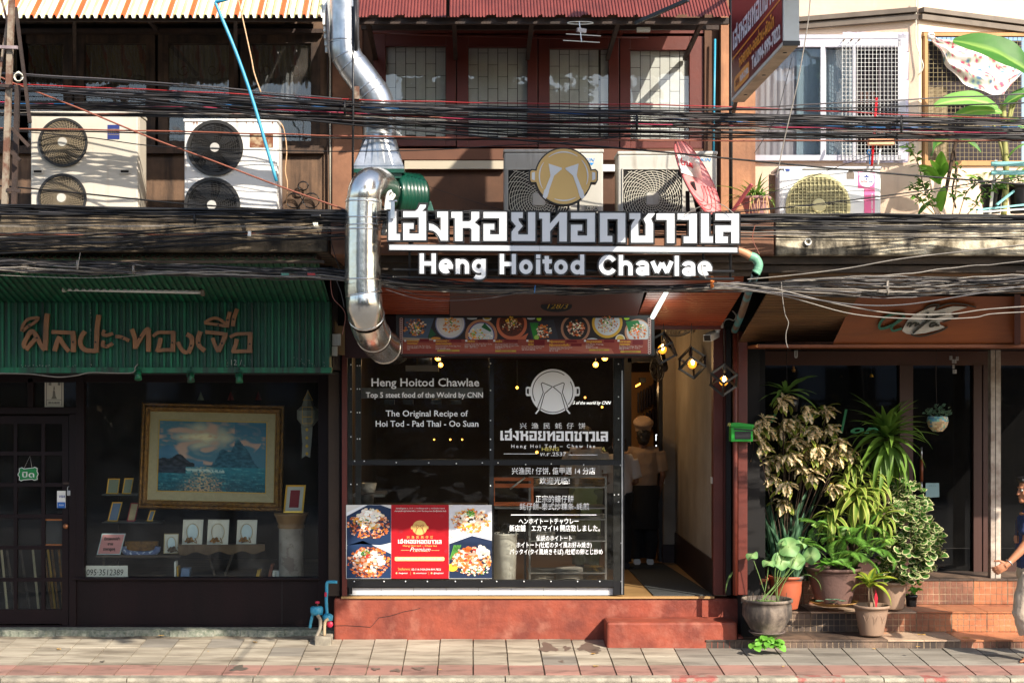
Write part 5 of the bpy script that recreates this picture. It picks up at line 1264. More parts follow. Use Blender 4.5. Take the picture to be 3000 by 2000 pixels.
for k,(cx,cy,r)in enumerate(((862,588,23),(912,588,23),(888,545,14))):
 cb = MB()
 for q in range(3):cb.tube([P(cx+math.cos(t*.45)*(r+q*.9),cy+math.sin(t*.45)*(r-q*1.2),YU-.06-.01*q)for t in range(15)],.0035,5)
 tag(cb.build('cable_coil',m_blackp,at=P(cx,cy,YU)),['left coil of black cable on the stained wall','right coil of black cable on the stained wall','small loose loop of wire above the two black coils'][k],'cable')
pp = thing('wall_pipe','thin vertical dark pipes where the left and middle upper walls meet','pipe',P(962,500,YU))
for x in(959,967,971):MB().tube([P(x,100 if x<970 else 270,YU-.06),P(x,620,YU-.06)],.007,6).build('pipe',m_rustd if x!=967 else m_beige,pp)
pp = thing('bracket_pole','slim black vertical bar strapped to the wall beside the galvanised duct','pole',P(1036,500,-2.0))
MB().tube([P(1033,20,-2.0),P(1035,290,-2.0),P(1033,560,-2.0)],.010,6).build('pole',m_black,pp);MB().box(PX(1033,-2.0),PX(1052,-2),-2.0,-1.95,PZ(290,-2),PZ(253,-2)).build('clamp',m_rust,pp);MB().tube([P(1040,0,-2.02),P(1043,150,-2.02)],.016,6).build('pole_cap',m_black,pp)
DS = thing('satellite_dish','faded red satellite dish with white printed patch in front of an air conditioner','satellite dish',P(2050,600,-1.75))
dc = P(2046,525,-1.8);dn = Vector((.80,-.44,.40)).normalized();rr_ = M(128,-1.8)
s_ = dn.cross(Vector((0,0,1))).normalized();u_ = s_.cross(dn)
md = mat('faded_red_dish',(196,104,104),.45,col2=(226,160,156),scale=2.5,amount=.8)
def dpt(r,a,off=0):return dc+(s_*math.cos(a)+u_*math.sin(a))*r*rr_+dn*(rr_*.42*(r*r-1)*.5+off)
vs = [];n = 44;rings = [0,.15,.3,.45,.6,.75,.9,1.0]
for r in rings:
 for k in range(n):vs.append(dpt(r,2*math.pi*k/n))
for r in rings:
 for k in range(n):vs.append(dpt(r,2*math.pi*k/n,-.008))
m0 = len(rings)*n;fs = [(i*n+k,i*n+(k+1)%n,(i+1)*n+(k+1)%n,(i+1)*n+k)for i in range(len(rings)-1)for k in range(n)]
fs+=[tuple(m0+q for q in f)for f in fs]+[((len(rings)-1)*n+k,(len(rings)-1)*n+(k+1)%n,m0+(len(rings)-1)*n+(k+1)%n,m0+(len(rings)-1)*n+k)for k in range(n)]
MB().add(vs,fs,smooth=True).build('reflector',md,DS)
b = MB();b.tube([dpt(1.0,2*math.pi*k/n,-.004)for k in range(n+1)],.008,6);b.build('rim',mat('dish_rim',(170,80,84),.5),DS)
b = MB()
for r in(.5,.62,.74,.86):b.tube([dpt(r,math.pi*1.02+math.pi*.8*k/20,.004)for k in range(21)],.0035,4)
b.build('stiffening_ring',mat('dish_rim',(170,80,84),.5),DS)
# print patch: rows of points mapped on the dish
def dmap(px,py,off=.006):
 k = (px-CX)/FPX;l_ = (CY-py)/FPX;d = Vector((k,1,l_));o_ = Vector((0,CAMY,CAMZ));t = (dc-o_).dot(dn)/d.dot(dn)
 for _ in range(6):
  p = o_+d*t;q = p-dc;r = math.hypot(q.dot(s_),q.dot(u_))/rr_;tgt = rr_*.42*(r*r-1)*.5+off;t+=(tgt-(p-dc).dot(dn))/d.dot(dn)
 return o_+d*t
pb = [(1983,447),(2050,468),(2060,500),(2048,527),(1995,508)]
def patch(quad,nx,ny,m,name,off):
 a,b_,c_,d_ = [Vector((*q,0))for q in quad];vs = []
 for j in range(ny+1):
  for i in range(nx+1):
   u,v = i/nx,j/ny;p = (a*(1-u)+b_*u)*(1-v)+(d_*(1-u)+c_*u)*v;vs.append(dmap(p.x,p.y,off))
 MB().add(vs,[(j*(nx+1)+i,j*(nx+1)+i+1,(j+1)*(nx+1)+i+1,(j+1)*(nx+1)+i)for j in range(ny)for i in range(nx)],smooth=True).build(name,m,DS)
patch([(1983,447),(2048,467),(2058,526),(1996,506)],8,8,m_white,'printed_patch',.006)
cr_ = bpy.data.curves.new('t','FONT')
b = MB()
def tpath(pts,w_=3.4):
 for(x0,y0),(x1,y1)in zip(pts[:-1],pts[1:]):
  d = Vector((x1-x0,y1-y0));nn = Vector((-d.y,d.x)).normalized()*w_/2;e = d.normalized()*w_*.3
  q = [(x0-e.x+nn.x,y0-e.y+nn.y),(x1+e.x+nn.x,y1+e.y+nn.y),(x1+e.x-nn.x,y1+e.y-nn.y),(x0-e.x-nn.x,y0-e.y-nn.y)]
  b.add([dmap(*z,.010)for z in q],[(0,1,2,3)])
o0 = (1550,400)
for pts in([(1168,165),(1166,200),(1172,218),(1182,218)],[(1158,186),(1182,190)],[(1192,190),(1192,222)],[(1192,204),(1200,194),(1208,194)],[(1212,198),(1212,218),(1220,226),(1230,222),(1232,202)],[(1232,202),(1232,230)],[(1240,220),(1254,222),(1254,210),(1246,204),(1240,212),(1240,228),(1250,238),(1258,234)]):
 tpath([(o0[0]+x/2.613,o0[1]+y/2.613)for x,y in pts])
b.build('lettering',mat('red_print',(196,30,50)),DS)
b = MB();b.bar(dc-dn*.06,P(2050,628,-1.6),.035);b.bar(P(2014,560,-1.7),P(2016,640,-1.7),.03);b.build('mount',m_black,DS)
b = MB();b.bar(P(2146,620,-1.95),P(2202,540,-2.1),.022);b.build('feed_arm',mat('dish_rim'),DS)
AN = thing('tv_antenna','small grey television antenna hanging under the red awning','antenna',P(1705,80,-1.9))
b = MB()
for x0,y0,x1,y1 in((1658,100,1760,106),(1650,119,1757,125)):b.bar(P(x0,y0,-1.9),P(x1,y1,-1.9),.006)
b.build('element',m_beige,AN)
b = MB();b.tube([P(1700+38*math.cos(t*.3),68+4*math.sin(t*.3),-1.9)for t in range(22)],.004,5);b.build('loop_element',m_beige,AN)
b = MB();b.bar(P(1697,64,-1.9),P(1704,124,-1.9),.008);b.bar(P(1690,88,-1.9),P(1716,92,-1.88),.03);b.build('boom',m_alu,AN)
jb = thing('junction_box','small grey junction box on the black cable tray under the red awning','box',P(1885,86,-1.5));MB().pbox(1866,80,1905,92,-1.4,.05).build('box',m_acg,jb)
# vertical poles / blue pipes by the blade sign
vp = thing('pole','black vertical pole running down behind the blade sign bracket','pole',P(2142,600,-1.3));MB().tube([P(2141,-20,-1.3),P(2141,640,-1.3)],.016,8).build('shaft',m_black,vp)
vp = thing('water_pipe','light blue vertical pipe beside the black pole at the blade sign','pipe',P(2146,300,-1.35));MB().tube([P(2147,20,-1.35),P(2147,330,-1.35)],.011,8).build('pipe',m_pvcb,vp)
vp = thing('water_pipe','blue vertical pipe on the wall right of the last red window','pipe',P(2093,300,YU-.1));MB().tube([P(2095,115,YU-.12),P(2090,445,YU-.12)],.010,8).build('pipe',m_pvcb,vp)
DP = thing('drain_pipe','green and tan elbow drain pipe at the right end of the white letters','pipe',P(2215,790,-2.3))
duct(DP,[(2160,732),(2180,740),(2198,750)],.032,mat('tan_pipe',(196,140,104),.5,col2=(150,104,76),scale=9),(.9,),-2.35);m_gp = mat('faded_green_pipe',(120,176,148),.5,col2=(90,140,116),scale=8,amount=.8)
duct(DP,[(2198,750),(2212,756),(2222,772),(2220,788),(2214,800)],.034,m_gp,(.3,.75,.97),-2.35);duct(DP,[(2214,800),(2206,822),(2196,848),(2172,920),(2152,968)],.030,mat('teal_pipe',(50,120,130),.5,col2=(96,60,44),scale=5,amount=.9,contrast=(.45,.52)),(.97,),-2.35,Ys=[-2.35,-2.2,-1.95,-1.1,-.4])
# pot plant props on the right ledge
BR = thing('broom','red handled broom leaning against the sliding window grille','broom',P(2556,490,-1.35));MB().tube([P(2568,288,-1.15),P(2554,486,-1.35)],.0105,8).build('handle',mat('red_handle',(206,24,36),.35),BR)
BR = thing('floor_brush','peach headed brush with white handle standing upside down by the red broom','broom',P(2575,490,-1.35));MB().tube([P(2582,418,-1.3),P(2571,488,-1.35)],.009,8).build('handle',m_white,BR)
b = MB();b.pbox(2547,404,2620,411,-1.35,.05);b.pbox(2545,411,2621,424,-1.36,.06);b.build('brush_head',mat('peach_plastic',(222,168,130),.5),BR,bevel=.006)
HK = thing('scissors','cyan handled tool hanging on the window grille beside the red broom','tool',P(2546,450,-1.2));b = MB();b.tube([P(2546+5*math.cos(t*.6),446+6*math.sin(t*.6),-1.2)for t in range(12)],.005,6);b.tube([P(2547,452,-1.2),P(2549,482,-1.2)],.006,6);b.build('handle',m_daik,HK)
# cables
m_cb = mat('cable_black',(16,15,15),.45,spec=.35,col2=(34,33,34),scale=6);m_cg = mat('cable_grey',(74,70,70),.4,col2=(60,58,62),scale=8);m_cs = mat('cable_silver',(136,128,118),.42,col2=(80,78,76),scale=14)
m_cr = mat('cable_red',(140,30,30),.45);m_cbl = mat('cable_blue',(36,110,176),.4);m_cbr = mat('cable_brown',(128,72,54),.45);m_cp = mat('cable_pink',(180,60,90),.4);m_cv = mat('cable_violet',(74,60,120),.4)
CM = {'k':(m_cb,'black'),'g':(m_cg,'grey'),'s':(m_cs,'silvery'),'r':(m_cr,'red'),'b':(m_cbl,'blue'),'n':(m_cbr,'brown'),'p':(m_cp,'pink'),'v':(m_cv,'violet')}
rc = random.Random(21)
def cable(pts,key,rpx,Y,label,group=None,wob=0):
 sp = spline([Vector((x,y,0))for x,y in pts],7)
 ph = rc.uniform(0,6)
 pw = [P(p.x,p.y+(wob*math.sin(p.x*.021+ph)+wob*.6*math.sin(p.x*.057+ph*2)if wob else 0),Y+(.03*math.sin(p.x*.013+ph)if wob else 0))for p in sp]
 o = MB().tube(pw,M(rpx,Y),6,caps=False).build('cable',CM[key][0],at=pw[len(pw)//2]);return tag(o,label,'cable',group)
G1 = 'cables of the upper bundle'
xs_ = [-120,0,250,500,750,1000,1250,1500,1750,2000,2250,2500,2750,3120]
UP = [
 ('g',2.6,(214,245,290,318,322,300,276)),('k',2.4,(218,252,297,322,324,316,303)),('r',1.6,(246,266,291,303,309,330,350)),('k',2.2,(255,270,300,312,318,325,345)),
 ('k',2.8,(259,276,304,320,331,342,352)),('g',2.2,(262,281,308,324,334,345,354)),('k',2.6,(264,284,312,328,338,349,360)),('g',1.5,(252,272,306,322,340,348,362)),
 ('k',2.6,(262,290,318,338,344,352,365)),('g',2.0,(262,293,322,330,347,356,368)),('b',1.9,(304,306,314,326,350,372,372)),('k',2.6,(300,306,326,345,352,360,378)),
 ('k',2.5,(306,310,321,350,358,364,380)),('k',2.0,(296,303,326,350,362,372,386)),('g',1.8,(310,314,330,356,364,368,384)),('k',2.4,(312,318,336,352,366,376,388)),
 ('p',1.7,(300,312,330,354,366,378,392)),('k',1.5,(316,320,342,374,380,376,390)),('k',2.2,(316,322,345,366,370,382,394)),('k',2.6,(318,324,348,370,374,384,398)),
 ('g',1.6,(322,327,352,372,384,388,396)),('k',1.8,(334,336,354,377,388,392,400)),('n',1.4,(334,334,336,350,360,386,402)),('k',2.4,(336,338,358,384,390,396,402)),
 ('s',1.5,(330,333,340,362,372,384,390)),('k',2.0,(338,342,352,376,386,396,406)),('k',1.4,(280,300,360,398,401,404,408)),('k',2.6,(266,290,362,395,402,404,406)),('k',1.8,(316,330,345,390,396,400,404)),
 ('n',1.9,(376,385,398,406,412,412,412)),('k',1.9,(380,392,405,410,412,414,414))]
gl7 = [0,500,1000,1500,2000,2500,3000]
ORD = 'first second third fourth fifth sixth seventh eighth ninth tenth eleventh twelfth thirteenth fourteenth fifteenth sixteenth seventeenth eighteenth nineteenth twentieth'.split()
def ords(rows,key):
 n = {};out = {}
 for i in sorted(range(len(rows)),key=lambda i:key(rows[i])):k = rows[i][0];n[k] = n.get(k,0)+1;out[i] = ORD[n[k]-1]
 return out
oU = ords(UP,lambda r:r[2][0])
for i,(key,r,ys)in enumerate(UP):
 pts = [(-150,ys[0]-2)]+list(zip(gl7,ys))+[(3150,ys[-1]+1)]
 lab = oU[i]+' '+CM[key][1]+' cable from the top at the left end of the upper bundle'
 cable(pts,key,r*(.75+.5*rc.random()),-1.95+rc.uniform(-.05,.05),lab,G1,.8)
cable([(-100,180),(40,244),(67,254),(250,325),(446,406),(620,470),(803,540),(1010,614)],'n',2.8,-2.0,'rust brown cable slanting down from the steel frame to the stainless duct')
cable([(-150,540),(0,545),(250,568),(550,598),(900,620),(1010,628)],'k',2.6,-1.9,'black cable sagging across the lower fans of the twin units')
cable([(-150,268),(35,262),(420,296),(900,353),(1257,386),(1525,411),(1900,442),(2200,471),(2600,508),(3150,552)],'k',2.9,-2.06,'long heavy black cable slanting down past the gold pan sign')
cable([(-150,378),(0,382),(250,402),(450,428),(700,438),(1000,444),(1250,440),(1450,428),(1700,415),(1850,396)],'k',1.6,-2.02,'thin black cable sagging above the fan units and rising to the right')
cable([(2080,622),(2200,618),(2560,578),(3000,516),(3150,492)],'k',2.0,-2.6,'black cable rising to the right across the beige grille unit')
cable([(2095,620),(2230,612),(2560,586),(3000,522),(3150,500)],'k',1.2,-2.62,'thin black cable just under the one rising across the beige grille unit')
cable([(2080,640),(2294,551),(2480,480),(2650,425),(2700,405)],'k',1.1,-2.5,'thin dark wire rising from the ledge to the window corner')
cable([(1130,500),(1290,558),(1500,625)],'k',.7,-1.7,'very thin wire from the hood down to the first single fan unit')
cable([(2375,-20),(2368,60),(2350,170),(2335,250),(2300,400),(2275,520)],'s',1.8,-2.4,'grey twisted wire hanging beside the blade sign')
cable([(2320,170),(2300,250),(2270,350),(2210,450)],'k',1.0,-2.0,'thin black wire behind the blade sign hanging to the plant pot')
G2 = 'cables strung along the concrete ledge'
LD = [('k',2.8,(600,612,617,622,630,628,632)),('k',2.4,(604,614,620,626,634,634,636)),('g',1.8,(608,616,624,632,640,640,640)),('k',2.6,(612,618,622,636,643,644,644)),('k',2.2,(618,622,628,640,648,650,650)),
 ('g',1.6,(622,624,631,645,655,660,662)),('k',2.4,(626,627,634,650,662,666,668)),('k',2.0,(628,629,638,655,668,672,672)),('g',1.5,(630,640,648,660,672,680,678)),('k',1.6,(652,650,650,665,690,697,694)),
 ('s',1.2,(660,662,666,672,676,684,690)),('k',1.4,(640,646,650,668,682,690,700))]
oL = ords(LD,lambda r:r[2][0])
for i,(key,r,ys)in enumerate(LD):
 pts = [(-150,ys[0])]+list(zip(gl7,ys))+[(3150,ys[-1])]
 for dd in(0,1):cable([(x_,y_+dd*(5+3*math.sin(i+x_*.002)))for x_,y_ in pts],key,r*(1.25-.4*dd),-2.42+rc.uniform(-.05,.03),('lower twin of ' if dd else '')+oL[i]+' '+CM[key][1]+' cable from the top along the edge of the concrete ledge',G2,.8)
G3 = 'cables fanning out over the left ledge'
FN = [('k',2.2,698,664,630),('k',1.8,707,672,636),('k',2.6,722,690,662),('g',1.4,683,682,676),('n',1.2,688,686,682),('k',2.0,700,692,690),('k',1.6,716,708,700),('k',2.4,730,718,690),('s',1.0,694,694,690),('k',1.6,738,722,684),('g',1.3,709,704,655),('k',2.0,742,700,646)]
oF = ords(FN,lambda r:r[2])
for i,(key,r,a,m1,b_)in enumerate(FN):
 cable([(-150,a+6),(0,a),(300,(a*2+m1)/3),(560,m1),(800,(m1+b_)/2),(1010,b_)],key,r*1.25,-2.36+rc.uniform(-.05,.04),oF[i]+' '+CM[key][1]+' cable from the top fanning over the left ledge',G3,.9)
G4 = 'cables of the lower twisted bundle'
for i in range(34):
 u = i/33;a = 762+34*u+rc.uniform(-3,3);b1 = 774+30*u;c1 = 790+32*u;d1 = 822+32*u+rc.uniform(-4,4);e1 = 838+24*u+rc.uniform(-4,4);f1 = 826+22*u+rc.uniform(-5,5);g1 = 812+50*u+rc.uniform(-4,4);h1 = 816+46*u+rc.uniform(-6,6)
 key = rc.choice('sssgkkk');r = rc.uniform(1.1,2.3)
 cable([(-150,a-4),(0,a),(250,a+6),(500,b1),(750,(b1+c1)/2+2),(980,c1),(1300,d1),(1700,e1),(2100,f1+4),(2500,g1+6*u),(2800,(g1+h1)/2),(3150,h1-14)],key,r*.95,-2.27+rc.uniform(-.05,.06),{'k':'black cable twisted in the lower bundle under the white letters','g':'grey cable twisted in the lower bundle under the white letters','s':'silvery cable twisted in the lower bundle under the white letters'}[key],G4,2.4)
cable([(0,806),(180,813),(330,812),(520,800),(700,806),(940,812)],'s',1.0,-2.6,'single silvery wire hanging just below the left part of the lower bundle')
cable([(2100,828),(2250,842),(2450,890),(2620,918),(2780,920),(2900,905),(3150,888)],'s',1.9,-2.7,'upper of two silvery cables sagging in front of the leaf sign')
cable([(2110,838),(2300,868),(2500,920),(2700,934),(2850,930),(2920,918),(3150,908)],'s',1.7,-2.72,'lower of two silvery cables sagging in front of the leaf sign')
cable([(2110,835),(2300,862),(2480,890),(2640,893),(2850,862),(3150,812)],'g',2.2,-2.74,'grey cable sagging then rising right above the leaf sign')
cable([(2190,818),(2320,806),(2480,786),(2640,758),(2860,732),(3150,700)],'s',1.7,-2.68,'silvery cable rising right across the boards under the mouldy ledge')
cable([(2300,822),(2500,812),(2700,796),(2860,778),(3150,748)],'s',1.6,-2.66,'wavy silvery cable rising right below the other one under the mouldy ledge',wob=2)
cable([(1130,838),(1220,862),(1310,870),(1420,866),(1560,850),(1640,846)],'k',1.0,-2.5,'thin loose wire drooping below the English name')
cable([(1130,848),(1230,876),(1330,880),(1440,872),(1520,858),(1600,848)],'g',.9,-2.52,'second thin loose wire drooping below the English name')
cable([(2289,826),(2292,868),(2300,920),(2310,945),(2303,975),(2303,1000),(2308,1018)],'s',1.3,-2.6,'white wire hanging down from the lower bundle in front of the slatted soffit')
for k,(x,y,cl,lab)in enumerate(((2085,826,'orange','orange tie wrapped round the lower bundle near the green elbow pipe'),(912,803,'red','red clip on the lower bundle left of the stainless duct'),(835,803,'teal','small teal connector on the lower bundle'),(730,684,'white','white clip on the ledge cables'))):
 mm = {'orange':mat('orange_tie',(214,120,50),.5),'red':m_cr,'teal':mat('teal_tie',(60,110,96),.5),'white':m_white}[cl];b = MB()
 if cl=='orange':
  for q in(0,3):b.tube([P(x+q+math.sin(t)*2,y+math.cos(t)*16,-2.36+.1*math.sin(t))for t in[i*.5 for i in range(13)]],.006,5)
 else:b.pbox(x-11 if cl!='white' else x-4,y-3 if cl!='white' else y-7,x+11 if cl!='white' else x+5,y+3 if cl!='white' else y+7,-2.5,.03)
 tag(b.build('cable_tie' if cl=='orange' else 'cable_clip',mm,at=P(x,y,-2.8),bevel=0),lab,'cable clip')
for k,(x,y,w2,h2,lab)in enumerate(((925,632,30,7,'black cable splice box on the ledge cables left of the duct'),)):
 tag(MB().pbox(x-w2/2,y-h2/2,x+w2/2,y+h2/2,-2.5,.05).build('splice_box',m_blackp,at=P(x,y,-2.5),bevel=.008),lab,'box')
for k in range(3):
 x = 918+k*5;b = MB().tube([P(x,652,-2.5),P(x+3,664,-2.5)],.007,6)
 tag(b.build('wire_connector',m_beige,at=P(x,652,-2.5)),'small beige wire cap dangling from the ledge cables','wire cap','beige wire caps on the ledge cables')
 # random vertical dangling wires
for pts,key,lab in(([(955,640),(968,700),(985,760),(1000,800)],'k','loose dark wire dropping from the ledge at the party wall'),([(968,815),(975,870),(1005,905),(1012,930),(1003,980)],'n','brown wire hanging in the gap between green panel and duct'),([(985,820),(1000,860),(1008,900)],'k','black wire hanging beside the stainless duct'),([(2212,660),(2205,700),(2225,745)],'n','brown wire on the tan slab end above the elbow pipe'),([(2000,632),(2060,602),(2110,598),(2150,625)],'s','grey wire arching at the foot of the satellite dish'),([(1568,836),(1566,858)],'b','short blue wire end poking from the lower bundle'),([(2055,775),(2058,800),(2068,815)],'s','small wire loop above the lower bundle near the last letter'),([(235,740),(230,770),(226,790)],'s','thin tie wire holding the lower bundle on the left')):
 cable(pts,key,1.2,-2.3 if 'gap' in lab or 'party' in lab else-2.66,lab)
 # cable ties gripping the bundles
for i,(x,y,h_,Y,lab)in enumerate(((1010,316,44,-1.98,'black tie round the upper bundle in front of the galvanised duct'),(1865,362,46,-1.98,'black tie round the upper bundle before the last red window'),(2640,362,50,-1.98,'black tie round the upper bundle near the right cream window'),(226,776,26,-2.3,'wire tie round the lower bundle over the green soffit'),(390,790,24,-2.3,'second wire tie round the lower bundle over the green soffit'),(2600,842,40,-2.3,'wire tie round the lower bundle in front of the wooden fascia'),(570,640,30,-2.45,'black tie round the left ledge cables'))):
 b = MB()
 for q in(0,2.2):b.tube([P(x+q+math.sin(t)*1.5,y+math.cos(t)*h_/2,Y-.06+.06*math.sin(t))for t in[k*.5 for k in range(13)]],.0045,5)
 tag(b.build('cable_tie',m_cb if 'black' in lab else m_cs,at=P(x,y,Y)),lab,'cable tie')
# left shop: fittings and display
m_goldf = mat('gilt_frame',(150,104,40),.38,metal=.45,col2=(92,58,22),scale=22,amount=.9,bump=.8,bscale=60)
m_goldb = mat('bright_gold',(226,176,70),.3,metal=.6)
m_matb = mat('linen_mount',(176,162,128),.9,col2=(156,142,110),scale=30)
m_paper = mat('paper',(208,206,196),.8);m_ink = mat('ink',(26,26,26),.6)
vprint = vmat('printed',.45,.35);vcloth = vmat('printed_cloth',.9,.1)
TL = thing('fluorescent_lamp','unlit fluorescent tube lamp under the green soffit above the brown letters','lamp',P(390,840,-1.25))
MB().hull8([P(185,838,-1.25),P(598,848,-1.25),P(185,838,-1.2),P(598,848,-1.2),P(185,825,-1.25),P(598,832,-1.25),P(185,825,-1.2),P(598,832,-1.2)]).build('housing',m_rustd,TL)
MB().tube([P(195,847,-1.27),P(588,856,-1.27)],M(5.5,-1.27),10).build('tube',m_white,TL)
for x,y in((188,846),(594,858)):MB().box(PX(x-5,-1.27),PX(x+5,-1.27),-1.29,-1.24,PZ(y+9,-1.27),PZ(y-9,-1.27)).build('socket',m_beige if x<300 else m_rust,TL)
cable([(-150,1090),(0,1093),(60,1094),(98,1096),(170,1104),(225,1099),(263,1091),(330,1092),(388,1091),(396,1075),(404,1066)],'s',2.0,YG-.08,'white cable running along the bottom of the green panel')
for i,(x,y)in enumerate(((404,1097),(558,1103),(700,1105))):
 t = thing('spotlight',['small green spotlight at the end of the white cable under the green panel','small green spotlight in the middle under the green panel','small green spotlight on the right under the green panel'][i],'spotlight',P(x,y,YG-.02),'green spotlights under the sign panel')
 c = P(x,y,YG-.05);MB().tube([c+Vector((.0,0,.03)),c+Vector((.008,-.02,-.045))],[.024,.032],12).build('lamp_head',m_green,t)
 b = MB();b.tube([c+Vector((-.03,0,.0)),c+Vector((-.03,0,.05)),c+Vector((.03,0,.05)),c+Vector((.03,0,0))],.004,5);b.tube([c+Vector((0,0,.05)),c+Vector((0,0.03,.08))],.008,6);b.build('bracket',m_greend,t)
 # switch boxes on the party wall
for x0,y0,x1,y1,mm,lab in((973,978,998,1012,m_acg,'small grey meter box in the dark gap right of the green panel'),(972,1014,988,1042,m_beige,'small beige switch box below the grey meter box in the gap'),(972,1160,988,1183,mat('tan_box',(150,106,84)),'tan door bell box on the dark post right of the display window')):
 t = thing('switch_box',lab,'box',P((x0+x1)/2,y1,-.2));MB().pbox(x0,y0,x1,y1,(-.8 if y1<1100 else .28),.04).build('box',mm,t,bevel=.004)
YDR = YL-.018
def plate(name,label,cat,x0,y0,x1,y1,Y,d,m,slant=0):
 t = thing(name,label,cat,P((x0+x1)/2,y1,Y));MB().ppoly([(x0+slant,y0),(x1+slant,y0),(x1,y1),(x0,y1)],Y,d).build('board',m,t);return t
t = thing('closed_sign','green and white closed sign hanging on a string in the glazed door','sign',P(82,1408,YDR))
o = [(55,1372),(64,1368),(70,1372),(96,1369),(102,1367),(110,1371),(109,1380),(113,1388),(109,1396),(110,1404),(100,1407),(94,1404),(68,1406),(62,1409),(55,1405),(56,1397),(51,1389),(56,1381)]
MB().ppoly(o,YDR,.006).build('border',m_white,t);MB().ppoly(offset_poly(o,-2),YDR-.003,.002).build('board',mat('sign_green',(16,120,60),.4),t)
text('ปิด',63,1397,14,YDR-.005,m_white,t,width=35,bold=.001);MB().tube([P(70,1372,YDR),P(88,1335,YDR),P(94,1371,YDR)],.0015,4).build('string',m_white,t)
t = thing('card_sticker','white and blue payment card sticker on the door beside the padlock','sticker',P(180,1487,YDR))
MB().pbox(167,1437,192,1487,YDR,.002).build('sheet',m_white,t);MB().pbox(168,1470,191,1487,YDR-.001,.0008).build('blue_band',mat('band_blue',(22,90,170),.4),t)
text('VISA',171.5,1457,6.5,YDR-.0015,m_navy,t,width=17,shear=.3,bold=.0006);text('PUSH',173,1481,4.5,YDR-.0015,m_white,t,width=13)
t = thing('padlock','steel padlock and hasp on the dark glazed door','padlock',P(201,1450,YL-.03))
MB().pbox(196,1436,206,1451,YL-.03,.02).build('body',m_alu,t,bevel=.004);MB().tube(spline(pathp([(198,1436),(198,1428),(201,1424),(204,1428),(204,1436)],YL-.02),3),.003,6).build('shackle',m_alu,t);MB().pbox(184,1412,208,1418,YL-.02,.008).build('hasp',m_rustd,t)
t = thing('brass_doorknob','round brass door knob on the dark glazed door','knob',P(191,1541,YL-.03));MB().lathe(P(191,1541,YL-.055),[(0,0),(.022,.004),(.026,.015),(.02,.03),(.01,.032),(.01,.05)],16,'y').build('knob',mat('brass',(150,100,70),.4,metal=.7),t)
t = thing('chalkboard','small blank chalkboard with orange wooden frame behind the door glass','chalkboard',P(155,1598,YL+.03))
b = MB()
for x0,y0,x1,y1 in((122,1519,189,1524),(122,1593,189,1598),(122,1524,127,1593),(184,1524,189,1593)):b.pbox(x0,y0,x1,y1,YL+.02,.012)
b.build('frame',mat('orange_frame',(190,104,40),.5),t);MB().pbox(127,1524,184,1593,YL+.024,.006).build('board',m_black,t)
t = thing('paper_notice','white printed paper with a small seated figure taped inside the transom window','notice',P(158,1192,YL+.03))
MB().pbox(131,1109,186,1192,YL+.024,.002).build('sheet',m_paper,t);b = MB()
b.pbox(135,1112,137,1188,YL+.022,.001);b.pbox(180,1112,182,1188,YL+.022,.001);b.pbox(137,1170,180,1171.5,YL+.022,.001)
b.ppoly([(150,1168),(167,1168),(163,1160),(161,1146),(159,1142),(157,1142),(155,1146),(154,1160)],YL+.022);b.ppoly([(156,1141),(157,1134),(158.5,1129),(160,1134),(161,1141)],YL+.022)
b.build('drawing',mat('grey_ink',(120,118,110)),t)
text('佛光普照',141,1182,5,YL+.021,m_ink,t,width=34);text('福',142,1128,6,YL+.021,m_ink,t);text('壽',168,1128,6,YL+.021,m_ink,t)
t = thing('moulding_samples','bundle of gilt frame mouldings leaning upright behind the door glass','moulding',P(150,1790,.9))
for k,(x0,x1,m_)in enumerate(((128,150,m_goldf),(140,158,m_goldb),(152,168,m_goldf),(172,182,m_goldf),(96,110,m_matb),(60,84,m_greywood),(20,40,m_greywood),(4,18,m_matb))):
 MB().bar(P(x0,1610,1.1),P(x1+4,1795,.8),.018,.03).build('moulding',m_,t)
 # painting: sea at sunset drawn vertex by vertex
PT = thing('framed_painting','large sea painting with rocks in a wide ornate gilt frame in the shop window','painting',P(617,1497,.7))
YP1 = .62
FR = [(416,1178),(834,1187),(827,1498),(404,1488)]
def qlerp(q,u,v):
 a,b_,c_,d_ = q;return((a[0]*(1-u)+b_[0]*u)*(1-v)+(d_[0]*(1-u)+c_[0]*u)*v,(a[1]*(1-u)+b_[1]*u)*(1-v)+(d_[1]*(1-u)+c_[1]*u)*v)
def inset(q,px):
 w_,h_ = q[1][0]-q[0][0],q[3][1]-q[0][1];return[qlerp(q,px/w_,px/h_),qlerp(q,1-px/w_,px/h_),qlerp(q,1-px/w_,1-px/h_),qlerp(q,px/w_,1-px/h_)]
prof = [(0,.0,0),(3,.045,0),(9,.03,0),(13,.05,0),(17,.035,0),(21,.03,0),(25,.012,0),(26,.0,0)]
names = ['outer_rail','outer_cove','carved_band','carved_band','inner_cove','inner_rail','sight_edge']
for i in range(len(prof)-1):
 q0,q1 = inset(FR,prof[i][0]),inset(FR,prof[i+1][0]);b = MB();ns = 60
 for s_ in range(4):
  for k in range(ns):
   def pt(q,off,t):a,c_ = q[s_],q[(s_+1)%4];return P(a[0]*(1-t)+c_[0]*t,a[1]*(1-t)+c_[1]*t,YP1-off)
   carve = .010*(1 if k%2 else 0)*(1 if i in(1,2,3)else 0)
   b.add([pt(q0,prof[i][1]+.0,k/ns),pt(q0,prof[i][1],(k+1)/ns),pt(q1,prof[i+1][1]+carve,(k+1)/ns),pt(q1,prof[i+1][1]+carve,k/ns)],[(0,1,2,3)])
 b.build(names[i],m_goldf if i!=6 else m_goldb,PT)
mq0 = inset(FR,26);mq1 = [(466,1229),(783,1236),(779,1445),(459,1438)]
b = MB()
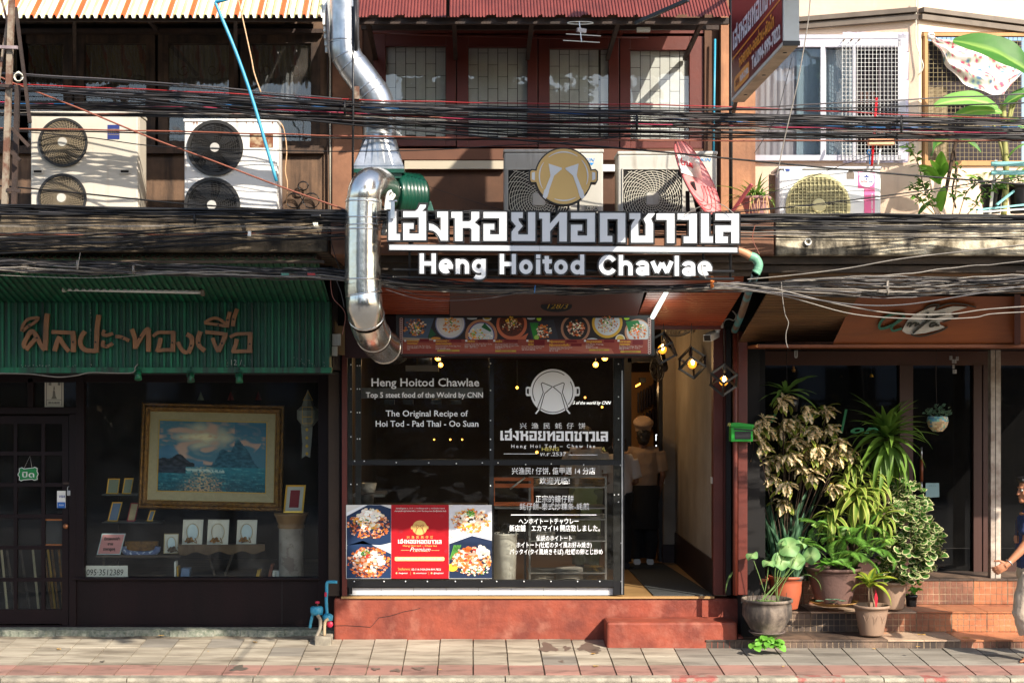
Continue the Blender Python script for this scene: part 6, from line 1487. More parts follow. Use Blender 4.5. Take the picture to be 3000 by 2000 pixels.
for s_ in range(4):b.add([P(*mq0[s_],YP1-.001),P(*mq0[(s_+1)%4],YP1-.001),P(*mq1[(s_+1)%4],YP1+.012),P(*mq1[s_],YP1+.012)],[(0,1,2,3)])
b.build('mount',m_matb,PT)
b = MB()
for s_ in range(4):
 q2 = inset(mq1,2.2);b.add([P(*mq1[s_],YP1+.008),P(*mq1[(s_+1)%4],YP1+.008),P(*q2[(s_+1)%4],YP1+.008),P(*q2[s_],YP1+.008)],[(0,1,2,3)])
b.build('slip',m_goldb,PT)
def mixc(a,b_,t):t = max(0,min(1,t));return tuple(a[i]*(1-t)+b_[i]*t for i in range(3))
h_ = hexc
def seapic(u,v):
 n1 = noise.noise(Vector((u*7,v*11,1)));n2 = noise.noise(Vector((u*22,v*30,4)));n3 = noise.noise(Vector((u*60,v*60,8)))
 HOR = .655
 if v<HOR:
  d = math.hypot((u-.42)*1.1,(v-.22)*1.5);c = mixc(h_('e8d8ae'),h_('48788e'),(d+.0+n1*.16)*3.0)
  if n1>.05 and d<.6:c = mixc(c,h_('c4a090'),(n1-.05)*3)
  if n2>.1:c = mixc(c,h_('c89a80'),(n2-.1)*1.6*max(0,1-abs(v-.22)*4))
  if u>.7 and v<.2:c = mixc(c,h_('2c6c8c'),.7)
  m1 = .60-.22*math.exp(-((u-.08)/.14)**2)-.05*math.sin(u*20)*.3
  if v>m1-.02 and u<.42:c = mixc(h_('3e7292'),h_('5a84a0'),.5+n1)
  peak = .64-.36*math.exp(-((u-.735)/.065)**2)-.25*math.exp(-((u-.60)/.07)**2)-.2*math.exp(-((u-.83)/.06)**2)-.03*n2
  if v>peak and .44<u<.95:c = mixc(h_('1a465a'),h_('34687c'),.5+n2*1.4+n3*.5)
  rk = .60-.13*math.exp(-((u-.19)/.075)**2)-.07*math.exp(-((u-.04)/.07)**2)
  if v>rk and u<.335:c = mixc(h_('141e28'),h_('3c4250'),.35+n2*1.3)
  return c
 t = (v-HOR)/(1-HOR);c = mixc(h_('2c7c8e'),h_('124a5c'),t*1.1+n2*.5)
 wv = noise.noise(Vector((u*9,t*26,2)))+.5*n3;
 if wv>.22:c = mixc(c,h_('62a4a8'),(wv-.2)*2)
 g = math.exp(-((u-.42-.04*n1)/(.05+t*.12))**2)
 if noise.noise(Vector((u*30,t*40,9)))>-.1:c = mixc(c,h_('e0c090'),g*(.5+n3))
 br = math.exp(-((t-.12-.1*(u-.3))/.07)**2)*(1 if .24<u<.62 else 0)
 if br>.2 and n2+n3>-.15:c = mixc(c,h_('cce0d8'),br*.8)
 if u<.26 and t<.25:c = mixc(h_('1c2838'),h_('3c4858'),.4+n2)
 if n3>.25 and t>.5 and 0.25<u<.6:c = h_('c89878')
 return c
def picture(name,quad,nx,ny,fn,Y,parent):
 b = MB();vs = [];cs = []
 for j in range(ny+1):
  for i in range(nx+1):
   u,v = i/nx,j/ny;p = qlerp(quad,u,v);vs.append(P(p[0],p[1],Y));cs.append(fn(u,v))
 k = len(b.v);b.v+=[tuple(v)for v in vs]
 for j in range(ny):
  for i in range(nx):
   f = [j*(nx+1)+i,j*(nx+1)+i+1,(j+1)*(nx+1)+i+1,(j+1)*(nx+1)+i];b.f.append(f);b.mi.append(0);b.c.append(tuple(cs[q]for q in f));b.sm.append(False)
 return b.build(name,vprint,parent)
picture('canvas',inset(mq1,2),150,96,seapic,YP1+.012,PT)
LN = thing('paper_lantern','white and gold hanging paper lantern with long tail at the right of the display window','lantern',P(900,1240,.6))
m_lan = mat('lantern_paper',(150,150,144),.7,col2=(110,110,106),scale=8);YN = .6
b = MB();c = P(902,1215,YN);R = M(32,YN);b.lathe((c.x,YN,c.z),[(M(13,YN),-M(34,YN)),(M(18,YN),-M(30,YN)),(R,-M(12,YN)),(R,M(14,YN)),(M(18,YN),M(26,YN)),(M(12,YN),M(44,YN)),(.002,M(74,YN))],8,'z',smooth=False);b.build('body',m_lan,LN)
b = MB();b.ppoly([(882,1244),(916,1244),(912,1300),(908,1340),(896,1334),(884,1342),(886,1300)],YN+.01,.004);b.build('tail',m_lan,LN)
b = MB()
for q in([(886,1192),(914,1192),(914,1220),(886,1220)],[(886,1221),(914,1221),(914,1240),(886,1240)],[(902,1146),(916,1172),(888,1172)]):b.ribbon([(PX(x,YN-.12),PZ(y,YN-.12))for x,y in q],.004,YN-.12,.002,closed=True)
for y in(1258,1282,1306,1328):b.ppoly([(899,y-6),(904,y),(899,y+6),(894,y)],YN-.002,.002)
b.build('gold_trim',m_goldb,LN)
def small_frame(label,x0,y0,x1,y1,Y,fm,im,slant=0,wd=3,group=None,name='picture_frame',inner=None):
 t = thing(name,label,'picture frame',P((x0+x1)/2,y1,Y),group);b = MB();o = [(x0+slant,y0),(x1+slant,y0),(x1,y1),(x0,y1)];i_ = inset(o,wd)
 for s_ in range(4):b.hull8([P(*o[s_],Y-.012),P(*o[(s_+1)%4],Y-.012),P(*o[s_],Y+.01),P(*o[(s_+1)%4],Y+.01),P(*i_[s_],Y-.008),P(*i_[(s_+1)%4],Y-.008),P(*i_[s_],Y+.01),P(*i_[(s_+1)%4],Y+.01)])
 b.build('frame',fm,t);MB().ppoly(i_,Y,.004).build('backing',im,t)
 if inner:MB().ppoly(inset(o,inner[0]),Y-.002,.0015).build('mount_opening',inner[1],t)
 return t
m_grey_g = mat('grey_green_card',(130,140,120),.6);m_redc = mat('dark_red_card',(140,40,48),.7);m_blueg = mat('blue_grey_card',(100,120,150),.6)
small_frame('small gilt frame on the upper glass shelf, left one',311,1401,346,1446,.75,m_goldb,m_grey_g,6)
small_frame('small gilt frame on the upper glass shelf, nearest the big painting',357,1400,384,1446,.75,m_goldb,m_grey_g,8)
small_frame('small gilt frame with blue grey card on the lower shelf',315,1470,345,1526,.75,m_goldb,m_blueg,14)
small_frame('small red frame on the lower shelf under the big painting',371,1472,396,1526,.75,m_redc,m_matb,12)
small_frame('narrow gilt frame on the lower shelf partly hidden by the big painting',430,1494,446,1526,.75,m_goldb,m_blueg,10)
t = thing('glass_shelf','two tier glass shelf holding small gilt frames left of the big painting','shelf',P(350,1530,.8));
for y in(1448,1529):MB().pbox(298,y,470,y+2.4,.7,.22).build('shelf_board',mat('grey_shelf',(90,90,92),.3),t)
MB().pbox(345,1448,348,1690,.9,.02).build('support',m_rustd,t)
small_frame('gilt frame with red card standing on the marble pedestal',830,1420,888,1501,.62,m_goldb,m_paper,8,5,inner=(15,m_redc))
CO = thing('pedestal','marble column pedestal with tan carved capital at the right of the display window','pedestal',P(853,1694,.68))
zq = lambda y:PZ(y,.62);cx_ = PX(853,.68)
MB().lathe((cx_,.68+.0,0),[(M(36,.68),zq(1694)),(M(36,.68),zq(1546))],28).build('shaft',mat('pink_marble',(176,164,152),.3,col2=(130,118,108),scale=5,amount=.8,streak=((110,84,72),.6,(6,6,6),.54,.58)),CO)
MB().lathe((cx_,.68,0),[(M(38,.68),zq(1547)),(M(40,.68),zq(1540)),(M(37,.68),zq(1536)),(M(42,.68),zq(1528)),(M(44,.68),zq(1518)),(M(49,.68),zq(1510)),(M(51,.68),zq(1502)),(.001,zq(1501.5))],28).build('capital',mat('tan_capital',(150,112,70),.5,col2=(110,78,48),scale=5),CO)
t = plate('price_sign','pink hand lettered sign about cheap empty frames leaning in the window','sign',283,1562,352,1624,.62,.008,mat('pale_blue_edge',(170,190,196),.5),16)
MB().ppoly(inset([(299,1562),(368,1562),(352,1624),(283,1624)],3),.616,.003).build('pink_sheet',mat('pink_paper',(206,140,140),.7),t)
text('มีกรอบเปล่า',305,1581,7,.612,m_ink,t,width=46,bold=.0012);text('ขาย',315,1596,7,.612,m_ink,t,width=16,bold=.0012);text('ราคาถูกๆ',302,1611,7,.612,m_ink,t,width=35,bold=.0012)
t = plate('phone_board','white board with handwritten phone number in the lower left window corner','sign',247,1656,374,1694,YL+.045,.006,m_paper)
text('095·3512389',252,1684,17,YL+.041,m_ink,t,width=108,shear=.12)
t = thing('star_cushion','blue and white star patterned bolster on the display shelf','cushion',P(412,1626,.7))
MB().tube(spline(pathp([(362,1600),(364,1612),(378,1620),(412,1623),(446,1620),(460,1612),(463,1600)],.7),4),M(9,.7),12).build('bolster',mat('blue_pattern',(84,100,140),.8,col2=(180,190,206),scale=24,contrast=(.55,.6),amount=1),t)
t = thing('shelf_table','low dark shelf along the window holding the pink sign and bolster','shelf',P(400,1690,.9));MB().pbox(280,1626,525,1632,.62,.4).build('shelf_board',m_greywood,t);MB().pbox(300,1632,306,1694,.7,.03).build('leg',m_greywood,t)
t = thing('gilt_box','long flat gilt frame section lying behind the bolster','picture frame',P(412,1612,.85));MB().pbox(366,1585,462,1612,.85,.04).build('section',m_goldf,t)
for i,(x0,x1,y0,y1,lab,fm_)in enumerate(((479,522,1562,1621,'small white oval mount with grey flower, left of the cloth table',m_matb),(533,592,1521,1594,'white oval photo mount with gilt rose, left one on the cloth table',m_paper),(606,668,1521,1594,'white oval photo mount with gilt rose, middle one on the cloth table',m_paper),(692,750,1522,1593,'white oval photo mount with gilt rose, right one on the cloth table',m_paper))):
 t = small_frame(lab,x0,y0,x1,y1,.66,fm_,m_paper,4 if i else 2,2.5,'oval mounts on display',name='oval_mount');cx,cy = (x0+x1)/2+2,(y0+y1)/2
 b = MB();b.ribbon([(PX(cx+(x1-x0)*.3*math.cos(a*.262),.655),PZ(cy+(y1-y0)*.34*math.sin(a*.262),.655))for a in range(24)],.006,.645,.006,closed=True);b.build('oval_bead',m_matb,t)
 if i in(1,3)or i==0:MB().disc(P(cx,cy,.652),(PX(x1,.66)-PX(x0,.66))*.26,24,r2=M(y1-y0,.66)*.31).build('oval_opening',mat('pale_blue_card',(190,208,214),.5),t)
 b = MB();fx,fy = (x0+x1)/2-(8 if i else-4),y1-12
 r5 = random.Random(i)
 for q in range(11):
  a = q*2.4;b.sphere(P(fx+math.cos(a)*(3+q*.9),fy+math.sin(a)*(2+q*.5),.62-.002*q),.010+.003*r5.random(),8,5,sc=(1.3,.6,1))
 b.tube(spline(pathp([(fx-6,fy+8),(fx+10,fy+2),(fx+22,fy+8),(fx+16,fy-8)],.61),3),.004,5);b.build('gilt_flower',m_goldf if i else m_greywood,t)
t = thing('cloth_table','narrow trestle table covered with brown cloth in the display window','table',P(650,1694,.8))
b = MB();n = 26
for k in range(n):
 xa,xb = 522+(776-522)*k/n,522+(776-522)*(k+1)/n;ya,yb = 1622+5*math.sin(k*.9)-k*.2,1622+5*math.sin((k+1)*.9)-(k+1)*.2
 b.add([P(xa,1595,.6),P(xb,1595,.6),P(xb,yb,.585+.01*math.sin(k+1)),P(xa,ya,.585+.01*math.sin(k))],[(0,1,2,3)],smooth=True);b.add([P(xa,1595,.6),P(xb,1595,.6),P(xb,1592,.9),P(xa,1592,.9)],[(0,1,2,3)])
b.build('cloth',mat('brown_cloth',(92,72,50),.9,col2=(64,48,34),scale=7),t)
for a,c_ in(((610,1620),(632,1694)),((682,1622),(655,1694))):MB().bar(P(*a,.75),P(*c_,.75),.02).build('leg',m_greywood,t)
for i,(x0,x1,y0,m_,sl,lab)in enumerate(((510,516,1644,m_paper,0,'thin white board standing on the window floor'),(519,524,1658,m_goldb,-2,'thin gilt frame end standing on the window floor'),(528,552,1664,m_blueg,4,'small blue framed picture on the window floor'),(748,758,1668,m_goldb,6,'small brown and gilt frames on the window floor left of the pedestal'),(785,793,1652,mat('brown_book',(120,64,44),.6),8,'brown leaning frame left of the marble pedestal'),(797,806,1671,m_paper,2,'white block standing beside the marble pedestal, left one'),(808,818,1671,m_paper,2,'white block standing beside the marble pedestal, right one'))):
 t = thing('display_item',lab,'picture frame',P(x0,1694,.7));MB().ppoly([(x0+sl,y0),(x1+sl,y0),(x1,1694),(x0,1694)],.66,.1).build('frame',m_,t)
MB().box(PX(230,.5),PX(935,.5),YL+.04,2.2,PZ(1700,.5),PZ(1695,.5)).build('display_floor',m_greywood,LH)
for i,x in enumerate((588,676,757)):tag(MB().lathe(P(x,1172,.9),[(.0,.0),(M(10,.9),.0),(.0,M(26,.9))],4,'z',smooth=False).build('cone_ornament',m_redc if i else m_grey_g,at=P(x,1172,.9)),['small grey cone ornament hanging above the painting','small red cone ornament above the centre of the painting','small red cone ornament above the right of the painting'][i],'ornament')
# water meters at the foot of the party wall
YW = -.12
WM = thing('water_meter','blue water meter with red valve standing on grey pipe by the red plinth','water meter',P(930,1870,YW))
b = MB();b.lathe(P(928,1799,YW),[(0,0),(M(17,YW),0),(M(19,YW),M(8,YW)),(M(19,YW),M(20,YW)),(M(15,YW),M(24,YW)),(0,M(24,YW))],18);b.build('body',m_pvcb,WM)
MB().lathe(P(930,1766,YW),[(0,0),(.022,0),(.022,.018),(0,.018)],10).build('valve_wheel',mat('valve_red',(190,40,70),.4),WM);MB().tube([P(930,1778,YW),P(930,1764,YW)],.008,6).build('valve_stem',m_rust,WM)
MB().tube(spline(pathp([(920,1795),(914,1806),(908,1838)],YW),3),.014,8).build('pipe',m_pvcb,WM)
MB().tube(spline(pathp([(930,1800),(938,1815),(938,1838),(930,1858),(922,1874)],YW-.05),4),.016,8).build('hose',mat('grey_hose',(150,140,124),.7,col2=(100,92,80),scale=20),WM)
WM = thing('water_meter','second blue water meter with red tap beside the red plinth, right one','water meter',P(958,1870,YW))
MB().lathe(P(960,1816,YW),[(0,0),(M(15,YW),0),(M(16,YW),M(14,YW)),(M(8,YW),M(20,YW)),(0,M(20,YW))],16).build('body',m_pvcb,WM)
MB().tube(spline(pathp([(988,1704),(965,1704),(958,1708),(957,1730),(956,1760),(958,1800)],YW),4),.015,8).build('pipe',m_pvcb,WM);MB().pbox(951,1734,957,1747,YW-.03,.03).build('valve_handle',mat('valve_red'),WM)
MB().tube(spline(pathp([(962,1812),(952,1822),(950,1862)],YW-.06),4),.014,8).build('hose',mat('tan_hose',(170,150,120),.7),WM);MB().lathe(P(966,1828,YW-.03),[(0,0),(.03,.0),(.03,.02),(0,.02)],12,'y').build('tap_wheel',mat('valve_red'),WM)
MB().box(PX(926,YW),PX(974,YW),-.25,-.05,.0,PZ(1862,-.2)).build('concrete_pad',m_kerb,WM,bevel=.01)
# middle shop front
YM = -.03
rf = random.Random(31)
FC = {k:hexc(v)for k,v in dict(b1='b8602c',b2='d88840',b3='8c3c1c',w1='f0e6d0',w2='e2d0b0',y1='f0b030',g1='2c7a30',g2='7ab040',r1='d03c30',k1='3a2418',o1='e87030',p1='e0a890',c1='f4f0e8').items()}
def blobs(b,cx,cy,rx,ry,n,cols,smin,smax,Y,st=[0]):
 for _ in range(n):
  a = rf.uniform(0,6.283);q = math.sqrt(rf.random());x,y = cx+math.cos(a)*rx*q,cy+math.sin(a)*ry*q;s_ = rf.uniform(smin,smax)
  st[0]+=1;yo = Y-.00045-(st[0]%400)*.0000035;a0 = rf.uniform(0,6);k = rf.choice((5,6,7));e = rf.uniform(.5,1)
  b.ppoly([(x+math.cos(a0+t*6.283/k)*s_*rf.uniform(.65,1),y+math.sin(a0+t*6.283/k)*s_*e*rf.uniform(.65,1))for t in range(k)],yo,None,col=jit(FC[rf.choice(cols)],.22,rf))
def disc(b,cx,cy,r,Y,c,ry=None):b.disc(P(cx,cy,Y),M(r,Y),30,r2=M(ry or r,Y),col=hexc(c)if isinstance(c,str)else c)
YMB = -.95
MBD = thing('menu_board','long illuminated style menu board with photos of eight dishes above the shop front','menu board',P(1539,1040,YMB))
MB().pbox(1160,922,1918,1042,YMB,.07).build('case',m_black,MBD,bevel=.004)
y_ = YMB-.003;b = MB();s6 = 6.189
b.pbox(1170,931,1908,1036,y_,.002,col=hexc('8c3c30'));b.pbox(1179,931,1897,994,y_-.0004,.0003,col=hexc('2a2226'))
for(pts,c)in(([(1179,1003),(1300,1008),(1420,1002),(1500,1012),(1700,1008),(1800,1022),(1700,1036),(1540,1026),(1400,1032),(1250,1020),(1179,1024)],'a0503e'),([(1179,985),(1240,989),(1300,994),(1250,997),(1179,996)],'a89888'),([(1600,1016),(1720,1012),(1790,1020),(1800,1036),(1740,1036),(1680,1026)],'a8604e')):b.ppoly(pts,y_-(.0006 if c[1]=='8' else .0004),None,col=hexc(c))
for(px,ac)in((1170,'702820'),(1897,'702820')):b.pbox(px,931,px+11,1036,y_-.0006,.0002,col=hexc(ac))
def clipy(pts):return[(x,min(max(y,931.2),993.8))for x,y in pts]
def cdisc(cx,cy,r,c,d,ry=None):
 b.ppoly(clipy([(cx+r*math.cos(t*.2094),cy+(ry or r)*math.sin(t*.2094))for t in range(30)]),y_-d,None,col=hexc(c))
b.ppoly([(1186,931.5),(1272,931.5),(1252,991),(1181,988)],y_-.0008,None,col=hexc('46566c'));b.ppoly([(1262,960),(1278,980),(1254,992)],y_-.0009,None,col=hexc('1e5030'))
blobs(b,1215,958,33,24,90,('b1','b2','b3','k1','b2','w2'),2,5,y_-.001);blobs(b,1218,962,17,20,45,('g1','y1','w1','p1','g2'),1.5,4,y_-.001)
cdisc(1319,948,44,'7078a0',.001);cdisc(1319,948,41,'cccad0',.0012);cdisc(1319,948,36,'b8b4b8',.0013);cdisc(1319,948,35,'d2cecc',.0014);blobs(b,1319,952,28,21,90,('b1','b2','w2','b2','y1'),2,4.5,y_-.0015);blobs(b,1319,944,9,9,26,('g1','w2','p1','g1'),1.5,3.4,y_-.0015)
cdisc(1410,982,47,'b47c5c',.001);cdisc(1410,982,39,'3a3f86',.0012);cdisc(1410,982,36,'c6ccd4',.0013);blobs(b,1398,978,26,16,60,('w1','w2','b2','y1','g2'),2,5,y_-.0014);blobs(b,1430,986,12,8,30,('c1','w1'),1,3,y_-.0014);b.ppoly([(1410,958),(1420,946),(1440,968),(1436,972)],y_-.0022,None,col=hexc('1c5c30'));blobs(b,1387,986,9,6,16,('y1','o1'),2,4,y_-.0018)
cdisc(1499,950,45,'c06848',.001);b.ppoly(clipy([(1530,985),(1548,975),(1540,996),(1515,999),(1506,994)]),y_-.0011,None,col=hexc('c06848'));cdisc(1499,948,37,'54281c',.0013);blobs(b,1499,954,30,22,80,('b3','b1','w2','k1'),2,4,y_-.0014);blobs(b,1499,942,16,14,40,('w1','w2','y1','g2'),2,4.5,y_-.0014)
b.ppoly([(1548,944),(1622,936),(1636,993),(1556,993)],y_-.001,None,col=hexc('32323c'));blobs(b,1594,970,22,20,80,('b1','o1','w2','c1','b2'),2,5,y_-.0012)
for k in range(7):b.ppoly([(1553+k*3.6,946),(1555.5+k*3.6,945),(1565+k*.9,993),(1563+k*.7,993)],y_-.0016-.00002*k,None,col=hexc('2c8434'))
cdisc(1572,988,7,'9cc054',.0018);cdisc(1579,933,7,'a8d030',.0011);cdisc(1556,932,12,'c8ccd0',.0011,4)
cdisc(1686,962,43,'a87860',.001);cdisc(1686,962,36,'262224',.0012);blobs(b,1687,962,27,24,90,('b1','b3','w2','o1','p1'),2,5,y_-.0014);blobs(b,1688,956,12,12,26,('c1','r1','g1','w1'),2,4.5,y_-.0016)
cdisc(1779,945,45,'c89c3c',.001);cdisc(1779,945,37,'c2c6ce',.0012);blobs(b,1779,950,30,24,100,('b1','b2','b3','w2'),2,4,y_-.0014);blobs(b,1779,944,15,13,34,('c1','w1','g2','g1'),1.5,4,y_-.0015)
cdisc(1868,972,38,'b88468',.001);cdisc(1870,972,34,'c6c8cc',.0012);b.ppoly([(1833,941),(1870,938),(1880,960),(1842,972)],y_-.0015,None,col=hexc('1c7438'));blobs(b,1870,970,26,22,100,('b1','o1','p1','b2','w2'),2,5,y_-.0016);blobs(b,1874,960,14,9,20,('g1','g2','c1'),1.5,3,y_-.0019)
cdisc(1817,992,14,'d2ccc0',.0012,13);cdisc(1817,992,11,'c8a850',.0014,10);cdisc(1836,932,8,'a8d030',.0011,5);cdisc(1735,995,16,'c6cad0',.0012,5);cdisc(1383,932,15,'ccd0d2',.0012,4);cdisc(1427,932,13,'ccd0d2',.0012,8);cdisc(1427,931,10,'c0a040',.0014,5);cdisc(1277,991,14,'cc8c34',.0012,4)
for k,(x,t1,t2)in enumerate(((1182,1,0),(1268,0,1),(1361,0,0),(1443,0,1),(1540,0,0),(1601,0,0),(1709,0,1),(1807,0,1))):
 b.pbox(x+2,995,x+8,1000.5,y_-.001,.0003,col=hexc('d8dce0'))
for(x0,y0,x1,y1)in((1229,992,1257,1001),(1320,994,1352,1002),(1400,995,1429,1002),(1477,995,1517,1002),(1564,995,1596,1011),(1659,996,1690,1003),(1673,1006,1704,1014),(1769,995,1800,1003),(1853,995,1884,1009)):b.pbox(x0,y0,x1,y1,y_-.0012,.0003,col=hexc('6c0c14'))
for(x0,x1,y)in((1280,1347,1027),(1450,1513,1028),(1725,1786,1025),(1817,1878,1030)):b.ppoly([(x0,y-2.6),(x1,y-2.6),(x1-1.5,y),(x1,y+2.6),(x0,y+2.6),(x0+1.5,y)],y_-.0012,None,col=hexc('b89a3c'))
for x in(1170,1897):
 for k in range(16):
  cy = 935+k*6.5;q = [(PX(x+5.5+4*math.cos(t*.785),y_),PZ(cy+4*math.sin(t*.785),y_))for t in range(8)];b.ribbon(q,M(1.1,y_),y_-.0012,0,closed=True,col=hexc('e0cfc8'))
b.build('print',vprint,MBD)
mt_y = mat('menu_yellow',(226,170,50),.5);mt_w = mat('menu_white',(214,198,190),.5);mt_g = mat('menu_dark',(70,58,26),.5)
yt = y_-.0022
for(s_,x,y,w_)in(('หอยแมลงภู่',1192,1000.5,33),('ทอดกรอบ',1192,1008,30),('หอยแมลงภู่ +',1276,1001,38),('หอยนางรมทอด',1276,1009,46),('ออส่วน',1369,1001.5,21),('ออลั่วะ',1451,1002,20),('ผัดไทกุ้งแห้ง',1548,1002.5,15.5),('ผัดไทกุ้งสด',1548,1011,15.5),('ซีฟู้ดทอดกรอบ',1609,1003,45),('ซีฟู้ดทอดราดซีสชั่น',1609,1013,59),('เนื้อปูทอดกรอบ',1717,1003,45),('ปลากะพง',1815,1003,32),('ทอดกรอบ',1815,1010.5,30)):text(s_,x,y,5,yt,mt_y,MBD,width=w_,bold=.0006)
for(s_,x,y,w_)in(('Mussels, Fried Egg, Rice Flour',1192,1015,68),('貽貝口蘇(香脆)/ムール貝・揚げ卵・',1192,1020,73),('米粉。',1192,1025,10),('Mussels+Oyster, Fried Egg, Rice',1276,1015,73),('Flour (Crispy)',1276,1019.5,31),('貽貝口蚵蛤蛋 (香脆)',1276,1024,43),('Oyster, Fried Egg, Rice Flour (Soft)',1361,1009,80),('貽貝口蘇(香脆)/カキ・揚げ卵',1361,1014.5,62),('米粉・(柔らかい)',1361,1019,38),('Stir Fried Oyster Serve with',1450,1009.5,66),('Crispy Fried Egg (Crispy+Soft)',1450,1014,70),('蠔蛋(香脆)/オールオッ',1450,1019,48),('フライキ',1450,1024,16),('Thai Style Noodle Fried with',1528,1016,66),('Prawns and Bean Sprout',1528,1021,58),('泰式炒粿條',1528,1026,40),('Seafood, Fried Egg, Rice Flour',1609,1019,68),('海鮮煎蛋(香脆)/シーフード',1609,1024,58),('揚げ卵・米粉',1609,1029,26),('Crab Meats, Fried Egg,',1716,1010,52),('Rice Flour',1716,1014.5,22),('蟹蛋餅/フライ蟹',1716,1020,35),('Sea Bass, Fried Egg, Rice Flour',1814,1016,69),('鱸鱼蛋(香脆)/フラーカポン',1814,1021.5,61),('フライ',1814,1026,13)):text(s_,x,y,3.2,yt,mt_w,MBD,width=w_)
for(s_,x,y,w_)in(('ORIGINAL',1301,1028.5,24),('BEST SELLER',1466,1029.5,33),('NEW ITEM',1743,1026.5,26),('RECOMMENDED',1829,1031.5,38)):text(s_,x,y,2.6,yt,mt_g,MBD,width=w_)
NP = thing('number_plate','dark oval plate with gold house number 128/3 on the maroon header','sign',P(1630,915,-1.16));MB().disc(P(1630,897,-1.36),M(46,-1.36),30,r2=M(17,-1.36)).build('plate',m_black,NP)
text('128/3',1597,904,14,-1.366,mat('old_gold',(190,150,50),.4,metal=.3),NP,width=62,shear=.3)
# ---- clear plastic shop front
PF = thing('plastic_curtain_front','clear plastic sheet shop front on a black studded frame above the red plinth','shop front',P(1424,1718,YM))
MB().pbox(1018,1042,1436,1348,YM,.0015).build('sheet',m_plastic,PF);MB().pbox(1446,1042,1822,1348,YM,.0015).build('sheet',m_plastic,PF)
MB().pbox(1018,1362,1436,1700,YM,.0015).build('sheet',m_plastic,PF);MB().pbox(1446,1362,1822,1700,YM,.0015).build('sheet',m_plastic,PF)
for n_,r in(('frame_bar',(1018,1040,1032,1740)),('frame_bar',(1041,1042,1058,1345)),('frame_bar',(1433,1042,1447,1697)),('frame_bar',(1797,1040,1829,1742)),('frame_bar',(1032,1345,1797,1362)),('frame_bar',(1016,1697,1797,1719)),('frame_bar',(1041,1362,1058,1697)),('frame_bar',(1016,1719,1022,1745))):
 x0,y0,x1,y1 = r
 if n_ and(x1-x0)>100:x0+=.0
 MB().pbox(x0,y0,x1,y1,YM+(.008 if x1-x0>100 else .004),.025).build(n_,m_blackp,PF)
MB().pbox(1821,1085,1824.5,1740,YM-.012,.012).build('edge_trim',m_alu,PF)
def stud(b,x,y):b.sphere(P(x,y,YM-.004),M(2.1,YM),8,4,sc=(1,.5,1))
b = MB()
for x,y in([(1028,y)for y in(1012+30,1068,1139,1206,1279,1418)]+[(x,y)for y in(1071,1139,1208,1285)for x in(1047,1054)]+[(1046,1418),(1039,1350),(1067,1350),(1161,1354),(1256,1355),(1337,1357),(1413,1355)]+[(1437,y)for y in(1044,1064,1143,1231,1286,1317,1422)]+[(1459,1355),(1540,1360),(1615,1358),(1710,1361),(1818,1362)]+[(1812,y)for y in(1046,1066,1162,1225,1287,1448,1470)]+[(1800,1449),(1820,1590)]+[(x,1702)for x in(1038,1125,1188,1252,1334,1411,1455,1535,1614,1692,1757,1820)]+[(1188,1702.1)]):stud(b,x,y)
b.build('stud',mat('stud_white',(230,232,232),.3),PF,kind='stuff')
WL = thing('window_lettering','white vinyl lettering in Thai, English, Chinese and Japanese on the clear plastic front','lettering',P(1430,1600,YM));vt = YM-.006
m_vin = mat('white_vinyl',(246,248,250),.5)
for(s_,x,y,h,w_,bd)in(('Heng Hoitod Chawlae',1086,1131,22,316,.0016),('Top 5 steet food of the Wolrd by CNN',1072,1164,14.5,343,.0012),('The Original Recipe of',1130,1219,16.5,241,.0008),('Hoi Tod - Pad Thai - Oo Suan',1099,1249,16.5,301,.0008),
 ('兴  渔  民  蚝  仔  饼',1522,1254,12.5,192,0),('พ.ศ.2537',1582,1335,10.5,76,.0004),('兴渔民? 仔饼, 億甲邁 14 分店',1499,1387,14.5,244,.0002),('欢迎光临!',1580,1416,14.5,88,0),('正宗的蠔仔餅',1568,1469,14.5,112,0),('蚝仔餅-泰式炒粿条-蚝煎',1522,1491,14.5,203,0),
 ('ヘンホイトートチャウレー',1519,1533,13,175,.0003),('新店舗　エカマイ14 開店致しました。',1492,1554,13.5,265,.0003),('伝説のホイトート',1571,1582,12,104,.0002),('ホイトート(牡蠣のタイ風お好み焼き)',1512,1602,12,220,.0002),('パッタイ(タイ風焼きそば) /牡蠣の卵とじ炒め',1493,1622,12,272,.0002)):text(s_,x,y,h,vt,m_vin,WL,width=w_,bold=bd)
text('Heng Hoi Tod – Chaw lae',1497,1311,9.5,vt,m_vin,WL,width=246,bold=.0006,spacing=1.5)
for p in LOGO:MB().ppoly([(1466+(x-18)*.3067,1261+(y-38)*.33)for x,y in p],vt,.001).build('lettering',m_vin,WL)
b = MB()
for x0,x1,y,h in((1476,1573,1328,1.6),(1665,1750,1331,1.6),(1497,1747,1506,2.6)):b.pbox(x0,y,x1,y+h,vt,.001)
b.build('rule_line',m_vin,WL)
pcx,pcy,pr = 1619.5,1146.5,66
lo = MB().ppoly(pan_polys(pcx,pcy,pr),vt,.001).build('pan_mark',m_vin,WL)
b = MB()
def stroke(b,pts,w_,Y):b.ribbon([(PX(x,Y),PZ(y,Y))for x,y in pts],M(w_,Y),Y,0)
for sx in(1,-1):
 hh = [(-17,48),(-35,44),(-29,10),(-28,4),(-33,-23),(-30,-26),(0,-13),(-24,7),(-36,52),(-38,62)]
 stroke(b,[(pcx+sx*x,pcy+y)for x,y in((-1,-14),(-30,-26),(-34,-23),(-28,2),(-30,8),(-46,50))],2.2,vt-.0012)
 stroke(b,[(pcx+sx*x,pcy+y)for x,y in((-1,-14),(-24,6),(-26,12),(-38,56))],2.2,vt-.0016)
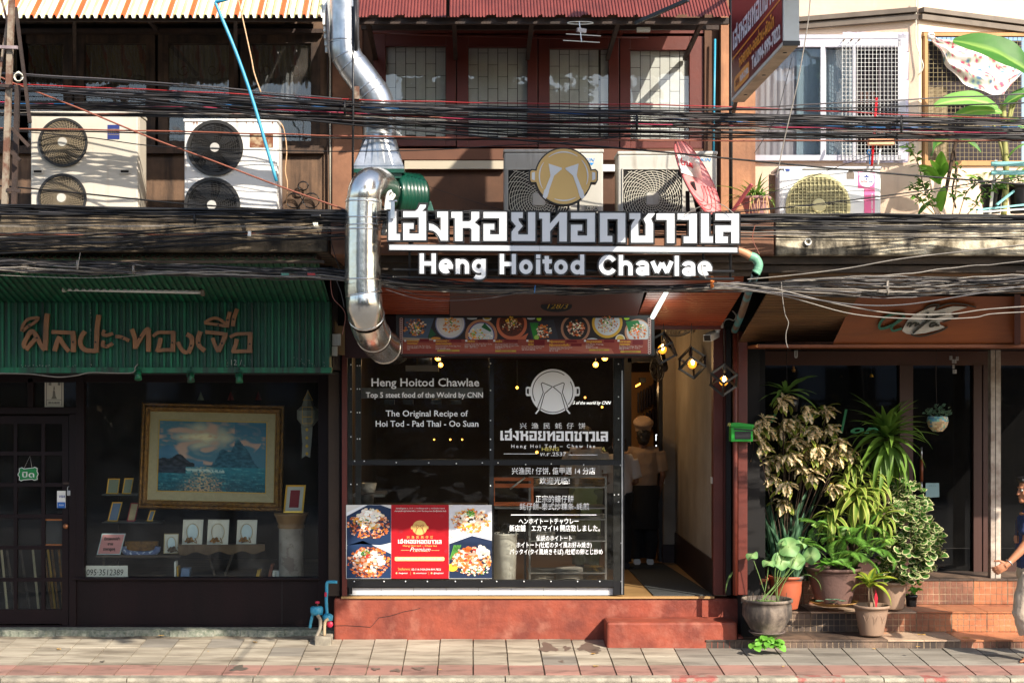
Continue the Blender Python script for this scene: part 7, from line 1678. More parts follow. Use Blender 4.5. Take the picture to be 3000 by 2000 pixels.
stroke(b,[(pcx+x,pcy+y)for x,y in arc(0,0,59,59,152,305,20)],2.2,vt-.0012);stroke(b,[(pcx+x,pcy+y)for x,y in arc(0,0,59,59,330,400,10)],2.2,vt-.0012);stroke(b,[(pcx+x,pcy+y)for x,y in arc(0,2,59,59,55,125,10)],2.2,vt-.0012)
for sx in(-1,1):b.ppoly([(pcx+sx*70,pcy-9),(pcx+sx*76,pcy-7),(pcx+sx*76,pcy+5),(pcx+sx*70,pcy+8)],vt-.0012)
b.build('line_art',mat('vinyl_gap',(34,30,28),.6),lo)
b = MB()
for sx in(1,-1):b.ppoly([(pcx+sx*x,pcy+y)for x,y in((-40,48),(-36,50),(-48,66),(-52,64))],vt,.001)
b.build('spatula_tip',m_vin,lo)
PO = thing('food_poster','red and white poster with four food photos on the lower left of the plastic front','poster',P(1228,1693,YM-.01));yp = YM-.012
MB().pbox(1014,1478,1441,1694,yp,.003).build('sheet',m_white,PO)
b = MB();b.pbox(1146,1478,1315,1694,yp-.001,.0008,col=hexc('a80f1c'))
def Q(x,y):return(1000+x/5.227,1470+y/5.227)
for pts,c in(([(80,160),(330,45),(620,45),(750,90),(750,610),(430,720),(80,640)],'e6e8ec'),([(80,215),(400,45),(600,45),(760,100),(760,620),(590,660),(300,640),(85,660)],'1c3050'),([(85,665),(330,588),(760,790),(760,1165),(80,1165)],'1c3356')):b.ppoly([Q(*p)for p in pts],yp-.0012-(.0003 if c[0]=='1' else 0),None,col=hexc(c))
def pdisc(cx,cy,r,c,d,x0,x1,y0,y1,ry=None):
 q = [Q(cx+r*math.cos(t*.2094),cy+(ry or r)*math.sin(t*.2094))for t in range(30)];a,b2 = Q(x0,y0),Q(x1,y1)
 b.ppoly([(min(max(x,a[0]),b2[0]),min(max(y,a[1]),b2[1]))for x,y in q],yp-d,None,col=hexc(c))
def pb_(cx,cy,rx,ry,n,cols,s0,s1,x0,x1,y0=45,y1=1165):
 """food blobs kept inside the photo's rectangle"""
 cx,cy = Q(cx,cy);rx/=5.227;ry/=5.227;a,b2 = Q(x0,y0),Q(x1,y1)
 for _ in range(n):
  t = rf.uniform(0,6.283);q = math.sqrt(rf.random());x,y = cx+math.cos(t)*rx*q,cy+math.sin(t)*ry*q;s_ = rf.uniform(s0,s1)
  x = min(max(x,a[0]+s_),b2[0]-s_);y = min(max(y,a[1]+s_),b2[1]-s_);pb_.k+=1;k = rf.choice((5,6,7,8));e = rf.uniform(.45,1);a0 = rf.uniform(0,6)
  b.ppoly([(x+math.cos(a0+u*6.283/k)*s_*rf.uniform(.7,1),y+math.sin(a0+u*6.283/k)*s_*e*rf.uniform(.7,1))for u in range(k)],yp-.002-pb_.k*.000003,None,col=jit(FC[rf.choice(cols)],.2,rf))
pb_.k = 0
pb_(420,360,330,200,330,('b1','b2','b3','k1','o1','p1'),2,6,80,757);pb_(430,250,210,160,110,('w1','c1','w2','y1','b2'),3,8,80,757);pb_(430,210,170,90,45,('c1','w1','c1'),4,9,80,757);pb_(300,300,120,60,20,('y1','g1'),2,4,80,757)
pb_(420,930,330,240,380,('b1','b2','b3','o1','p1','k1'),2,6,80,757,600);pb_(400,900,220,170,130,('w1','c1','o1','p1','b2'),3,8,80,757,600);pb_(370,790,70,50,40,('g1','g2','g1'),1.5,4,80,757,600);pb_(420,830,60,30,10,('r1',),3,6,80,757,600);pb_(610,900,50,90,14,('c1',),5,8,80,757,600)
pdisc(1990,330,400,'dcdce2',.0012,1652,2305,45,620);b.ppoly([Q(*p)for p in[(1652,640),(2000,515),(2305,590),(2305,1165),(1652,1165)]],yp-.0016,None,col=hexc('1e2c48'))
pb_(1980,290,290,190,330,('b2','w2','y1','b1','w1','b2'),2,6,1652,2305,45,570);pb_(1990,260,210,90,70,('c1','w1','w2','k1','p1'),4,8,1652,2305,45,570);pb_(1980,180,80,50,50,('g1','g2','g1'),1.5,4,1652,2305);pb_(1760,480,70,50,20,('c1','w1'),4,8,1652,2305,45,570)
pb_(1990,900,300,220,330,('o1','b2','b1','w2','p1'),2,6,1652,2305,600);pb_(1950,850,180,160,120,('o1','r1','p1','o1','w1'),4,9,1652,2305,600);pb_(2160,760,90,90,24,('c1','w1'),5,9,1652,2305,600);pb_(2050,1040,220,80,70,('c1','w1','g1'),2,4,1652,2305,600);pdisc(1700,1000,80,'f0c838',.0045,1652,2305,600,1165,60)
for k in range(5):b.ppoly([Q(1655+k*26,880-k*20),Q(1668+k*26,884-k*20),Q(1740+k*24,660),Q(1725+k*24,652)],yp-.0046-k*.00003,None,col=hexc('5a9a3c'))
b.ppoly([Q(*p)for p in[(818,845),(835,838),(1560,838),(1580,850),(1580,890),(1560,900),(835,900),(818,888)]],yp-.0014,None,col=hexc('ecc88c'))
b.ppoly([Q(x,y)for x,y in pan_polys(1200,392,112)],yp-.0014,None,col=hexc('d8b068'))
for sx in(1,-1):
 for pp_ in(((-5,-28),(-52,-48),(-60,-42),(-42,5),(-90,120)),((-5,-28),(-38,10),(-70,118))):b.ribbon([(PX(Q(1200+sx*x,392+y)[0],yp),PZ(Q(1200+sx*x,392+y)[1],yp))for x,y in pp_],M(1.1,yp),yp-.0018-(.0002 if len(pp_)==3 else 0),0,col=hexc('8c1420'))
for x0,x1,y in((912,1050,735),(1378,1500,738)):b.ppoly([Q(x0,y-3),Q(x1,y-3),Q(x1,y+3),Q(x0,y+3)],yp-.0014,None,col=hexc('e0b878'))
for x in(1060,1338):b.ppoly([Q(x-2,1062),Q(x+2,1062),Q(x+2,1112),Q(x-2,1112)],yp-.0014,None,col=hexc('e0a060'))
for x in(845,1115,1382):b.ppoly([Q(x+14*math.cos(t*.52),1086+14*math.sin(t*.52))for t in range(12)],yp-.0014,None,col=hexc('e8b888'))
for x,y in((1540,215),(918,448),(1605,752)):
 for t in range(4):b.ppoly([Q(x+18*math.cos(t*1.571)+14*math.cos(q*.785),y+18*math.sin(t*1.571)+14*math.sin(q*.785))for q in range(8)],yp-.0014,None,col=hexc('a42430'))
b.build('print',vprint,PO)
for p in LOGO:MB().ppoly([Q(868+(x-18)*.648,573+(y-38)*.70)for x,y in p],yp-.002,.0006).build('lettering',m_white,PO)
mg = mat('poster_gold',(224,176,96),.5);yq = yp-.0024
for(s_,x,y,h,w_,m_)in(('兴  渔  民  蚝  仔  饼',1000,553,30,405,mg),('Heng Hoi tod – Chaw lae',940,680,26,520,mg),('ヘンホイトートチャウレー',1098,762,16,255,mg),('โทรสั่งอาหาร :',868,1042,30,200,mg),('02-114-7434,094-999-7822',1075,1044,28,450,m_white),('Henghoitod',880,1096,20,130,m_white),('เฮงหอยทอดชาวเล',1138,1096,18,165,m_white),('@Henghoitod',1412,1096,20,150,m_white),('สาขาเจริญนคร ซ. 17-19  |  สาขาอ่อนนุช ซ.34  |  สาขาโชคชัย 4 ซ.4-6',832,104,18,750,m_white),('สาขาเอกมัย อยู่ปากซอย14ซ้าย  | สาขา The Emporium (โซนกู๊ดคอร์ด ชั้น4)',815,145,18,790,m_white),('TOP 5 STREET FOOD OF THE WORLD BY CNN',862,878,20,670,m_white)):
 a = Q(x,y);text(s_,a[0],a[1],h/5.227,yq,m_,PO,width=w_/5.227,bold=.0003)
text('Premium',*Q(1045,752),60/5.227,yq-.001,m_white,PO,width=315/5.227,shear=.45)
# ---- interior of the kitchen
m_steel = mat('brushed_steel',(150,150,148),.35,metal=.8,col2=(110,110,108),scale=6)
RK = thing('plate_rack','steel rack with stacked plates and gold trays behind the plastic front','rack',P(1665,1715,.75));b = MB()
for x in(1549,1772):
 for yy in(.7,1.15):b.pbox(x,1395,x+6,1718,yy,.02)
b.build('post',m_steel,RK)
for y in(1425,1486,1519,1582,1676):
 s_ = MB();s_.pbox(1549,y,1778,y+4,.69,.02);s_.pbox(1549,y+1,1778,y+3,.72,.45);s_.build('shelf_board',m_steel,RK)
MB().pbox(1549,1395,1778,1399,.69,.02).build('top_rail',m_steel,RK)
m_gtray = mat('gold_basket',(190,150,60),.35,metal=.6,col2=(60,40,20),scale=90,contrast=(.45,.55),amount=1);m_plate = mat('white_plate',(206,200,190),.3);m_blk = mat('black_plate',(40,38,40),.3)
ig = 0
for(x,y,w_,n_,m_,lab)in((1595,1424,62,5,m_plate,'stack of white plates on the top rack shelf'),(1733,1424,76,6,m_gtray,'gold woven baskets stacked on the top rack shelf'),(1660,1424,50,6,m_blk,'dark plates stacked in the middle of the top rack shelf'),(1590,1518,70,4,m_blk,'dark plates stacked at the left of the third rack shelf'),(1667,1516,72,8,m_gtray,'gold woven baskets stacked on the second rack shelf'),(1735,1517,76,3,m_plate,'stack of white plates at the right of the second rack shelf'),(1590,1580,74,6,m_plate,'stack of cream plates on the fourth rack shelf'),(1655,1580,60,3,m_plate,'short stack of plates in the middle of the fourth rack shelf'),(1720,1580,64,5,m_blk,'dark plates at the right of the fourth rack shelf'),(1588,1699,74,6,m_plate,'plates wrapped in plastic on the bottom rack shelf, left stack'),(1668,1699,82,9,m_plate,'plates wrapped in plastic on the bottom rack shelf, middle stack'),(1738,1699,60,10,m_gtray,'gold woven baskets on the bottom rack shelf')):
 t = thing('plate_stack' if m_ is not m_gtray else 'basket_stack',lab,'plates' if m_ is not m_gtray else 'baskets',P(x,y,.85))
 for k in range(n_):
  MB().lathe(P(x,y-k*4.2,.86),[(0,.001),(M(w_*.28,.86),.0015),(M(w_*.5,.86),.009),(M(w_*.5,.86),.0115),(M(w_*.27,.86),.004),(0,.0035)],20).build('plate' if m_ is not m_gtray else 'basket',m_,t)
CH = thing('wooden_chair','orange wooden chair back seen through the plastic front left of the rack','chair',P(1500,1720,.55));mo = mat('orange_chair_wood',(190,96,40),.4,col2=(140,66,28),scale=8,stretch=(.3,1,1))
for r in((1443,1398,1450,1481),(1556,1398,1563,1481)):MB().pbox(*r,.5,.03).build('post',mo,CH)
for r in((1450,1398,1556,1408),(1450,1416,1556,1428),(1450,1470,1556,1481)):MB().pbox(*r,.505,.02).build('rail',mo,CH)
b = MB();b.pbox(1450,1484,1556,1490,.55,.3);b.build('seat',m_steel,CH);MB().pbox(1450,1490,1458,1720,.75,.03).build('leg',m_darkwood,CH);MB().pbox(1536,1490,1542,1720,.75,.03).build('leg',m_darkwood,CH)
tag(MB().tube([P(1494,1432,.3),P(1538,1398,.3)],M(2.6,.3),8).build('handle_rod',m_alu,at=P(1515,1415,.3)),'short chrome rod hanging in front of the orange chair back','rod')
BN = thing('waste_bin','tall white plastic bin with black liner behind the plastic front','bin',P(1478,1718,.35))
c = P(1478,1716,.38);MB().lathe(c,[(0,0),(M(32,.38),0),(M(37,.38),M(150,.38)),(M(40,.38),M(152,.38)),(M(40,.38),M(156,.38)),(M(33,.38),M(156,.38)),(M(33,.38),M(120,.38))],24).build('body',m_white,BN)
b = MB();r6 = random.Random(8)
for k in range(40):
 a = r6.uniform(0,6.28);r = M(r6.uniform(16,42),.38);p = c+Vector((r*math.cos(a),r*math.sin(a),M(152+r6.uniform(0,26),.38)));b.add([p,p+Vector((r6.uniform(-.05,.05),r6.uniform(-.04,.04),-.05)),p+Vector((r6.uniform(-.06,.06),r6.uniform(-.04,.04),.015))],[(0,1,2)])
b.build('bin_liner',m_blackp,BN)
CT = thing('stainless_counter','stainless steel kitchen counter behind the food poster','counter',P(1230,1718,.6));MB().box(PX(1030,.6),PX(1430,.6),.5,1.3,PZ(1500,.6),PZ(1488,.6)).build('top',m_steel,CT);MB().box(PX(1040,.6),PX(1420,.6),.55,1.25,FZ,PZ(1500,.6)).build('base',m_steel,CT)
ST = thing('steel_pot','steel pot on the counter at the left of the plastic front','pot',P(1076,1478,.7));MB().lathe(P(1076,1486,.7),[(0,0),(M(19,.7),0),(M(19,.7),M(38,.7)),(M(21,.7),M(39,.7)),(M(17,.7),M(39,.7)),(M(17,.7),M(4,.7))],20).build('body',m_steel,ST)
WS = thing('white_basin','white basin on the shelf at the left behind the plastic front','basin',P(1080,1440,.9));MB().lathe(P(1080,1442,.9),[(0,0),(M(18,.9),0),(M(24,.9),M(28,.9)),(M(22,.9),M(28,.9)),(M(16,.9),.01)],20).build('body',m_plate,WS)
b = MB();b.box(PX(1040,1.0),PX(1130,1.0),.8,1.3,PZ(1450,.9)-.01,PZ(1443,.9)-.005);tag(b.build('wall_shelf',m_steel,at=P(1080,1445,1)),'small steel shelf at the left behind the plastic front','shelf')
HD = thing('range_hood','dark kitchen hood with flexible foil duct behind the top of the plastic front','hood',P(1235,1086,.9));MB().pbox(1188,1070,1284,1087,.9,.3).build('canopy',mat('grey_hood',(170,166,160),.5),HD)
MB().tube([P(1243,1068,1.1),P(1243,1030,1.1)],[.075,.08],16).build('flexible_duct',m_duct,HD)
CL = thing('ceiling_light_trough','long grey metal light trough hanging across the kitchen behind the white lettering','lamp',P(1236,1168,.35));MB().pbox(1057,1136,1415,1166,.35,.12).build('trough',mat('grey_trough',(112,115,120),.5),CL)
for x in(1125,1180,1262,1322):
 b = MB();b.pbox(x,1170,x+30,1184,.4,.08);b.build('lamp_bracket',m_black,CL)
m_bulb = mat('bulb_glow',(255,170,64),.4,emit=5);m_bulb2 = mat('bulb_glow_soft',(255,150,50),.4,emit=5)
def warm(p,e,r=.03):
 l = bpy.data.lights.new('warm_bulb','POINT');l.energy = e;l.color = (1,.62,.28);l.shadow_soft_size = r;o = bpy.data.objects.new('warm_bulb',l);C.objects.link(o);o.location = p
for i,(x,y,Y,r,lab)in enumerate(((1283,1048,2.2,9,'glowing bulb above the kitchen hood, upper one'),(1291,1069,2.0,7,'glowing bulb beside the kitchen hood, lower one'),(1515,1135,2.6,4,'small glowing bulb left of the pan mark on the plastic'),(1745,1068,2.2,8,'glowing bulb right of the pan mark, lower left one'),(1772,1048,2.2,9,'glowing bulb near the top right of the plastic front'),(1714,1164,2.8,3,'tiny glowing lamp behind the word world'),(1764,1192,2.8,3,'tiny glowing lamp right of the pan mark'),(1573,1324,1.8,4,'tiny glowing lamp beside the year on the plastic'),(1272,1287,2.9,2.2,'tiny glowing reflection lamp deep in the kitchen, left'),(1319,1287,2.9,2.6,'tiny glowing lamp deep in the kitchen, middle'),(1354,1287,2.9,2.4,'tiny glowing lamp deep in the kitchen, right'))):
 t = thing('light_bulb',lab,'light bulb',P(x,y,Y));MB().sphere(P(x,y,Y),M(r,Y),12,8).build('bulb',m_bulb,t);
 if r>3:MB().tube([P(x,y,Y)+Vector((0,0,M(r,Y))),P(x,y,Y)+Vector((0,0,.3))],.006,5).build('flex',m_black,t)
 if r>6:warm(P(x,y,Y)+Vector((0,-.1,0)),4.0)
 # shelf with pictures on the passage back wall
PB = thing('framed_menus','rows of dark framed menus on a warm lit wall inside the doorway','picture frame',P(1905,1260,4.5))
MB().box(PX(1862,3.6),PX(1935,3.6),4.3,4.35,PZ(1400,4.3),PZ(1090,4.3)).build('wall_board',mat('tan_board',(150,112,70),.7),PB)
for r_ in range(2):
 for k in range(7):
  x = 1868+k*8.5;y = 1150+r_*72-k*5;MB().pbox(x,y,x+5.5,y+58,4.2,.05).build('menu_frame',mat('purple_black',(36,28,44),.3),PB)
t = thing('neon_sign','small white glowing letters inside the doorway behind the chef','sign',P(1925,1325,3.4));b = MB()
for r in((1921,1272,1930,1275),(1921,1275,1923,1290),(1927,1282,1930,1296),(1921,1303,1924,1322),(1927,1303,1930,1322),(1921,1312,1930,1315)):b.pbox(*r,3.4,.01)
b.build('tube',mat('neon_white',(230,236,240),.4,emit=1.2),t)
t = thing('wall_lamp','small warm lamp above the framed menus inside the doorway','lamp',P(1870,1125,3.5));MB().hull8([P(1862,1134,3.5),P(1876,1126,3.5),P(1862,1134,3.55),P(1876,1126,3.55),P(1862,1129,3.5),P(1876,1121,3.5),P(1862,1129,3.55),P(1876,1121,3.55)]).build('tube',m_bulb2,t);MB().pbox(1874,1106,1892,1120,3.5,.1).build('body',m_black,t);warm(P(1880,1140,3.3),.6)
t = thing('neon_script','small white script sign about street food deep inside the kitchen','sign',P(1725,1180,2.9));m_neon = mat('neon_white');text('Top 5 of the world by CNN',1655,1184,9,2.9,m_neon,t,width=132,shear=.4)
for s_,x,w_ in(('HENG',1586,50),('CHAWL',1722,52)):text(s_,x,1320,10,2.88,mat('pale_gold_letter',(200,190,110),.4,emit=.4),t,width=w_)
MT = thing('door_mat','dark grey rubber mat on the cream floor of the doorway','mat',P(1980,1736,.1));za = FZ+.006
q = [(PX(1914,.02),.02),(PX(2100,.02)-.01,.02),(PX(1952,2.3)+.0,2.6),(PX(1840,2.0),2.6)]
MB().hull8([(q[0][0],q[0][1],FZ+.001),(q[1][0]-.02,q[1][1],FZ+.001),(q[3][0],q[3][1],FZ+.001),(q[2][0],q[2][1],FZ+.001),(q[0][0],q[0][1],FZ+.01),(q[1][0]-.02,q[1][1],FZ+.01),(q[3][0],q[3][1],FZ+.01),(q[2][0],q[2][1],FZ+.01)]).build('rubber_sheet',mat('rubber_mat',(62,66,66),.8,col2=(46,48,48),scale=60,bump=.5,bscale=200),MT)
t = thing('light_switch','small white switch on the pier inside the doorway','switch',P(1975,1408,2.6));MB().box(xi1-.16,xi1-.13,2.6,2.7,PZ(1415,2.7),PZ(1399,2.7)).build('plate',m_white,t)
t = thing('light_switch','small white switch at the outer edge of the passage wall','switch',P(2087,1405,.1));MB().box(xi1-.014,xi1-.001,.03,.12,PZ(1415,.1),PZ(1396,.1)).build('plate',m_white,t)
BX = thing('junction_box','white junction box above the security camera at the doorway','box',P(2104,960,-.3));MB().pbox(2084,942,2122,960,-.35,.08).build('box',m_white,BX,bevel=.003);MB().lathe(P(2102,975,-.3),[(.018,0),(.018,.02),(.03,.03),(.03,.045)],12).build('stem',m_white,BX)
MB().tube(spline(pathp([(2120,955),(2122,940),(2135,934),(2150,938),(2157,925),(2150,914),(2145,911)],-.36),4),.006,6).build('cord',m_white,BX)
CC = thing('security_camera','white box shaped security camera pointing down at the doorway','camera',P(2080,1000,-.3));cp_ = P(2082,985,-.3)
b = MB();b.bar(P(2096,978,-.2),P(2072,990,-.42),.075,.062);b.build('body',m_white,CC,bevel=.004);MB().bar(P(2072,990,-.425)+Vector((0,-.001,0)),P(2071.5,990.5,-.43),.06,.05).build('lens_plate',m_black,CC);MB().tube([P(2096,978,-.2),P(2100,965,-.25)],.01,6).build('arm',m_white,CC)
LT = thing('fluorescent_lamp','lit fluorescent tube running back under the orange slatted soffit','lamp',P(1930,890,-1.2))
MB().hull8([P(1903,930,-.95),P(1920,930,-.95),P(1903,924,-.92),P(1920,924,-.92),P(1946,852,-1.6),P(1962,852,-1.6),P(1946,846,-1.58),P(1962,846,-1.58)]).build('housing',m_white,LT)
tl_ = bpy.data.lights.new('tube_light','POINT');tl_.energy = 2.5;tl_.color = (.9,1,.94);tl_.shadow_soft_size = .2;to_ = bpy.data.objects.new('tube_light',tl_);C.objects.link(to_);to_.location = P(1930,905,-1.3)+Vector((0,-.05,-.08))
MB().tube([P(1912,929,-.97),P(1952,855,-1.62)],.018,10).build('tube',mat('lit_tube',(226,244,236),.4,emit=1.3),LT)
# pendant lamps: wire cubes
m_amb = mat('amber_glass',(240,150,40),.15,emit=.9)
PL = thing('pendant_lamp','black bar on the soffit carrying the three cube pendant lamps','lamp bar',P(2030,895,-.8));MB().pbox(1938,892,2123,902,-.75,.06).build('bar',m_black,PL)
def pendant(px,py,top,yaw,tilt,label):
 Y = -.55;c = P(px,py,Y);t = thing('pendant_lamp',label,'pendant lamp',c,'cube pendant lamps at the doorway')
 e = M(52,Y)/2;R = Matrix.Rotation(yaw,3,'Z')@Matrix.Rotation(tilt,3,'Y')@Matrix.Rotation(math.radians(35.26),3,'X')@Matrix.Rotation(math.radians(45),3,'Y')
 vs = {(a,b_,d):c+R@Vector((a*e,b_*e,d*e))for a in(-1,1)for b_ in(-1,1)for d in(-1,1)};bb = MB()
 for k in vs:
  for ax2 in range(3):
   if k[ax2]==-1:
    k2 = list(k);k2[ax2] = 1;d_ = (vs[tuple(k2)]-vs[k]).normalized()*.009;bb.bar(vs[k]-d_,vs[tuple(k2)]+d_,.019)
 bb.build('cage',m_black,t);topv = max(vs.values(),key=lambda v:v.z)
 MB().tube([topv,P(px,top,Y)],.0035,6).build('flex',m_black,t)
 MB().lathe(topv-Vector((0,0,.075)),[(.0,0),(.017,0),(.017,.055),(.008,.075)],12).build('lamp_holder',m_black,t)
 bu = MB().sphere(c+Vector((0,0,-.012)),.04,16,10,sc=(1,1,1.05)).build('bulb',m_amb,t)
 MB().sphere(c+Vector((0,-.035,.004)),.018,10,8,sc=(.8,.6,1.5)).build('filament',mat('filament',(255,214,140),.4,emit=22),bu);warm(c+Vector((0,-.07,-.03)),.08,.03)
pendant(1940,1019,902,.5,.15,'left cube pendant lamp with lit amber bulb beside the menu board')
pendant(2028,1062,902,-.2,-.1,'middle cube pendant lamp with lit amber bulb in the doorway')
pendant(2120,1112,902,.9,.1,'right and lowest cube pendant lamp with lit amber bulb by the red post')
for(x,y,r,tl,lab,mm)in((1995,960,45,.9,'white wall fan guard at the top of the doorway',m_acg),(1925,1080,36,.3,'dark wall fan seen edge on at the left of the doorway',mat('dusty_fan',(70,60,50),.6))):
 Y = 1.3 if y<1000 else .9;c = P(x,y,Y);t = thing('wall_fan',lab,'fan',c);R = M(r,Y);b = MB();ax2 = Vector((.2,-.5,-.85)).normalized()if y<1000 else Vector((-.85,-.4,-.1)).normalized()
 s_ = ax2.cross(Vector((0,0,1))).normalized();u2 = s_.cross(ax2)
 for q in(1,.8,.6,.4,.2):b.tube([c+(s_*math.cos(a*.2618)+u2*math.sin(a*.2618))*R*q+ax2*(.05*(1-q*q))for a in range(25)],.004 if q<1 else .008,4)
 for a in range(24):b.tube([c+(s_*math.cos(a*.2618)+u2*math.sin(a*.2618))*R*q+ax2*(.05*(1-q*q))for q in(1,.6,.15)],.002,4)
 b.build('guard',mm,t);MB().sphere(c-ax2*.08,R*.35,12,8).build('motor',mm,t);MB().bar(c-ax2*.1,c-ax2*.1+Vector((0,.3,.15)),.04).build('arm',mm,t)
ML = thing('mailbox','bright green metal mailbox with sloping lid on the red post','mailbox',P(2178,1295,-.35));mg_ = mat('mailbox_green',(30,150,44),.4,col2=(24,126,38),scale=5)
b = MB();b.pbox(2142,1247,2206,1293,-.42,.12);b.build('box',mg_,ML,bevel=.004);b = MB();b.ppoly([(2139,1248),(2142,1239),(2160,1237),(2208,1243),(2211,1252)],-.44,.15);b.build('lid',mg_,ML);MB().pbox(2153,1263,2200,1286,-.424,.003).build('front_window',m_black,ML);MB().ppoly([(2151,1254),(2206,1258),(2206,1262),(2151,1258)],-.426,.005).build('slot_flap',m_black,ML)
# leaves
vleaf = vmat('leaf',.5,.35,trans=.3)
rp = random.Random(77)
def leaf_mesh(name,L,W,droop,fold,shape,cfn,nl=6,nw=2,wave=0,twist=0):
 """leaf along +X, drooping towards -Z, shared between copies"""
 vs = [];cs = []
 for i in range(nl+1):
  t = i/nl;a = droop*t;x = L*(math.sin(a)/droop if droop else t);z = -L*((1-math.cos(a))/droop if droop else 0)
  wd = W*shape(t)/2
  for j in range(-nw,nw+1):
   s_ = j/nw;vs.append((x,s_*wd*math.cos(twist*t),z+abs(s_)*wd*fold+wave*math.sin(t*14+j)*wd+s_*wd*math.sin(twist*t)));cs.append(cfn(t,s_))
 m = 2*nw+1;fs = [(i*m+j,i*m+j+1,(i+1)*m+j+1,(i+1)*m+j)for i in range(nl)for j in range(2*nw)]
 me = bpy.data.meshes.new(name);me.from_pydata(vs,[],fs);me.materials.append(vleaf)
 ca = me.color_attributes.new('Col','FLOAT_COLOR','CORNER');buf = []
 for f in fs:
  for q in f:c = cs[q];buf+=[c[0],c[1],c[2],1]
 ca.data.foreach_set('color',buf);me.polygons.foreach_set('use_smooth',[True]*len(fs));me.update();return me
S_strap = lambda t:min(1,.35+t*3)*max(0.02,(1-t**2.2))
S_lance = lambda t:max(.03,math.sin(math.pi*min(1,t*.93+.05))**.8)
S_oval = lambda t:max(.05,math.sin(math.pi*(t*.96+.02))**.6)
S_sword = lambda t:(.7+.3*math.sin(t*3))*max(.03,1-t**4)
def grn(a,b,edge=None,mid=None,ew=.75):
 A,B = hexc(a),hexc(b);E = hexc(edge)if edge else None;Mi = hexc(mid)if mid else None
 def f(t,s_):
  c = mixc(A,B,t*.6+.4*rp.random())
  if E and abs(s_)>=ew:c = jit(E,.1,rp)
  if Mi and abs(s_)<.15:c = Mi
  return c
 return f
def variants(name,n,fn):return[fn(k)for k in range(n)]
def put_leaf(me,parent,base,d,roll=0,s=1,name='leaf',sy=1):
 """place a copy of a leaf mesh: base point, outward direction"""
 x = Vector(d).normalized();up = Vector((0,0,1));y = up.cross(x)
 y = y.normalized()if y.length>1e-3 else Vector((0,1,0));z = x.cross(y)
 R = Matrix((x,y,z)).transposed()@Matrix.Rotation(roll,3,'X')
 o = bpy.data.objects.new(name,me);C.objects.link(o);o.parent = parent
 o.matrix_local = Matrix.Translation(Vector(base)-origin(parent))@R.to_4x4()@Matrix.Diagonal((s,s*sy,s,1));return o
def dirv(az,el):return Vector((math.cos(el)*math.cos(az),math.cos(el)*math.sin(az),math.sin(el)))
def pot(name_label,cx,ytop,ybot,rt,rb,Y,m,mid=1.0,rim=.012,soil=True,tray=None,cat='plant pot',ty='pot',rimh=.025):
 base = P(cx,ybot,Y);t = thing('plant_pot' if ty=='pot' else ty,name_label,cat,base);H = PZ(ytop,Y)-PZ(ybot,Y);R1,R0 = M(rt,Y),M(rb,Y);Rm = (R1+R0)/2*mid
 pr = [(0,0),(R0,0),(R0*1.03,H*.04),((R0+Rm)/2,H*.25),(Rm,H*.5),((Rm+R1)/2*1.01,H*.78),(R1*.985,H-rimh),(R1+rim,H-rimh),(R1+rim,H-.004),(R1+rim-.004,H),(R1-.004,H),(R1-.01,H-.05)]
 MB().lathe(base,pr,32).build('body',m,t)
 if soil:MB().lathe(base,[(0,H-.035),(R1-.006,H-.04)],24).build('soil',mat('potting_soil',(58,42,30),.95,col2=(34,26,20),scale=60,bump=1,bscale=120),t)
 if tray:
  tm,tr = tray;MB().lathe(base-Vector((0,0,.02)),[(0,0),(M(tr*.75,Y),0),(M(tr,Y),.028),(M(tr,Y)+.004,.034),(M(tr,Y)-.008,.034),(M(tr*.7,Y),.008),(0,.008)],30).build('saucer',tm,t)
 return t,base+Vector((0,0,H))
def plant(label,base,cat='plant',name='potted_plant',group=None):return thing(name,label,cat,base,group)
m_stem = mat('brown_stem',(70,52,38),.8,col2=(60,44,32),scale=20);m_gstem = mat('green_stem',(92,120,56),.6)
m_terra2 = mat('terracotta',(172,92,62),.75,col2=(130,70,50),scale=5,amount=.8,bump=.2);m_purpot = mat('purple_brown_clay',(108,80,72),.7,col2=(80,60,56),scale=4,bump=.25)
m_oldpot = mat('weathered_jar',(136,122,108),.75,col2=(70,60,54),scale=6,amount=.95,bump=.35,streak=((46,42,40),.8,(7,7,1.5),.48,.62),contrast=(.38,.6));m_taupe = mat('taupe_plastic',(150,124,104),.5,col2=(130,106,90),scale=4);m_saucer = mat('mustard_saucer',(190,140,60),.6,col2=(110,90,70),scale=6,amount=.9)
# ---- pots on the steps
pot('tall weathered grey jar pot with water plants next to the red step',2247,1752,1852,70,42,-.48,m_oldpot,1.28,.014,soil=False,tray=(mat('grey_saucer',(110,96,90),.8),52));
jarw = P(2247,1756,-.48)
t = thing('pond_water','green duckweed covered water surface in the weathered grey jar','water',jarw);b = MB().disc(jarw-Vector((0,0,.03)),M(68,-.48),30,'z');b.build('water',mat('pond_green_water',(60,70,40),.1,col2=(90,130,60),scale=30,amount=1,contrast=(.45,.55)),t)
b = MB()
for _ in range(260):
 a = rp.uniform(0,6.28);q = math.sqrt(rp.random())*M(64,-.48);p = jarw+Vector((q*math.cos(a),q*math.sin(a),-.027));s_ = rp.uniform(.004,.009)
 b.add([p+Vector((s_,0,0)),p+Vector((0,s_,.002)),p+Vector((-s_,0,0)),p+Vector((0,-s_,.002))],[(0,1,2,3)],col=jit(hexc('7cb43c'),.3,rp))
b.build('duckweed',vleaf,t,kind='stuff')
pA,topA = pot('flared terracotta pot with drooping leaves at the far left of the steps',2204,1690,1752,43,20,.0,m_terra2,.72)
pB,topB = pot('large terracotta pot with painted stripes holding tall snake plants',2302,1684,1781,49,34,.02,mat('painted_terracotta',(176,92,62),.5,col2=(140,70,50),scale=4,streak=((90,110,110),.85,(3.2,3.2,9),.60,.66)),1.08)
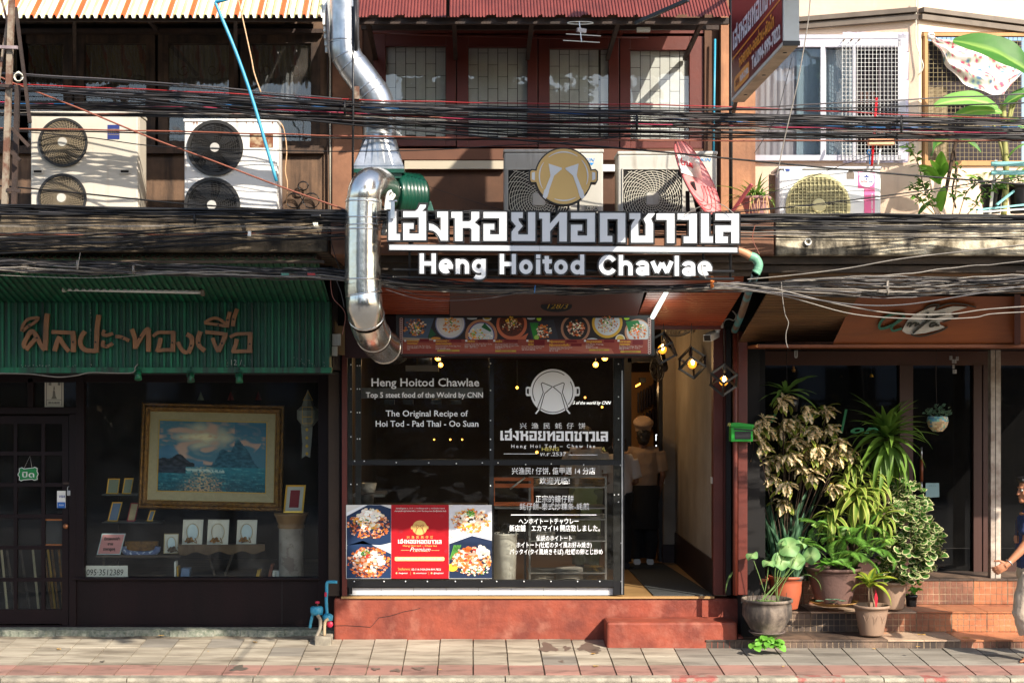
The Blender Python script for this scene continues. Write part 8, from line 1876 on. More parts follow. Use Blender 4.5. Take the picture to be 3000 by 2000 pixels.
pC,topC = pot('big purple brown clay pot with fern on mustard saucer',2442,1659,1764,78,50,.02,m_purpot,1.02,.016,tray=(m_saucer,70))
pD,topD = pot('taupe plastic pot with pointed relief pattern standing alone in front of the middle step',2553,1770,1858,50,33,-.18,m_taupe,1.02,.012)
b = MB()
for k in(-1,0,1):
 c = P(2553+k*26,1800,-.18);rr0 = M(45,-.18)
 pts = [P(2553+k*24-12,1790,0),P(2553+k*24-4,1812,0),P(2553+k*24,1826,0),P(2553+k*24+4,1812,0),P(2553+k*24+12,1790,0)]
 def on(px,py):x = PX(px,-.18);cx = PX(2553,-.18);dy = math.sqrt(max(0,(M(46,-.18)-(py-1775)*.00009)**2-(x-cx)**2));return Vector((x,-.18-dy*1.0-.001,PZ(py,-.18-dy)))
 b.tube([on(2553+k*24+dx,y)for dx,y in((-12,1790),(-4,1812),(0,1826),(4,1812),(12,1790))],.002,4)
b.build('relief',m_taupe,pD)
pE,topE = pot('large taupe pot behind with bushy cream edged shrub',2610,1700,1780,47,36,.16,m_taupe,1.02)
pF,topF = pot('small black plastic pot with small green plant right of the shrub',2670,1741,1775,17,14,.2,m_blackp,1.0,.004)
# ---- variegated pink and green shrub (rosettes)
def vcol(t,s_):
 e = abs(s_)+.18*math.sin(t*17+s_*2)
 return jit(hexc('f6dab0'),.10,rp)if e<.52+.2*math.sin(t*31)and t>.08 else(jit(hexc('d0b040'),.15,rp)if(e>1.02 or t<.1)else jit(hexc('35552a'),.25,rp))
VL = [leaf_mesh('variegated_leaf',.15,.068,.35+.2*k,.35,S_lance,vcol,9,3,wave=.05)for k in range(4)]
DG = [leaf_mesh('green_leaf',.15,.06,.5+.3*k,.3,S_lance,grn('4a6c28','86983c',edge='c8c058',ew=.95),7,2,wave=.05)for k in range(3)]
VS = plant('tall shrub with drooping cream pink and green variegated leaves left of the steps',P(2262,1700,.1),'shrub','variegated_shrub')
ros = [(470,480),(640,540),(800,540),(310,640),(490,650),(830,680),(300,820),(420,930),(190,770),(560,790),(650,820),(740,850),(880,905),(965,880),(900,800),(610,1000),(380,1075),(500,1130),(700,1060),(460,1270),(860,1140),(440,700),(700,700),(350,710),(560,640),(240,700),(790,930),(330,960),(520,900),(250,880),(620,900)]
stems = MB();leafn = 0
for i,(x,y)in enumerate(ros):
 px,py = 2120+x/2.673,1000+y/2.673-8;Y = -.28+.3*((i*37)%11)/11;c = P(px,py,Y)
 n = 11
 for k in range(n):
  az = 2.4*k+rp.uniform(-.3,.3);az = az if math.sin(az)<.5 else az+3.14;put_leaf(rp.choice(VL),VS,c+Vector((rp.uniform(-.02,.02),0,rp.uniform(-.03,.03))),dirv(az,.25-1.35*rp.random()),rp.uniform(-.5,.5),rp.uniform(.6,1.0))
 for k in range(8):put_leaf(rp.choice(DG),VS,c+Vector((rp.uniform(-.06,.06),.06,rp.uniform(-.1,.02))),dirv(rp.uniform(0,6.28),rp.uniform(-.9,.5)),rp.uniform(-.5,.5),rp.uniform(.6,1.0))
 if i%3==0:
  for k in range(3):put_leaf(rp.choice(VL),VS,c+Vector((0,0,.01)),dirv(rp.uniform(0,6.28),1.1),rp.uniform(-1,1),rp.uniform(.35,.5))
 b0 = P(2300+(px-2300)*.35,1560,.05);(stems.tube(spline([P(2290,1700,.05),b0,c+Vector((0,.03,-.12)),c],3),.0045,5)if i%2==0 else stems.tube([c+Vector((0,.05,-.2)),c],.004,5))
stems.build('stem',m_stem,VS)
# ---- dracaena crowns
DLg = [leaf_mesh('strap_leaf',.50,.072,.7+.35*k,.35,S_strap,grn('486c26','74943c'),9,2,wave=.05)for k in range(4)]
DLy = [leaf_mesh('strap_leaf_bright',.36,.075,1.1+.3*k,.35,S_strap,grn('5a8030','8ea040',edge='c4c468',ew=.99),8,2,wave=.05)for k in range(4)]
DR = plant('tall dracaena with long arching dark green strap leaves above the other pots',P(2600,1700,.15),'plant','dracaena')
c = P(2597,1262,-.02)
for k in range(86):
 t = k/86;el = 1.25-2.15*t;az = k*2.399;put_leaf(rp.choice(DLg),DR,c+Vector((0,0,-.16*t)),dirv(az,el),rp.uniform(-.3,.3),rp.uniform(.75,1.05))
MB().tube([P(2597,1270,-.02),P(2600,1450,.05),P(2605,1695,.15)],.022,8).build('stem',m_stem,DR)
DR2 = plant('lower dracaena with bright yellow green strap leaves in the middle of the pots',P(2500,1680,.1),'plant','dracaena')
for(x,y,Y,n,s0)in((2515,1440,-.12,40,1.0),(2475,1395,-.02,22,.8),(2560,1400,-.05,26,.9),(2440,1500,-.1,22,.85),(2590,1500,-.1,22,.8),(2500,1340,.0,18,.7)):
 c = P(x,y,Y)
 for k in range(n):
  t = k/n;put_leaf(rp.choice(DLy),DR2,c+Vector((0,0,-.1*t)),dirv(k*2.399,.9-1.7*t),rp.uniform(-.3,.3),s0*rp.uniform(.75,1.05))
 MB().tube([c,(c+P(2500,1680,.1))/2+Vector((.03,0,0)),P(2490,1680,.1)],.014,6).build('stem',m_stem,DR2)
 # ---- bird's nest fern hanging
BF = plant('birds nest fern with wavy leaves in a dark hanging pot against the dark window',P(2303,1160,.1),'fern','hanging_fern')
BL_ = [leaf_mesh('fern_leaf',.36,.075,.8+.35*k,.25,S_lance,grn('5c8038','789a48'),9,2,wave=.12)for k in range(3)]
c = P(2302,1150,-.15)
for az,el,s_ in((2.9,.75,1.05),(2.6,.95,.9),(.35,.8,1.1),(.1,.35,.85),(3.3,.1,.8),(-.3,-.1,.9),(-1.4,.7,.6),(1.5,1.1,.6),(-2.2,.6,.6),(-.9,.3,.8),(3.6,-.1,.6),(4.4,1.1,.5)):put_leaf(rp.choice(BL_),BF,c,dirv(az,el),rp.uniform(-.2,.2),s_)
MB().lathe(P(2322,1205,.12),[(0,0),(M(13,.1),0),(M(19,.1),M(42,.1)),(M(16,.1),M(42,.1))],18).build('pot',m_blackp,BF)
MB().tube([P(2304,1010,.1),P(2306,1150,.1)],.003,4).build('wire',m_black,BF);MB().lathe(P(2325,1090,.1),[(0,0),(.012,0),(.02,.02),(.006,.04),(.012,.05),(0,.06)],8).build('ornament',m_goldf,BF)
# ---- hanging mosaic pot with jade
HJ = plant('jade plant in a small mosaic hanging pot in front of the glass door',P(2747,1262,.0),'plant','hanging_plant')
vs_pot = MB();cpt = P(2747,1264,.0);prof = [(0.0,0),(M(14,0),M(1,0)),(M(26,0),M(14,0)),(M(31,0),M(30,0)),(M(29,0),M(42,0)),(M(27,0),M(45,0)),(M(24,0),M(42,0))]
for i in range(len(prof)-1):
 for k in range(26):
  a0,a1 = 6.283*k/26,6.283*(k+1)/26;(r0,h0),(r1,h1) = prof[i],prof[i+1];ns = 3
  for q in range(ns):
   ra,rb_ = r0+(r1-r0)*q/ns,r0+(r1-r0)*(q+1)/ns;ha,hb = h0+(h1-h0)*q/ns,h0+(h1-h0)*(q+1)/ns
   cc_ = jit(hexc(rp.choice(['c8b088','b89870','d0bc98','a88c68']if i<3 and rp.random()<.8 else['5c98b0','78a890','c8b088','4c7c98'])),.15,rp)
   vs_pot.add([cpt+Vector((ra*math.cos(a0),ra*math.sin(a0),ha)),cpt+Vector((ra*math.cos(a1),ra*math.sin(a1),ha)),cpt+Vector((rb_*math.cos(a1),rb_*math.sin(a1),hb)),cpt+Vector((rb_*math.cos(a0),rb_*math.sin(a0),hb))],[(0,1,2,3)],col=cc_)
vs_pot.build('pot',vprint,HJ)
JL = [leaf_mesh('jade_leaf',.034,.026,.5,.15,S_oval,grn('2c5034','44704c',edge='7c9880',ew=.99),4,1)for k in range(2)]
for k in range(90):
 a = rp.uniform(0,6.28);q = math.sqrt(rp.random());p = cpt+Vector((math.cos(a)*q*M(38,0),math.sin(a)*q*.09,M(44,0)+rp.uniform(0,M(42,0))*(1-q*.5)));put_leaf(rp.choice(JL),HJ,p,dirv(a+rp.uniform(-.6,.6),rp.uniform(0,1.1)),rp.uniform(-.8,.8),rp.uniform(.8,1.2))
MB().tube([P(2745,870,.0),P(2742,1100,.0),P(2744,1180,.0)],.0025,4).build('wire',m_rustd,HJ)
SN = [leaf_mesh('snake_leaf',.55,.05,.18+.1*k,.5,S_sword,(lambda t,s_:jit(hexc('34583a')if math.sin(t*60+s_*3)>0 else hexc('64886a'),.15,rp)),16,2,twist=.4)for k in range(3)]
SNs = [leaf_mesh('snake_leaf_small',.34,.045,.4+.5*k,.5,S_sword,(lambda t,s_:jit(hexc('3c5c34')if math.sin(t*50+s_*3)>0 else hexc('64804c'),.15,rp)),12,2,twist=.5)for k in range(3)]
SP = plant('tall dark snake plants rising from the painted terracotta pot',topB,'plant','snake_plant')
for k in range(30):put_leaf(rp.choice(SN),SP,topB+Vector((rp.uniform(-.1,.1),rp.uniform(-.08,.08),-.04)),dirv(rp.uniform(0,6.28),1.5-rp.uniform(0,.38)),rp.uniform(-1.5,1.5),rp.uniform(.7,1.35))
for k in range(14):put_leaf(rp.choice(SN),SP,P(2205+k*12,1700,.18),dirv(rp.uniform(0,6.28),1.5-rp.uniform(0,.2)),rp.uniform(-1.5,1.5),rp.uniform(1.1,1.75))
SP2 = plant('snake plant with drooping mottled leaves in the flared terracotta pot',topA,'plant','snake_plant')
for az,el,s_ in((.5,1.35,1.2),(3.0,1.1,1.1),(2.6,1.3,1.3),(.3,.95,1.25),(4.6,1.2,.9),(1.4,1.4,1.2),(3.4,.7,.9)):put_leaf(rp.choice(SNs),SP2,topA+Vector((0,0,-.03)),dirv(az,el),rp.uniform(-1,1),s_)
LG2 = leaf_mesh('long_droop_leaf',.52,.05,2.3,.3,S_strap,grn('4c7038','7c9a5c'),12,2)
put_leaf(LG2,SP2,topA+Vector((-.02,-.05,0)),dirv(3.75,.9),.2,1.0);put_leaf(LG2,SP2,topA+Vector((-.02,-.02,0)),dirv(2.9,.6),.2,.55)
put_leaf(LG2,SP,topB+Vector((.12,-.08,0)),dirv(-.6,.5),.2,.55)
LO = plant('lotus with round green leaves on thin stalks growing from the weathered grey jar',jarw,'plant','lotus')
def lotus(px,py,r,tilt,Y):
 c = P(px,py,Y);b = MB();n = 22;nr = Vector(tilt).normalized();s_ = nr.cross(Vector((.3,1,.2))).normalized();u2 = s_.cross(nr);R = M(r,Y);vs = [c];cs = []
 for q in(.5,1):
  for k in range(n):a = 6.283*k/n;w_ = 1+.05*math.sin(a*5);vs.append(c+(s_*math.cos(a)+u2*math.sin(a))*R*q*w_-nr*(.012*q*q-.016*math.sin(a*3)*q))
 fs = [(0,1+k,1+(k+1)%n)for k in range(n)]+[(1+k,1+n+k,1+n+(k+1)%n,1+(k+1)%n)for k in range(n)];k0 = len(b.v);b.v+=[tuple(v)for v in vs]
 for f in fs:
  b.f.append([k0+i for i in f]);b.mi.append(0);b.c.append(tuple(mixc(hexc('a4c080'),hexc('6c9c5c'),(vs[i]-c).length/R)for i in f));b.sm.append(True)
 b.build('leaf',vleaf,LO);MB().tube(spline([jarw+Vector((rp.uniform(-.1,.1),rp.uniform(-.06,.06),-.03)),(jarw+c)/2+Vector((rp.uniform(-.02,.04),0,0)),c],4),.0035,5).build('stalk',m_gstem,LO)
for a in((2311,1600,32,(-.25,-1,.5)),(2288,1642,27,(.2,-1,.5)),(2330,1640,28,(-.1,-1,.45)),(2376,1626,26,(-.75,-1,.25)),(2202,1625,18,(-.5,-.6,1)),(2252,1646,20,(-.2,-.45,1)),(2350,1590,16,(.6,-.3,1)),(2290,1590,14,(-.6,-.5,.6))):lotus(*a,-.42)
for k in range(9):x = 2190+k*14+rp.uniform(-5,5);MB().tube([P(x,1770,-.5),P(x+rp.uniform(-4,4),1735+rp.uniform(-8,10),-.5)],.003,4).build('dry_stalk',m_stem,LO)
# ---- small creeping plant at the foot
CR = plant('small bright green leafy plant growing at the foot of the weathered grey jar',P(2240,1893,-.6),'plant','ground_plant')
CL_ = [leaf_mesh('heart_leaf',.085,.07,.8+.3*k,.2,S_oval,grn('5c9a30','7cb848'),6,2)for k in range(3)]
for k in range(42):
 x = rp.uniform(2205,2285);p = P(x,1893-rp.uniform(0,1)*34*(1-abs(x-2245)/70),-.58-rp.uniform(0,.07));put_leaf(rp.choice(CL_),CR,p,dirv(rp.uniform(3.4,6.1),rp.uniform(-.2,.7)),rp.uniform(-.6,.6),rp.uniform(.6,1.1))
FR_ = MB();
def frond_mesh(L,n,droop,c):
 b = MB()
 for side in(-1,1):
  for i in range(n):
   t = (i+1)/(n+1);a = droop*t;x = L*math.sin(a)/droop;z = -L*(1-math.cos(a))/droop;l = L*.34*math.sin(math.pi*(t*.85+.12));col = jit(c,.2,rp)
   b.add([(x,0,z),(x+l*.15,side*l*.45,z+.004),(x+l*.5,side*l,z-l*.35),(x+l*.02+.006,side*l*.4,z-.004)],[(0,1,2,3)],col=col)
 me = b.build('tmp',vleaf);m_ = me.data;bpy.data.objects.remove(me);return m_
FM = [frond_mesh(.30,20,.9+.4*k,hexc('6c9c40'))for k in range(3)];FMy = [frond_mesh(.22,16,1.3,hexc('90b850'))]
FP = plant('fine leaved palm fern spreading from the purple brown pot',topC,'fern','palm_fern')
for(x,y,Y,n,s_)in((2350,1590,-.1,8,.8),(2540,1540,-.2,8,.8),(2400,1535,-.12,9,.9),(2470,1580,-.15,9,1.0),(2505,1620,-.18,8,.9),(2570,1610,-.2,9,.8),(2440,1650,-.15,6,.8),(2595,1580,-.2,6,.7)):
 c = P(x,y,Y);MB().tube(spline([topC,(topC+c)/2+Vector((0,0,.05)),c],3),.004,5).build('stem',m_gstem,FP)
 for k in range(n):put_leaf(rp.choice(FM+FMy),FP,c,dirv(k*2.399,rp.uniform(-.3,1.0)),rp.uniform(-.3,.3),s_*rp.uniform(.7,1.1),'frond')
for k in range(7):put_leaf(rp.choice(CL_),FP,topC+Vector((rp.uniform(-.14,.1),rp.uniform(-.1,0),.02)),dirv(rp.uniform(0,6.28),.7),0,rp.uniform(1.4,2.1))
SC2 = plant('small succulent rosettes growing in the mustard saucer',P(2440,1768,-.1),'plant','succulent')
for(x,y)in((2401,1762),(2440,1765),(2468,1762),(2430,1758),(2450,1758)):
 for k in range(8):put_leaf(rp.choice(JL),SC2,P(x,y,-.22),dirv(k*.785,.5),0,1.3)
 # ---- croton in front pot
CT2 = plant('yellow green broad leaved plant in the taupe pot standing alone',topD,'plant','broadleaf_plant')
CLf = [leaf_mesh('broad_leaf',.27,.10,.7+.4*k,.3,S_lance,grn('94aa34','b0b040',mid='4c7c34'),8,2,wave=.06)for k in range(3)]
hd = topD+Vector((-.02,-.02,.17))
for az,el,s_ in((2.2,1.25,.9),(1.0,1.3,.8),(-.2,1.0,.85),(-.15,.45,.95),(-.35,-.05,1.1),(3.3,.2,.75),(3.6,.9,.7),(4.8,.9,.7),(-.9,.7,.8),(2.0,.9,.8),(.5,.6,.9)):put_leaf(rp.choice(CLf),CT2,hd+Vector((0,0,rp.uniform(-.03,.05))),dirv(az,el),rp.uniform(-.2,.2),s_)
for dx in(-.02,.03):MB().tube([topD+Vector((dx,0,-.04)),hd+Vector((dx*.4,0,0))],.010,7).build('stem',mat('pale_stem',(170,140,110),.7),CT2)
MB().add([hd+Vector((.04,-.05,-.02)),hd+Vector((.06,-.05,-.1)),hd+Vector((.045,-.05,-.24)),hd+Vector((.03,-.05,-.1))],[(0,1,2,3)]).build('red_ribbon',m_prred,CT2)
# ---- cream edged shrub
tri = lambda t:max(.08,min(1,t*1.5)**.8*(1 if t<.8 else 1-(t-.8)*2.2))
TLf = [leaf_mesh('cream_edged_leaf',.056+.008*k,.058+.008*k,.4+.3*k,.25,tri,(lambda t,s_:jit(hexc('ece4b0'),.1,rp)if abs(s_)>.7 or t>.9 else jit(hexc('44702c'),.25,rp)),6,3)for k in range(3)]
TS = plant('dense round shrub with small cream edged leaves spilling over the large taupe pot',topE,'shrub','cream_edged_shrub')
def inside(px,py):
 a = ((px-2672)/88)**2+((py-1600)/98)**2<1;b2 = ((px-2655)/62)**2+((py-1480)/70)**2<1;c2 = ((px-2630)/62)**2+((py-1660)/45)**2<1;return a or b2 or c2
cnt = 0;spare = []
while cnt<1150:
 px,py = rp.uniform(2570,2768),rp.uniform(1400,1705)
 if not inside(px,py):continue
 e = 1-(((px-2670)/92)**2+((py-1585)/125)**2)
 if e<0:e = .05
 Y = .12-.30*math.sqrt(e)*rp.uniform(.35,1.0)
 nn_ = noise.noise(Vector((px*.03,py*.03,2)))
 if nn_<-.22:continue
 Y-=.10*nn_;py+=10*noise.noise(Vector((px*.05,3,1)))
 spare.append((Y,P(px,py,Y)));cnt+=1
spare.sort(key=lambda q:q[0])
for k,(Y,p)in enumerate(spare[:300]):
 put_leaf(rp.choice(TLf),TS,p,dirv(rp.uniform(3.4,6.0),rp.uniform(-.2,1.0)),rp.uniform(-1,1),rp.uniform(.6,1.35))
b = MB()
for Y,p in spare[300:]:
 me = rp.choice(TLf);x = dirv(rp.uniform(0,6.28),rp.uniform(-.2,1.1));y = Vector((0,0,1)).cross(x).normalized();z = x.cross(y);R = Matrix((x,y,z)).transposed()@Matrix.Rotation(rp.uniform(-1,1),3,'X');s_ = rp.uniform(.8,1.2)
 k0 = len(b.v);b.v+=[tuple(p+R@(v.co*s_))for v in me.vertices]
 col = me.color_attributes['Col'].data
 for po in me.polygons:b.f.append([k0+i for i in po.vertices]);b.mi.append(0);b.sm.append(True);b.c.append(tuple(tuple(col[li].color)[:3]for li in po.loop_indices))
b.build('foliage',vleaf,TS,kind='stuff')
for(x,y)in((2640,1500),(2680,1560),(2620,1580),(2700,1620),(2660,1440)):MB().tube(spline([topE,(topE+P(x,y,.05))/2+Vector((.03,.02,0)),P(x,y,.05)],3),.007,5).build('stem',m_stem,TS)
SPf = plant('small dark leafed plant in the small black pot by the steps',topF,'plant','small_plant')
for k in range(26):put_leaf(rp.choice(CL_),SPf,topF+Vector((rp.uniform(-.06,.08),rp.uniform(-.05,.03),rp.uniform(0,.13))),dirv(rp.uniform(0,6.28),rp.uniform(.1,1)),rp.uniform(-.5,.5),rp.uniform(.45,.75))
b = MB().tube([topF+Vector((0,0,-.03)),topF+Vector((.01,0,.11))],.005,5);b.build('stem',m_gstem,SPf)
# ---- paper on door, small hanging ornaments, green window letters
t = thing('door_notice','pale blue paper taped to the dark glass door','notice',P(2731,1456,YD-.01));MB().ppoly([(2712,1414),(2751,1414),(2752,1455),(2712,1457)],YD-.004,.002).build('sheet',mat('pale_blue_paper',(150,186,190),.7),t)
for k in range(4):text('~ ~~~ ~~' if False else 'ปิด',2720,1424+k*7,3,YD-.006,mat('faint_ink',(120,150,150)),t,width=20)if k==0 else None
WC = thing('wind_chime','grey umbrella shaped wind chime with small charms hanging by the porch post','wind chime',P(2796,1020,.3));MB().lathe(P(2796,1016,.3),[(M(17,.3),0),(M(13,.3),M(6,.3)),(0,M(10,.3))],12).build('umbrella',mat('slate_grey',(110,112,124),.5),WC)
for(x,y,w2)in((2786,1048,9),(2796,1058,13),(2805,1050,8),(2794,1074,7),(2797,1088,12)):MB().pbox(x-w2/2,y-6,x+w2/2,y+6,.3,.01).build('charm',mat('pewter',(150,146,144),.5),WC,bevel=.003)
b = MB()
for x in(2786,2796,2806):b.tube([P(x,1014,.3),P(x,1090 if x==2796 else 1052,.3)],.0015,4)
b.tube([P(2796,900,.3),P(2796,1008,.3)],.0015,4);b.build('string',m_black,WC)
t = thing('window_letters','dark green script letters on the dark window behind the plants','lettering',P(2350,1260,YD));mgl = mat('green_script',(20,120,70),.5)
for s_,x,y,h,w_ in(('n',2204,1234,20,42),('i',2254,1236,24,20),('s',2290,1266,20,30),('a',2430,1266,20,26),('l',2458,1268,66,22),('o',2486,1268,22,40),('n',2530,1268,22,44)):text(s_,x,y,h,YD-.008,mgl,t,width=w_,shear=.35,bold=.004)
CFL = thing('cfl_lamp','small compact fluorescent lamp on the ceiling above the hanging fern','lamp',P(2332,1046,.1));b = MB();b.tube(spline(pathp([(2329,1024),(2329,1044),(2332,1047),(2335,1044),(2335,1024)],.1),3),.006,6);b.build('tube',m_white,CFL);MB().lathe(P(2332,1026,.1),[(M(16,.1),0),(M(10,.1),.02),(.01,.03)],14).build('base',m_greywood,CFL)
CFL = thing('wind_bell','tiny gold bell hanging in front of the dark window','ornament',P(2553,1100,.6));MB().lathe(P(2553,1104,.6),[(.02,0),(.014,.02),(0,.035)],10).build('bell',m_goldb,CFL);MB().tube([P(2553,1080,.6),P(2553,1094,.6)],.0015,4).build('string',m_black,CFL)
# upper right garden
BA = plant('banana plant with large torn leaves on the right ledge',P(2940,630,-1.3),'banana plant','banana_plant')
BN_ = leaf_mesh('banana_leaf',.58,.22,.75,.35,S_oval,grn('30641c','4a8030',mid='86a850'),14,4,wave=.05)
BN2 = leaf_mesh('banana_leaf_young',.50,.17,1.0,.25,S_oval,grn('6c9c48','84b45c',mid='b8cc80'),14,4,wave=.06)
def between(me,L,parent,a,b_,Ya,Yb,roll,wscale=1):
 p0,p1 = P(*a,Ya),P(*b_,Yb);d = p1-p0;return put_leaf(me,parent,p0,d,roll,d.length/(L*.93),sy=wscale)
between(BN_,.58,BA,(3030,225),(2862,68),-1.5,-1.7,-1.15,1.1);between(BN2,.50,BA,(2925,318),(2795,236),-1.5,-1.75,-.9,1.0);between(BN2,.5,BA,(2935,330),(2822,296),-1.45,-1.6,-1.0,.9)
between(BN_,.58,BA,(2940,310),(3040,235),-1.45,-1.5,1.0,.8);between(BN2,.5,BA,(2950,345),(3030,370),-1.45,-1.6,.8,.8);between(BN_,.58,BA,(2790,404),(2688,432),-1.4,-1.6,1.0,.7);between(BN_,.58,BA,(2800,404),(2880,420),-1.4,-1.5,.6,.7)
between(BN2,.5,BA,(2952,470),(2985,400),-1.4,-1.5,.9,.7);between(BN_,.58,BA,(2690,632),(2745,560),-1.35,-1.4,.6,.9);between(BN_,.58,BA,(2860,600),(2872,545),-1.4,-1.45,.6,.7)
for pts,r in(([(2940,632),(2948,520),(2942,400),(2938,300)],.026),([(2905,350),(2935,440),(2945,520)],.012),([(2965,290),(2945,420),(2945,500)],.012),([(3030,225),(2975,300),(2955,370)],.012)):MB().tube(spline(pathp(pts,-1.4),4),r,8).build('stem',mat('banana_stem',(150,150,84),.6,col2=(110,96,60),scale=12),BA)
TRK = plant('slim trunk with upright young leaves beside the right window',P(2770,632,-1.4),'plant','ginger_plant')
MB().tube(spline(pathp([(2762,600),(2775,540),(2790,460),(2805,400)],-1.4),4),.016,8).build('trunk',m_stem,TRK);MB().tube(spline(pathp([(2800,610),(2790,560),(2800,500),(2798,440)],-1.42),4),.008,6).build('trunk',m_stem,TRK)
UL = leaf_mesh('upright_leaf',.24,.075,.5,.3,S_lance,grn('5c9430','80b444'),8,2)
for a,b_ in(((2755,530),(2757,440)),((2757,525),(2775,470)),((2752,520),(2735,460)),((2754,540),(2700,470)),((2757,620),(2758,540)),((2750,600),(2720,560))):between(UL,.24,TRK,a,b_,-1.4,-1.5,rp.uniform(-.6,.6),1.1)
OLl = [leaf_mesh('small_shrub_leaf',.055,.02,.5,.2,S_lance,grn('486c2c','6c9040'),4,1)for _ in range(2)]
SH = plant('thin stemmed shrub with small narrow leaves at the foot of the right window',P(2720,632,-1.45),'shrub','wispy_shrub')
for pts in([(2745,632),(2710,560),(2690,480),(2665,430)],[(2760,632),(2725,580),(2700,540),(2665,555)],[(2740,632),(2700,590),(2680,575)],[(2790,632),(2800,560),(2805,490)],[(2830,632),(2860,600),(2900,560),(2945,545)],[(2810,630),(2835,560),(2880,530)]):
 sp = spline(pathp(pts,-1.5),6);MB().tube(sp,.0045,5).build('stem',mat('grey_stem',(130,112,88),.8),SH)
 for p in sp[4:]:
  for _ in range(4):put_leaf(rp.choice(OLl),SH,p+Vector((rp.uniform(-.02,.02),rp.uniform(-.02,.02),rp.uniform(-.02,.02))),dirv(rp.uniform(0,6.28),rp.uniform(-.3,1)),rp.uniform(-1,1),rp.uniform(.7,1.4))
for i,(x,rt,lab)in enumerate(((2905,33,'black plastic pot with yellow green ferny plant on the right ledge, left one'),(2985,36,'black plastic pot on the right ledge, cut by the right edge of the picture'))):
 pt_,tp = pot(lab,x,543 if i==0 else 540,625,rt,24,-1.3,m_blackp,1.0,.006)
 pl_ = plant('ferny yellow green plant in the black pot on the right ledge' if i==0 else 'small leafy plant in the pot at the right edge of the picture',tp,'plant','small_plant')
 for k in range(26):put_leaf(rp.choice(FMy+OLl+[CL_[0]]),pl_,tp+Vector((rp.uniform(-.08,.08),rp.uniform(-.06,.06),rp.uniform(-.02,.05))),dirv(rp.uniform(0,6.28),rp.uniform(.3,1.3)),0,rp.uniform(.5,1.1),'leaf')
CHR = thing('folding_chair','pale blue slatted folding chair standing among the plants on the right ledge','chair',P(2960,632,-1.55));mbl = mat('pale_blue_slat',(120,182,180),.5)
for(y0,y1)in((473,486),(499,512)):MB().pbox(2905,y0,3040,y1,-1.6,.02).build('slat',mbl,CHR)
MB().bar(P(2918,470,-1.58),P(2900,628,-1.4),.022,.012).build('leg',m_white,CHR);MB().bar(P(2862,615,-1.65),P(3000,600,-1.5),.03,.015).build('slat',mbl,CHR);MB().bar(P(2860,622,-1.7),P(3010,612,-1.6),.02,.012).build('slat',m_white,CHR);MB().bar(P(3030,470,-1.58),P(3020,628,-1.4),.022,.012).build('leg',m_white,CHR);MB().bar(P(2920,600,-1.7),P(2970,560,-1.5),.015).build('leg',mbl,CHR)
# orchid-like strap plant by the dish
pO,tO = pot('faded mauve pot with strap leaved plant left of the beige grille unit',2212,578,628,44,26,-1.7,mat('mauve_pot',(150,112,112),.7,col2=(120,88,90),scale=6),1.0,.008)
OR = plant('strap leaved plant with arching leaves and hanging roots in the faded mauve pot',tO,'plant','strap_plant')
SLf = [leaf_mesh('arching_leaf',.26,.026,.9+.6*k,.4,S_strap,grn('5c8434','86a850'),8,1)for k in range(3)]
for k in range(44):put_leaf(rp.choice(SLf),OR,tO+Vector((rp.uniform(-.06,.07),rp.uniform(-.04,.04),-.02)),dirv(rp.uniform(0,6.28),rp.uniform(.4,1.4)),rp.uniform(-.3,.3),rp.uniform(.6,1.15))
put_leaf(SLf[0],OR,tO+Vector((-.05,-.02,0)),dirv(3.0,.7),0,1.35)
b = MB()
for k in range(9):x = rp.uniform(2190,2262);b.tube(spline([P(x,575,-1.82),P(x+rp.uniform(-4,6),600,-1.86),P(x+rp.uniform(-8,12),632+rp.uniform(-10,8),-1.84)],3),.003,4)
b.build('root',mat('dry_root',(190,150,110),.8),OR)
FCp = thing('floral_cloth','white cloth with pink flower print knotted and hung across the right window','cloth',P(2870,190,-.8))
top = [(2712,100),(2740,118),(2790,128),(2850,120),(2900,135),(2960,165),(2992,192)];bot_ = [(2716,112),(2750,170),(2790,222),(2850,262),(2905,280),(2935,272),(2988,204)]
ts,bs = spline([Vector((x,y,0))for x,y in top],10),spline([Vector((x,y,0))for x,y in bot_],10)
fl = [(rp.uniform(0,1),rp.uniform(0,1),rp.choice(['c83c5c','d86a88','b84c6c','5c7c9c']))for _ in range(150)]
b = MB();ni = len(ts)-1;nj = 34;vs = [];cs = []
for j in range(nj+1):
 for i in range(ni+1):
  u,v = i/ni,j/nj;p = ts[i].lerp(bs[i],v);sag = 14*math.sin(math.pi*u)*v
  off = .05+.03*math.sin(v*15+u*6)*math.sin(math.pi*min(1,u*1.2))+.02*math.sin(u*30+v*4)
  g_ = gr(p.x,p.y,off);vs.append(g_);c = hexc('e8dcd8')
  for fu,fv,fc in fl:
   d = math.hypot((u-fu)*3.0,(v-fv)*1.6)
   if d<.05:c = hexc(fc)
   elif d<.075:c = hexc('a8b8a0')
  cs.append(c)
b.v+=[tuple(v)for v in vs]
for j in range(nj):
 for i in range(ni):
  f = [j*(ni+1)+i,j*(ni+1)+i+1,(j+1)*(ni+1)+i+1,(j+1)*(ni+1)+i];b.f.append(f);b.mi.append(0);b.sm.append(True);b.c.append(tuple(cs[q]for q in f))
b.build('fabric',vcloth,FCp);b = MB();b.sphere(gr(2718,108,.04),.035,10,7,sc=(1,.7,1));b.build('knot',m_white,FCp)
EL = thing('wall_cable','thin beige cable running down the corner of the cream wall','cable',P(2690,100,-.95));MB().tube(spline([gl(2686,0,.04),gl(2685,60,.04),gl(2684,120,.03),gl(2696,165,.04),gl(2706,195,.05),gl(2700,215,.05),gl(2692,222,.04)],5),.005,6).build('wire',m_beige,EL)
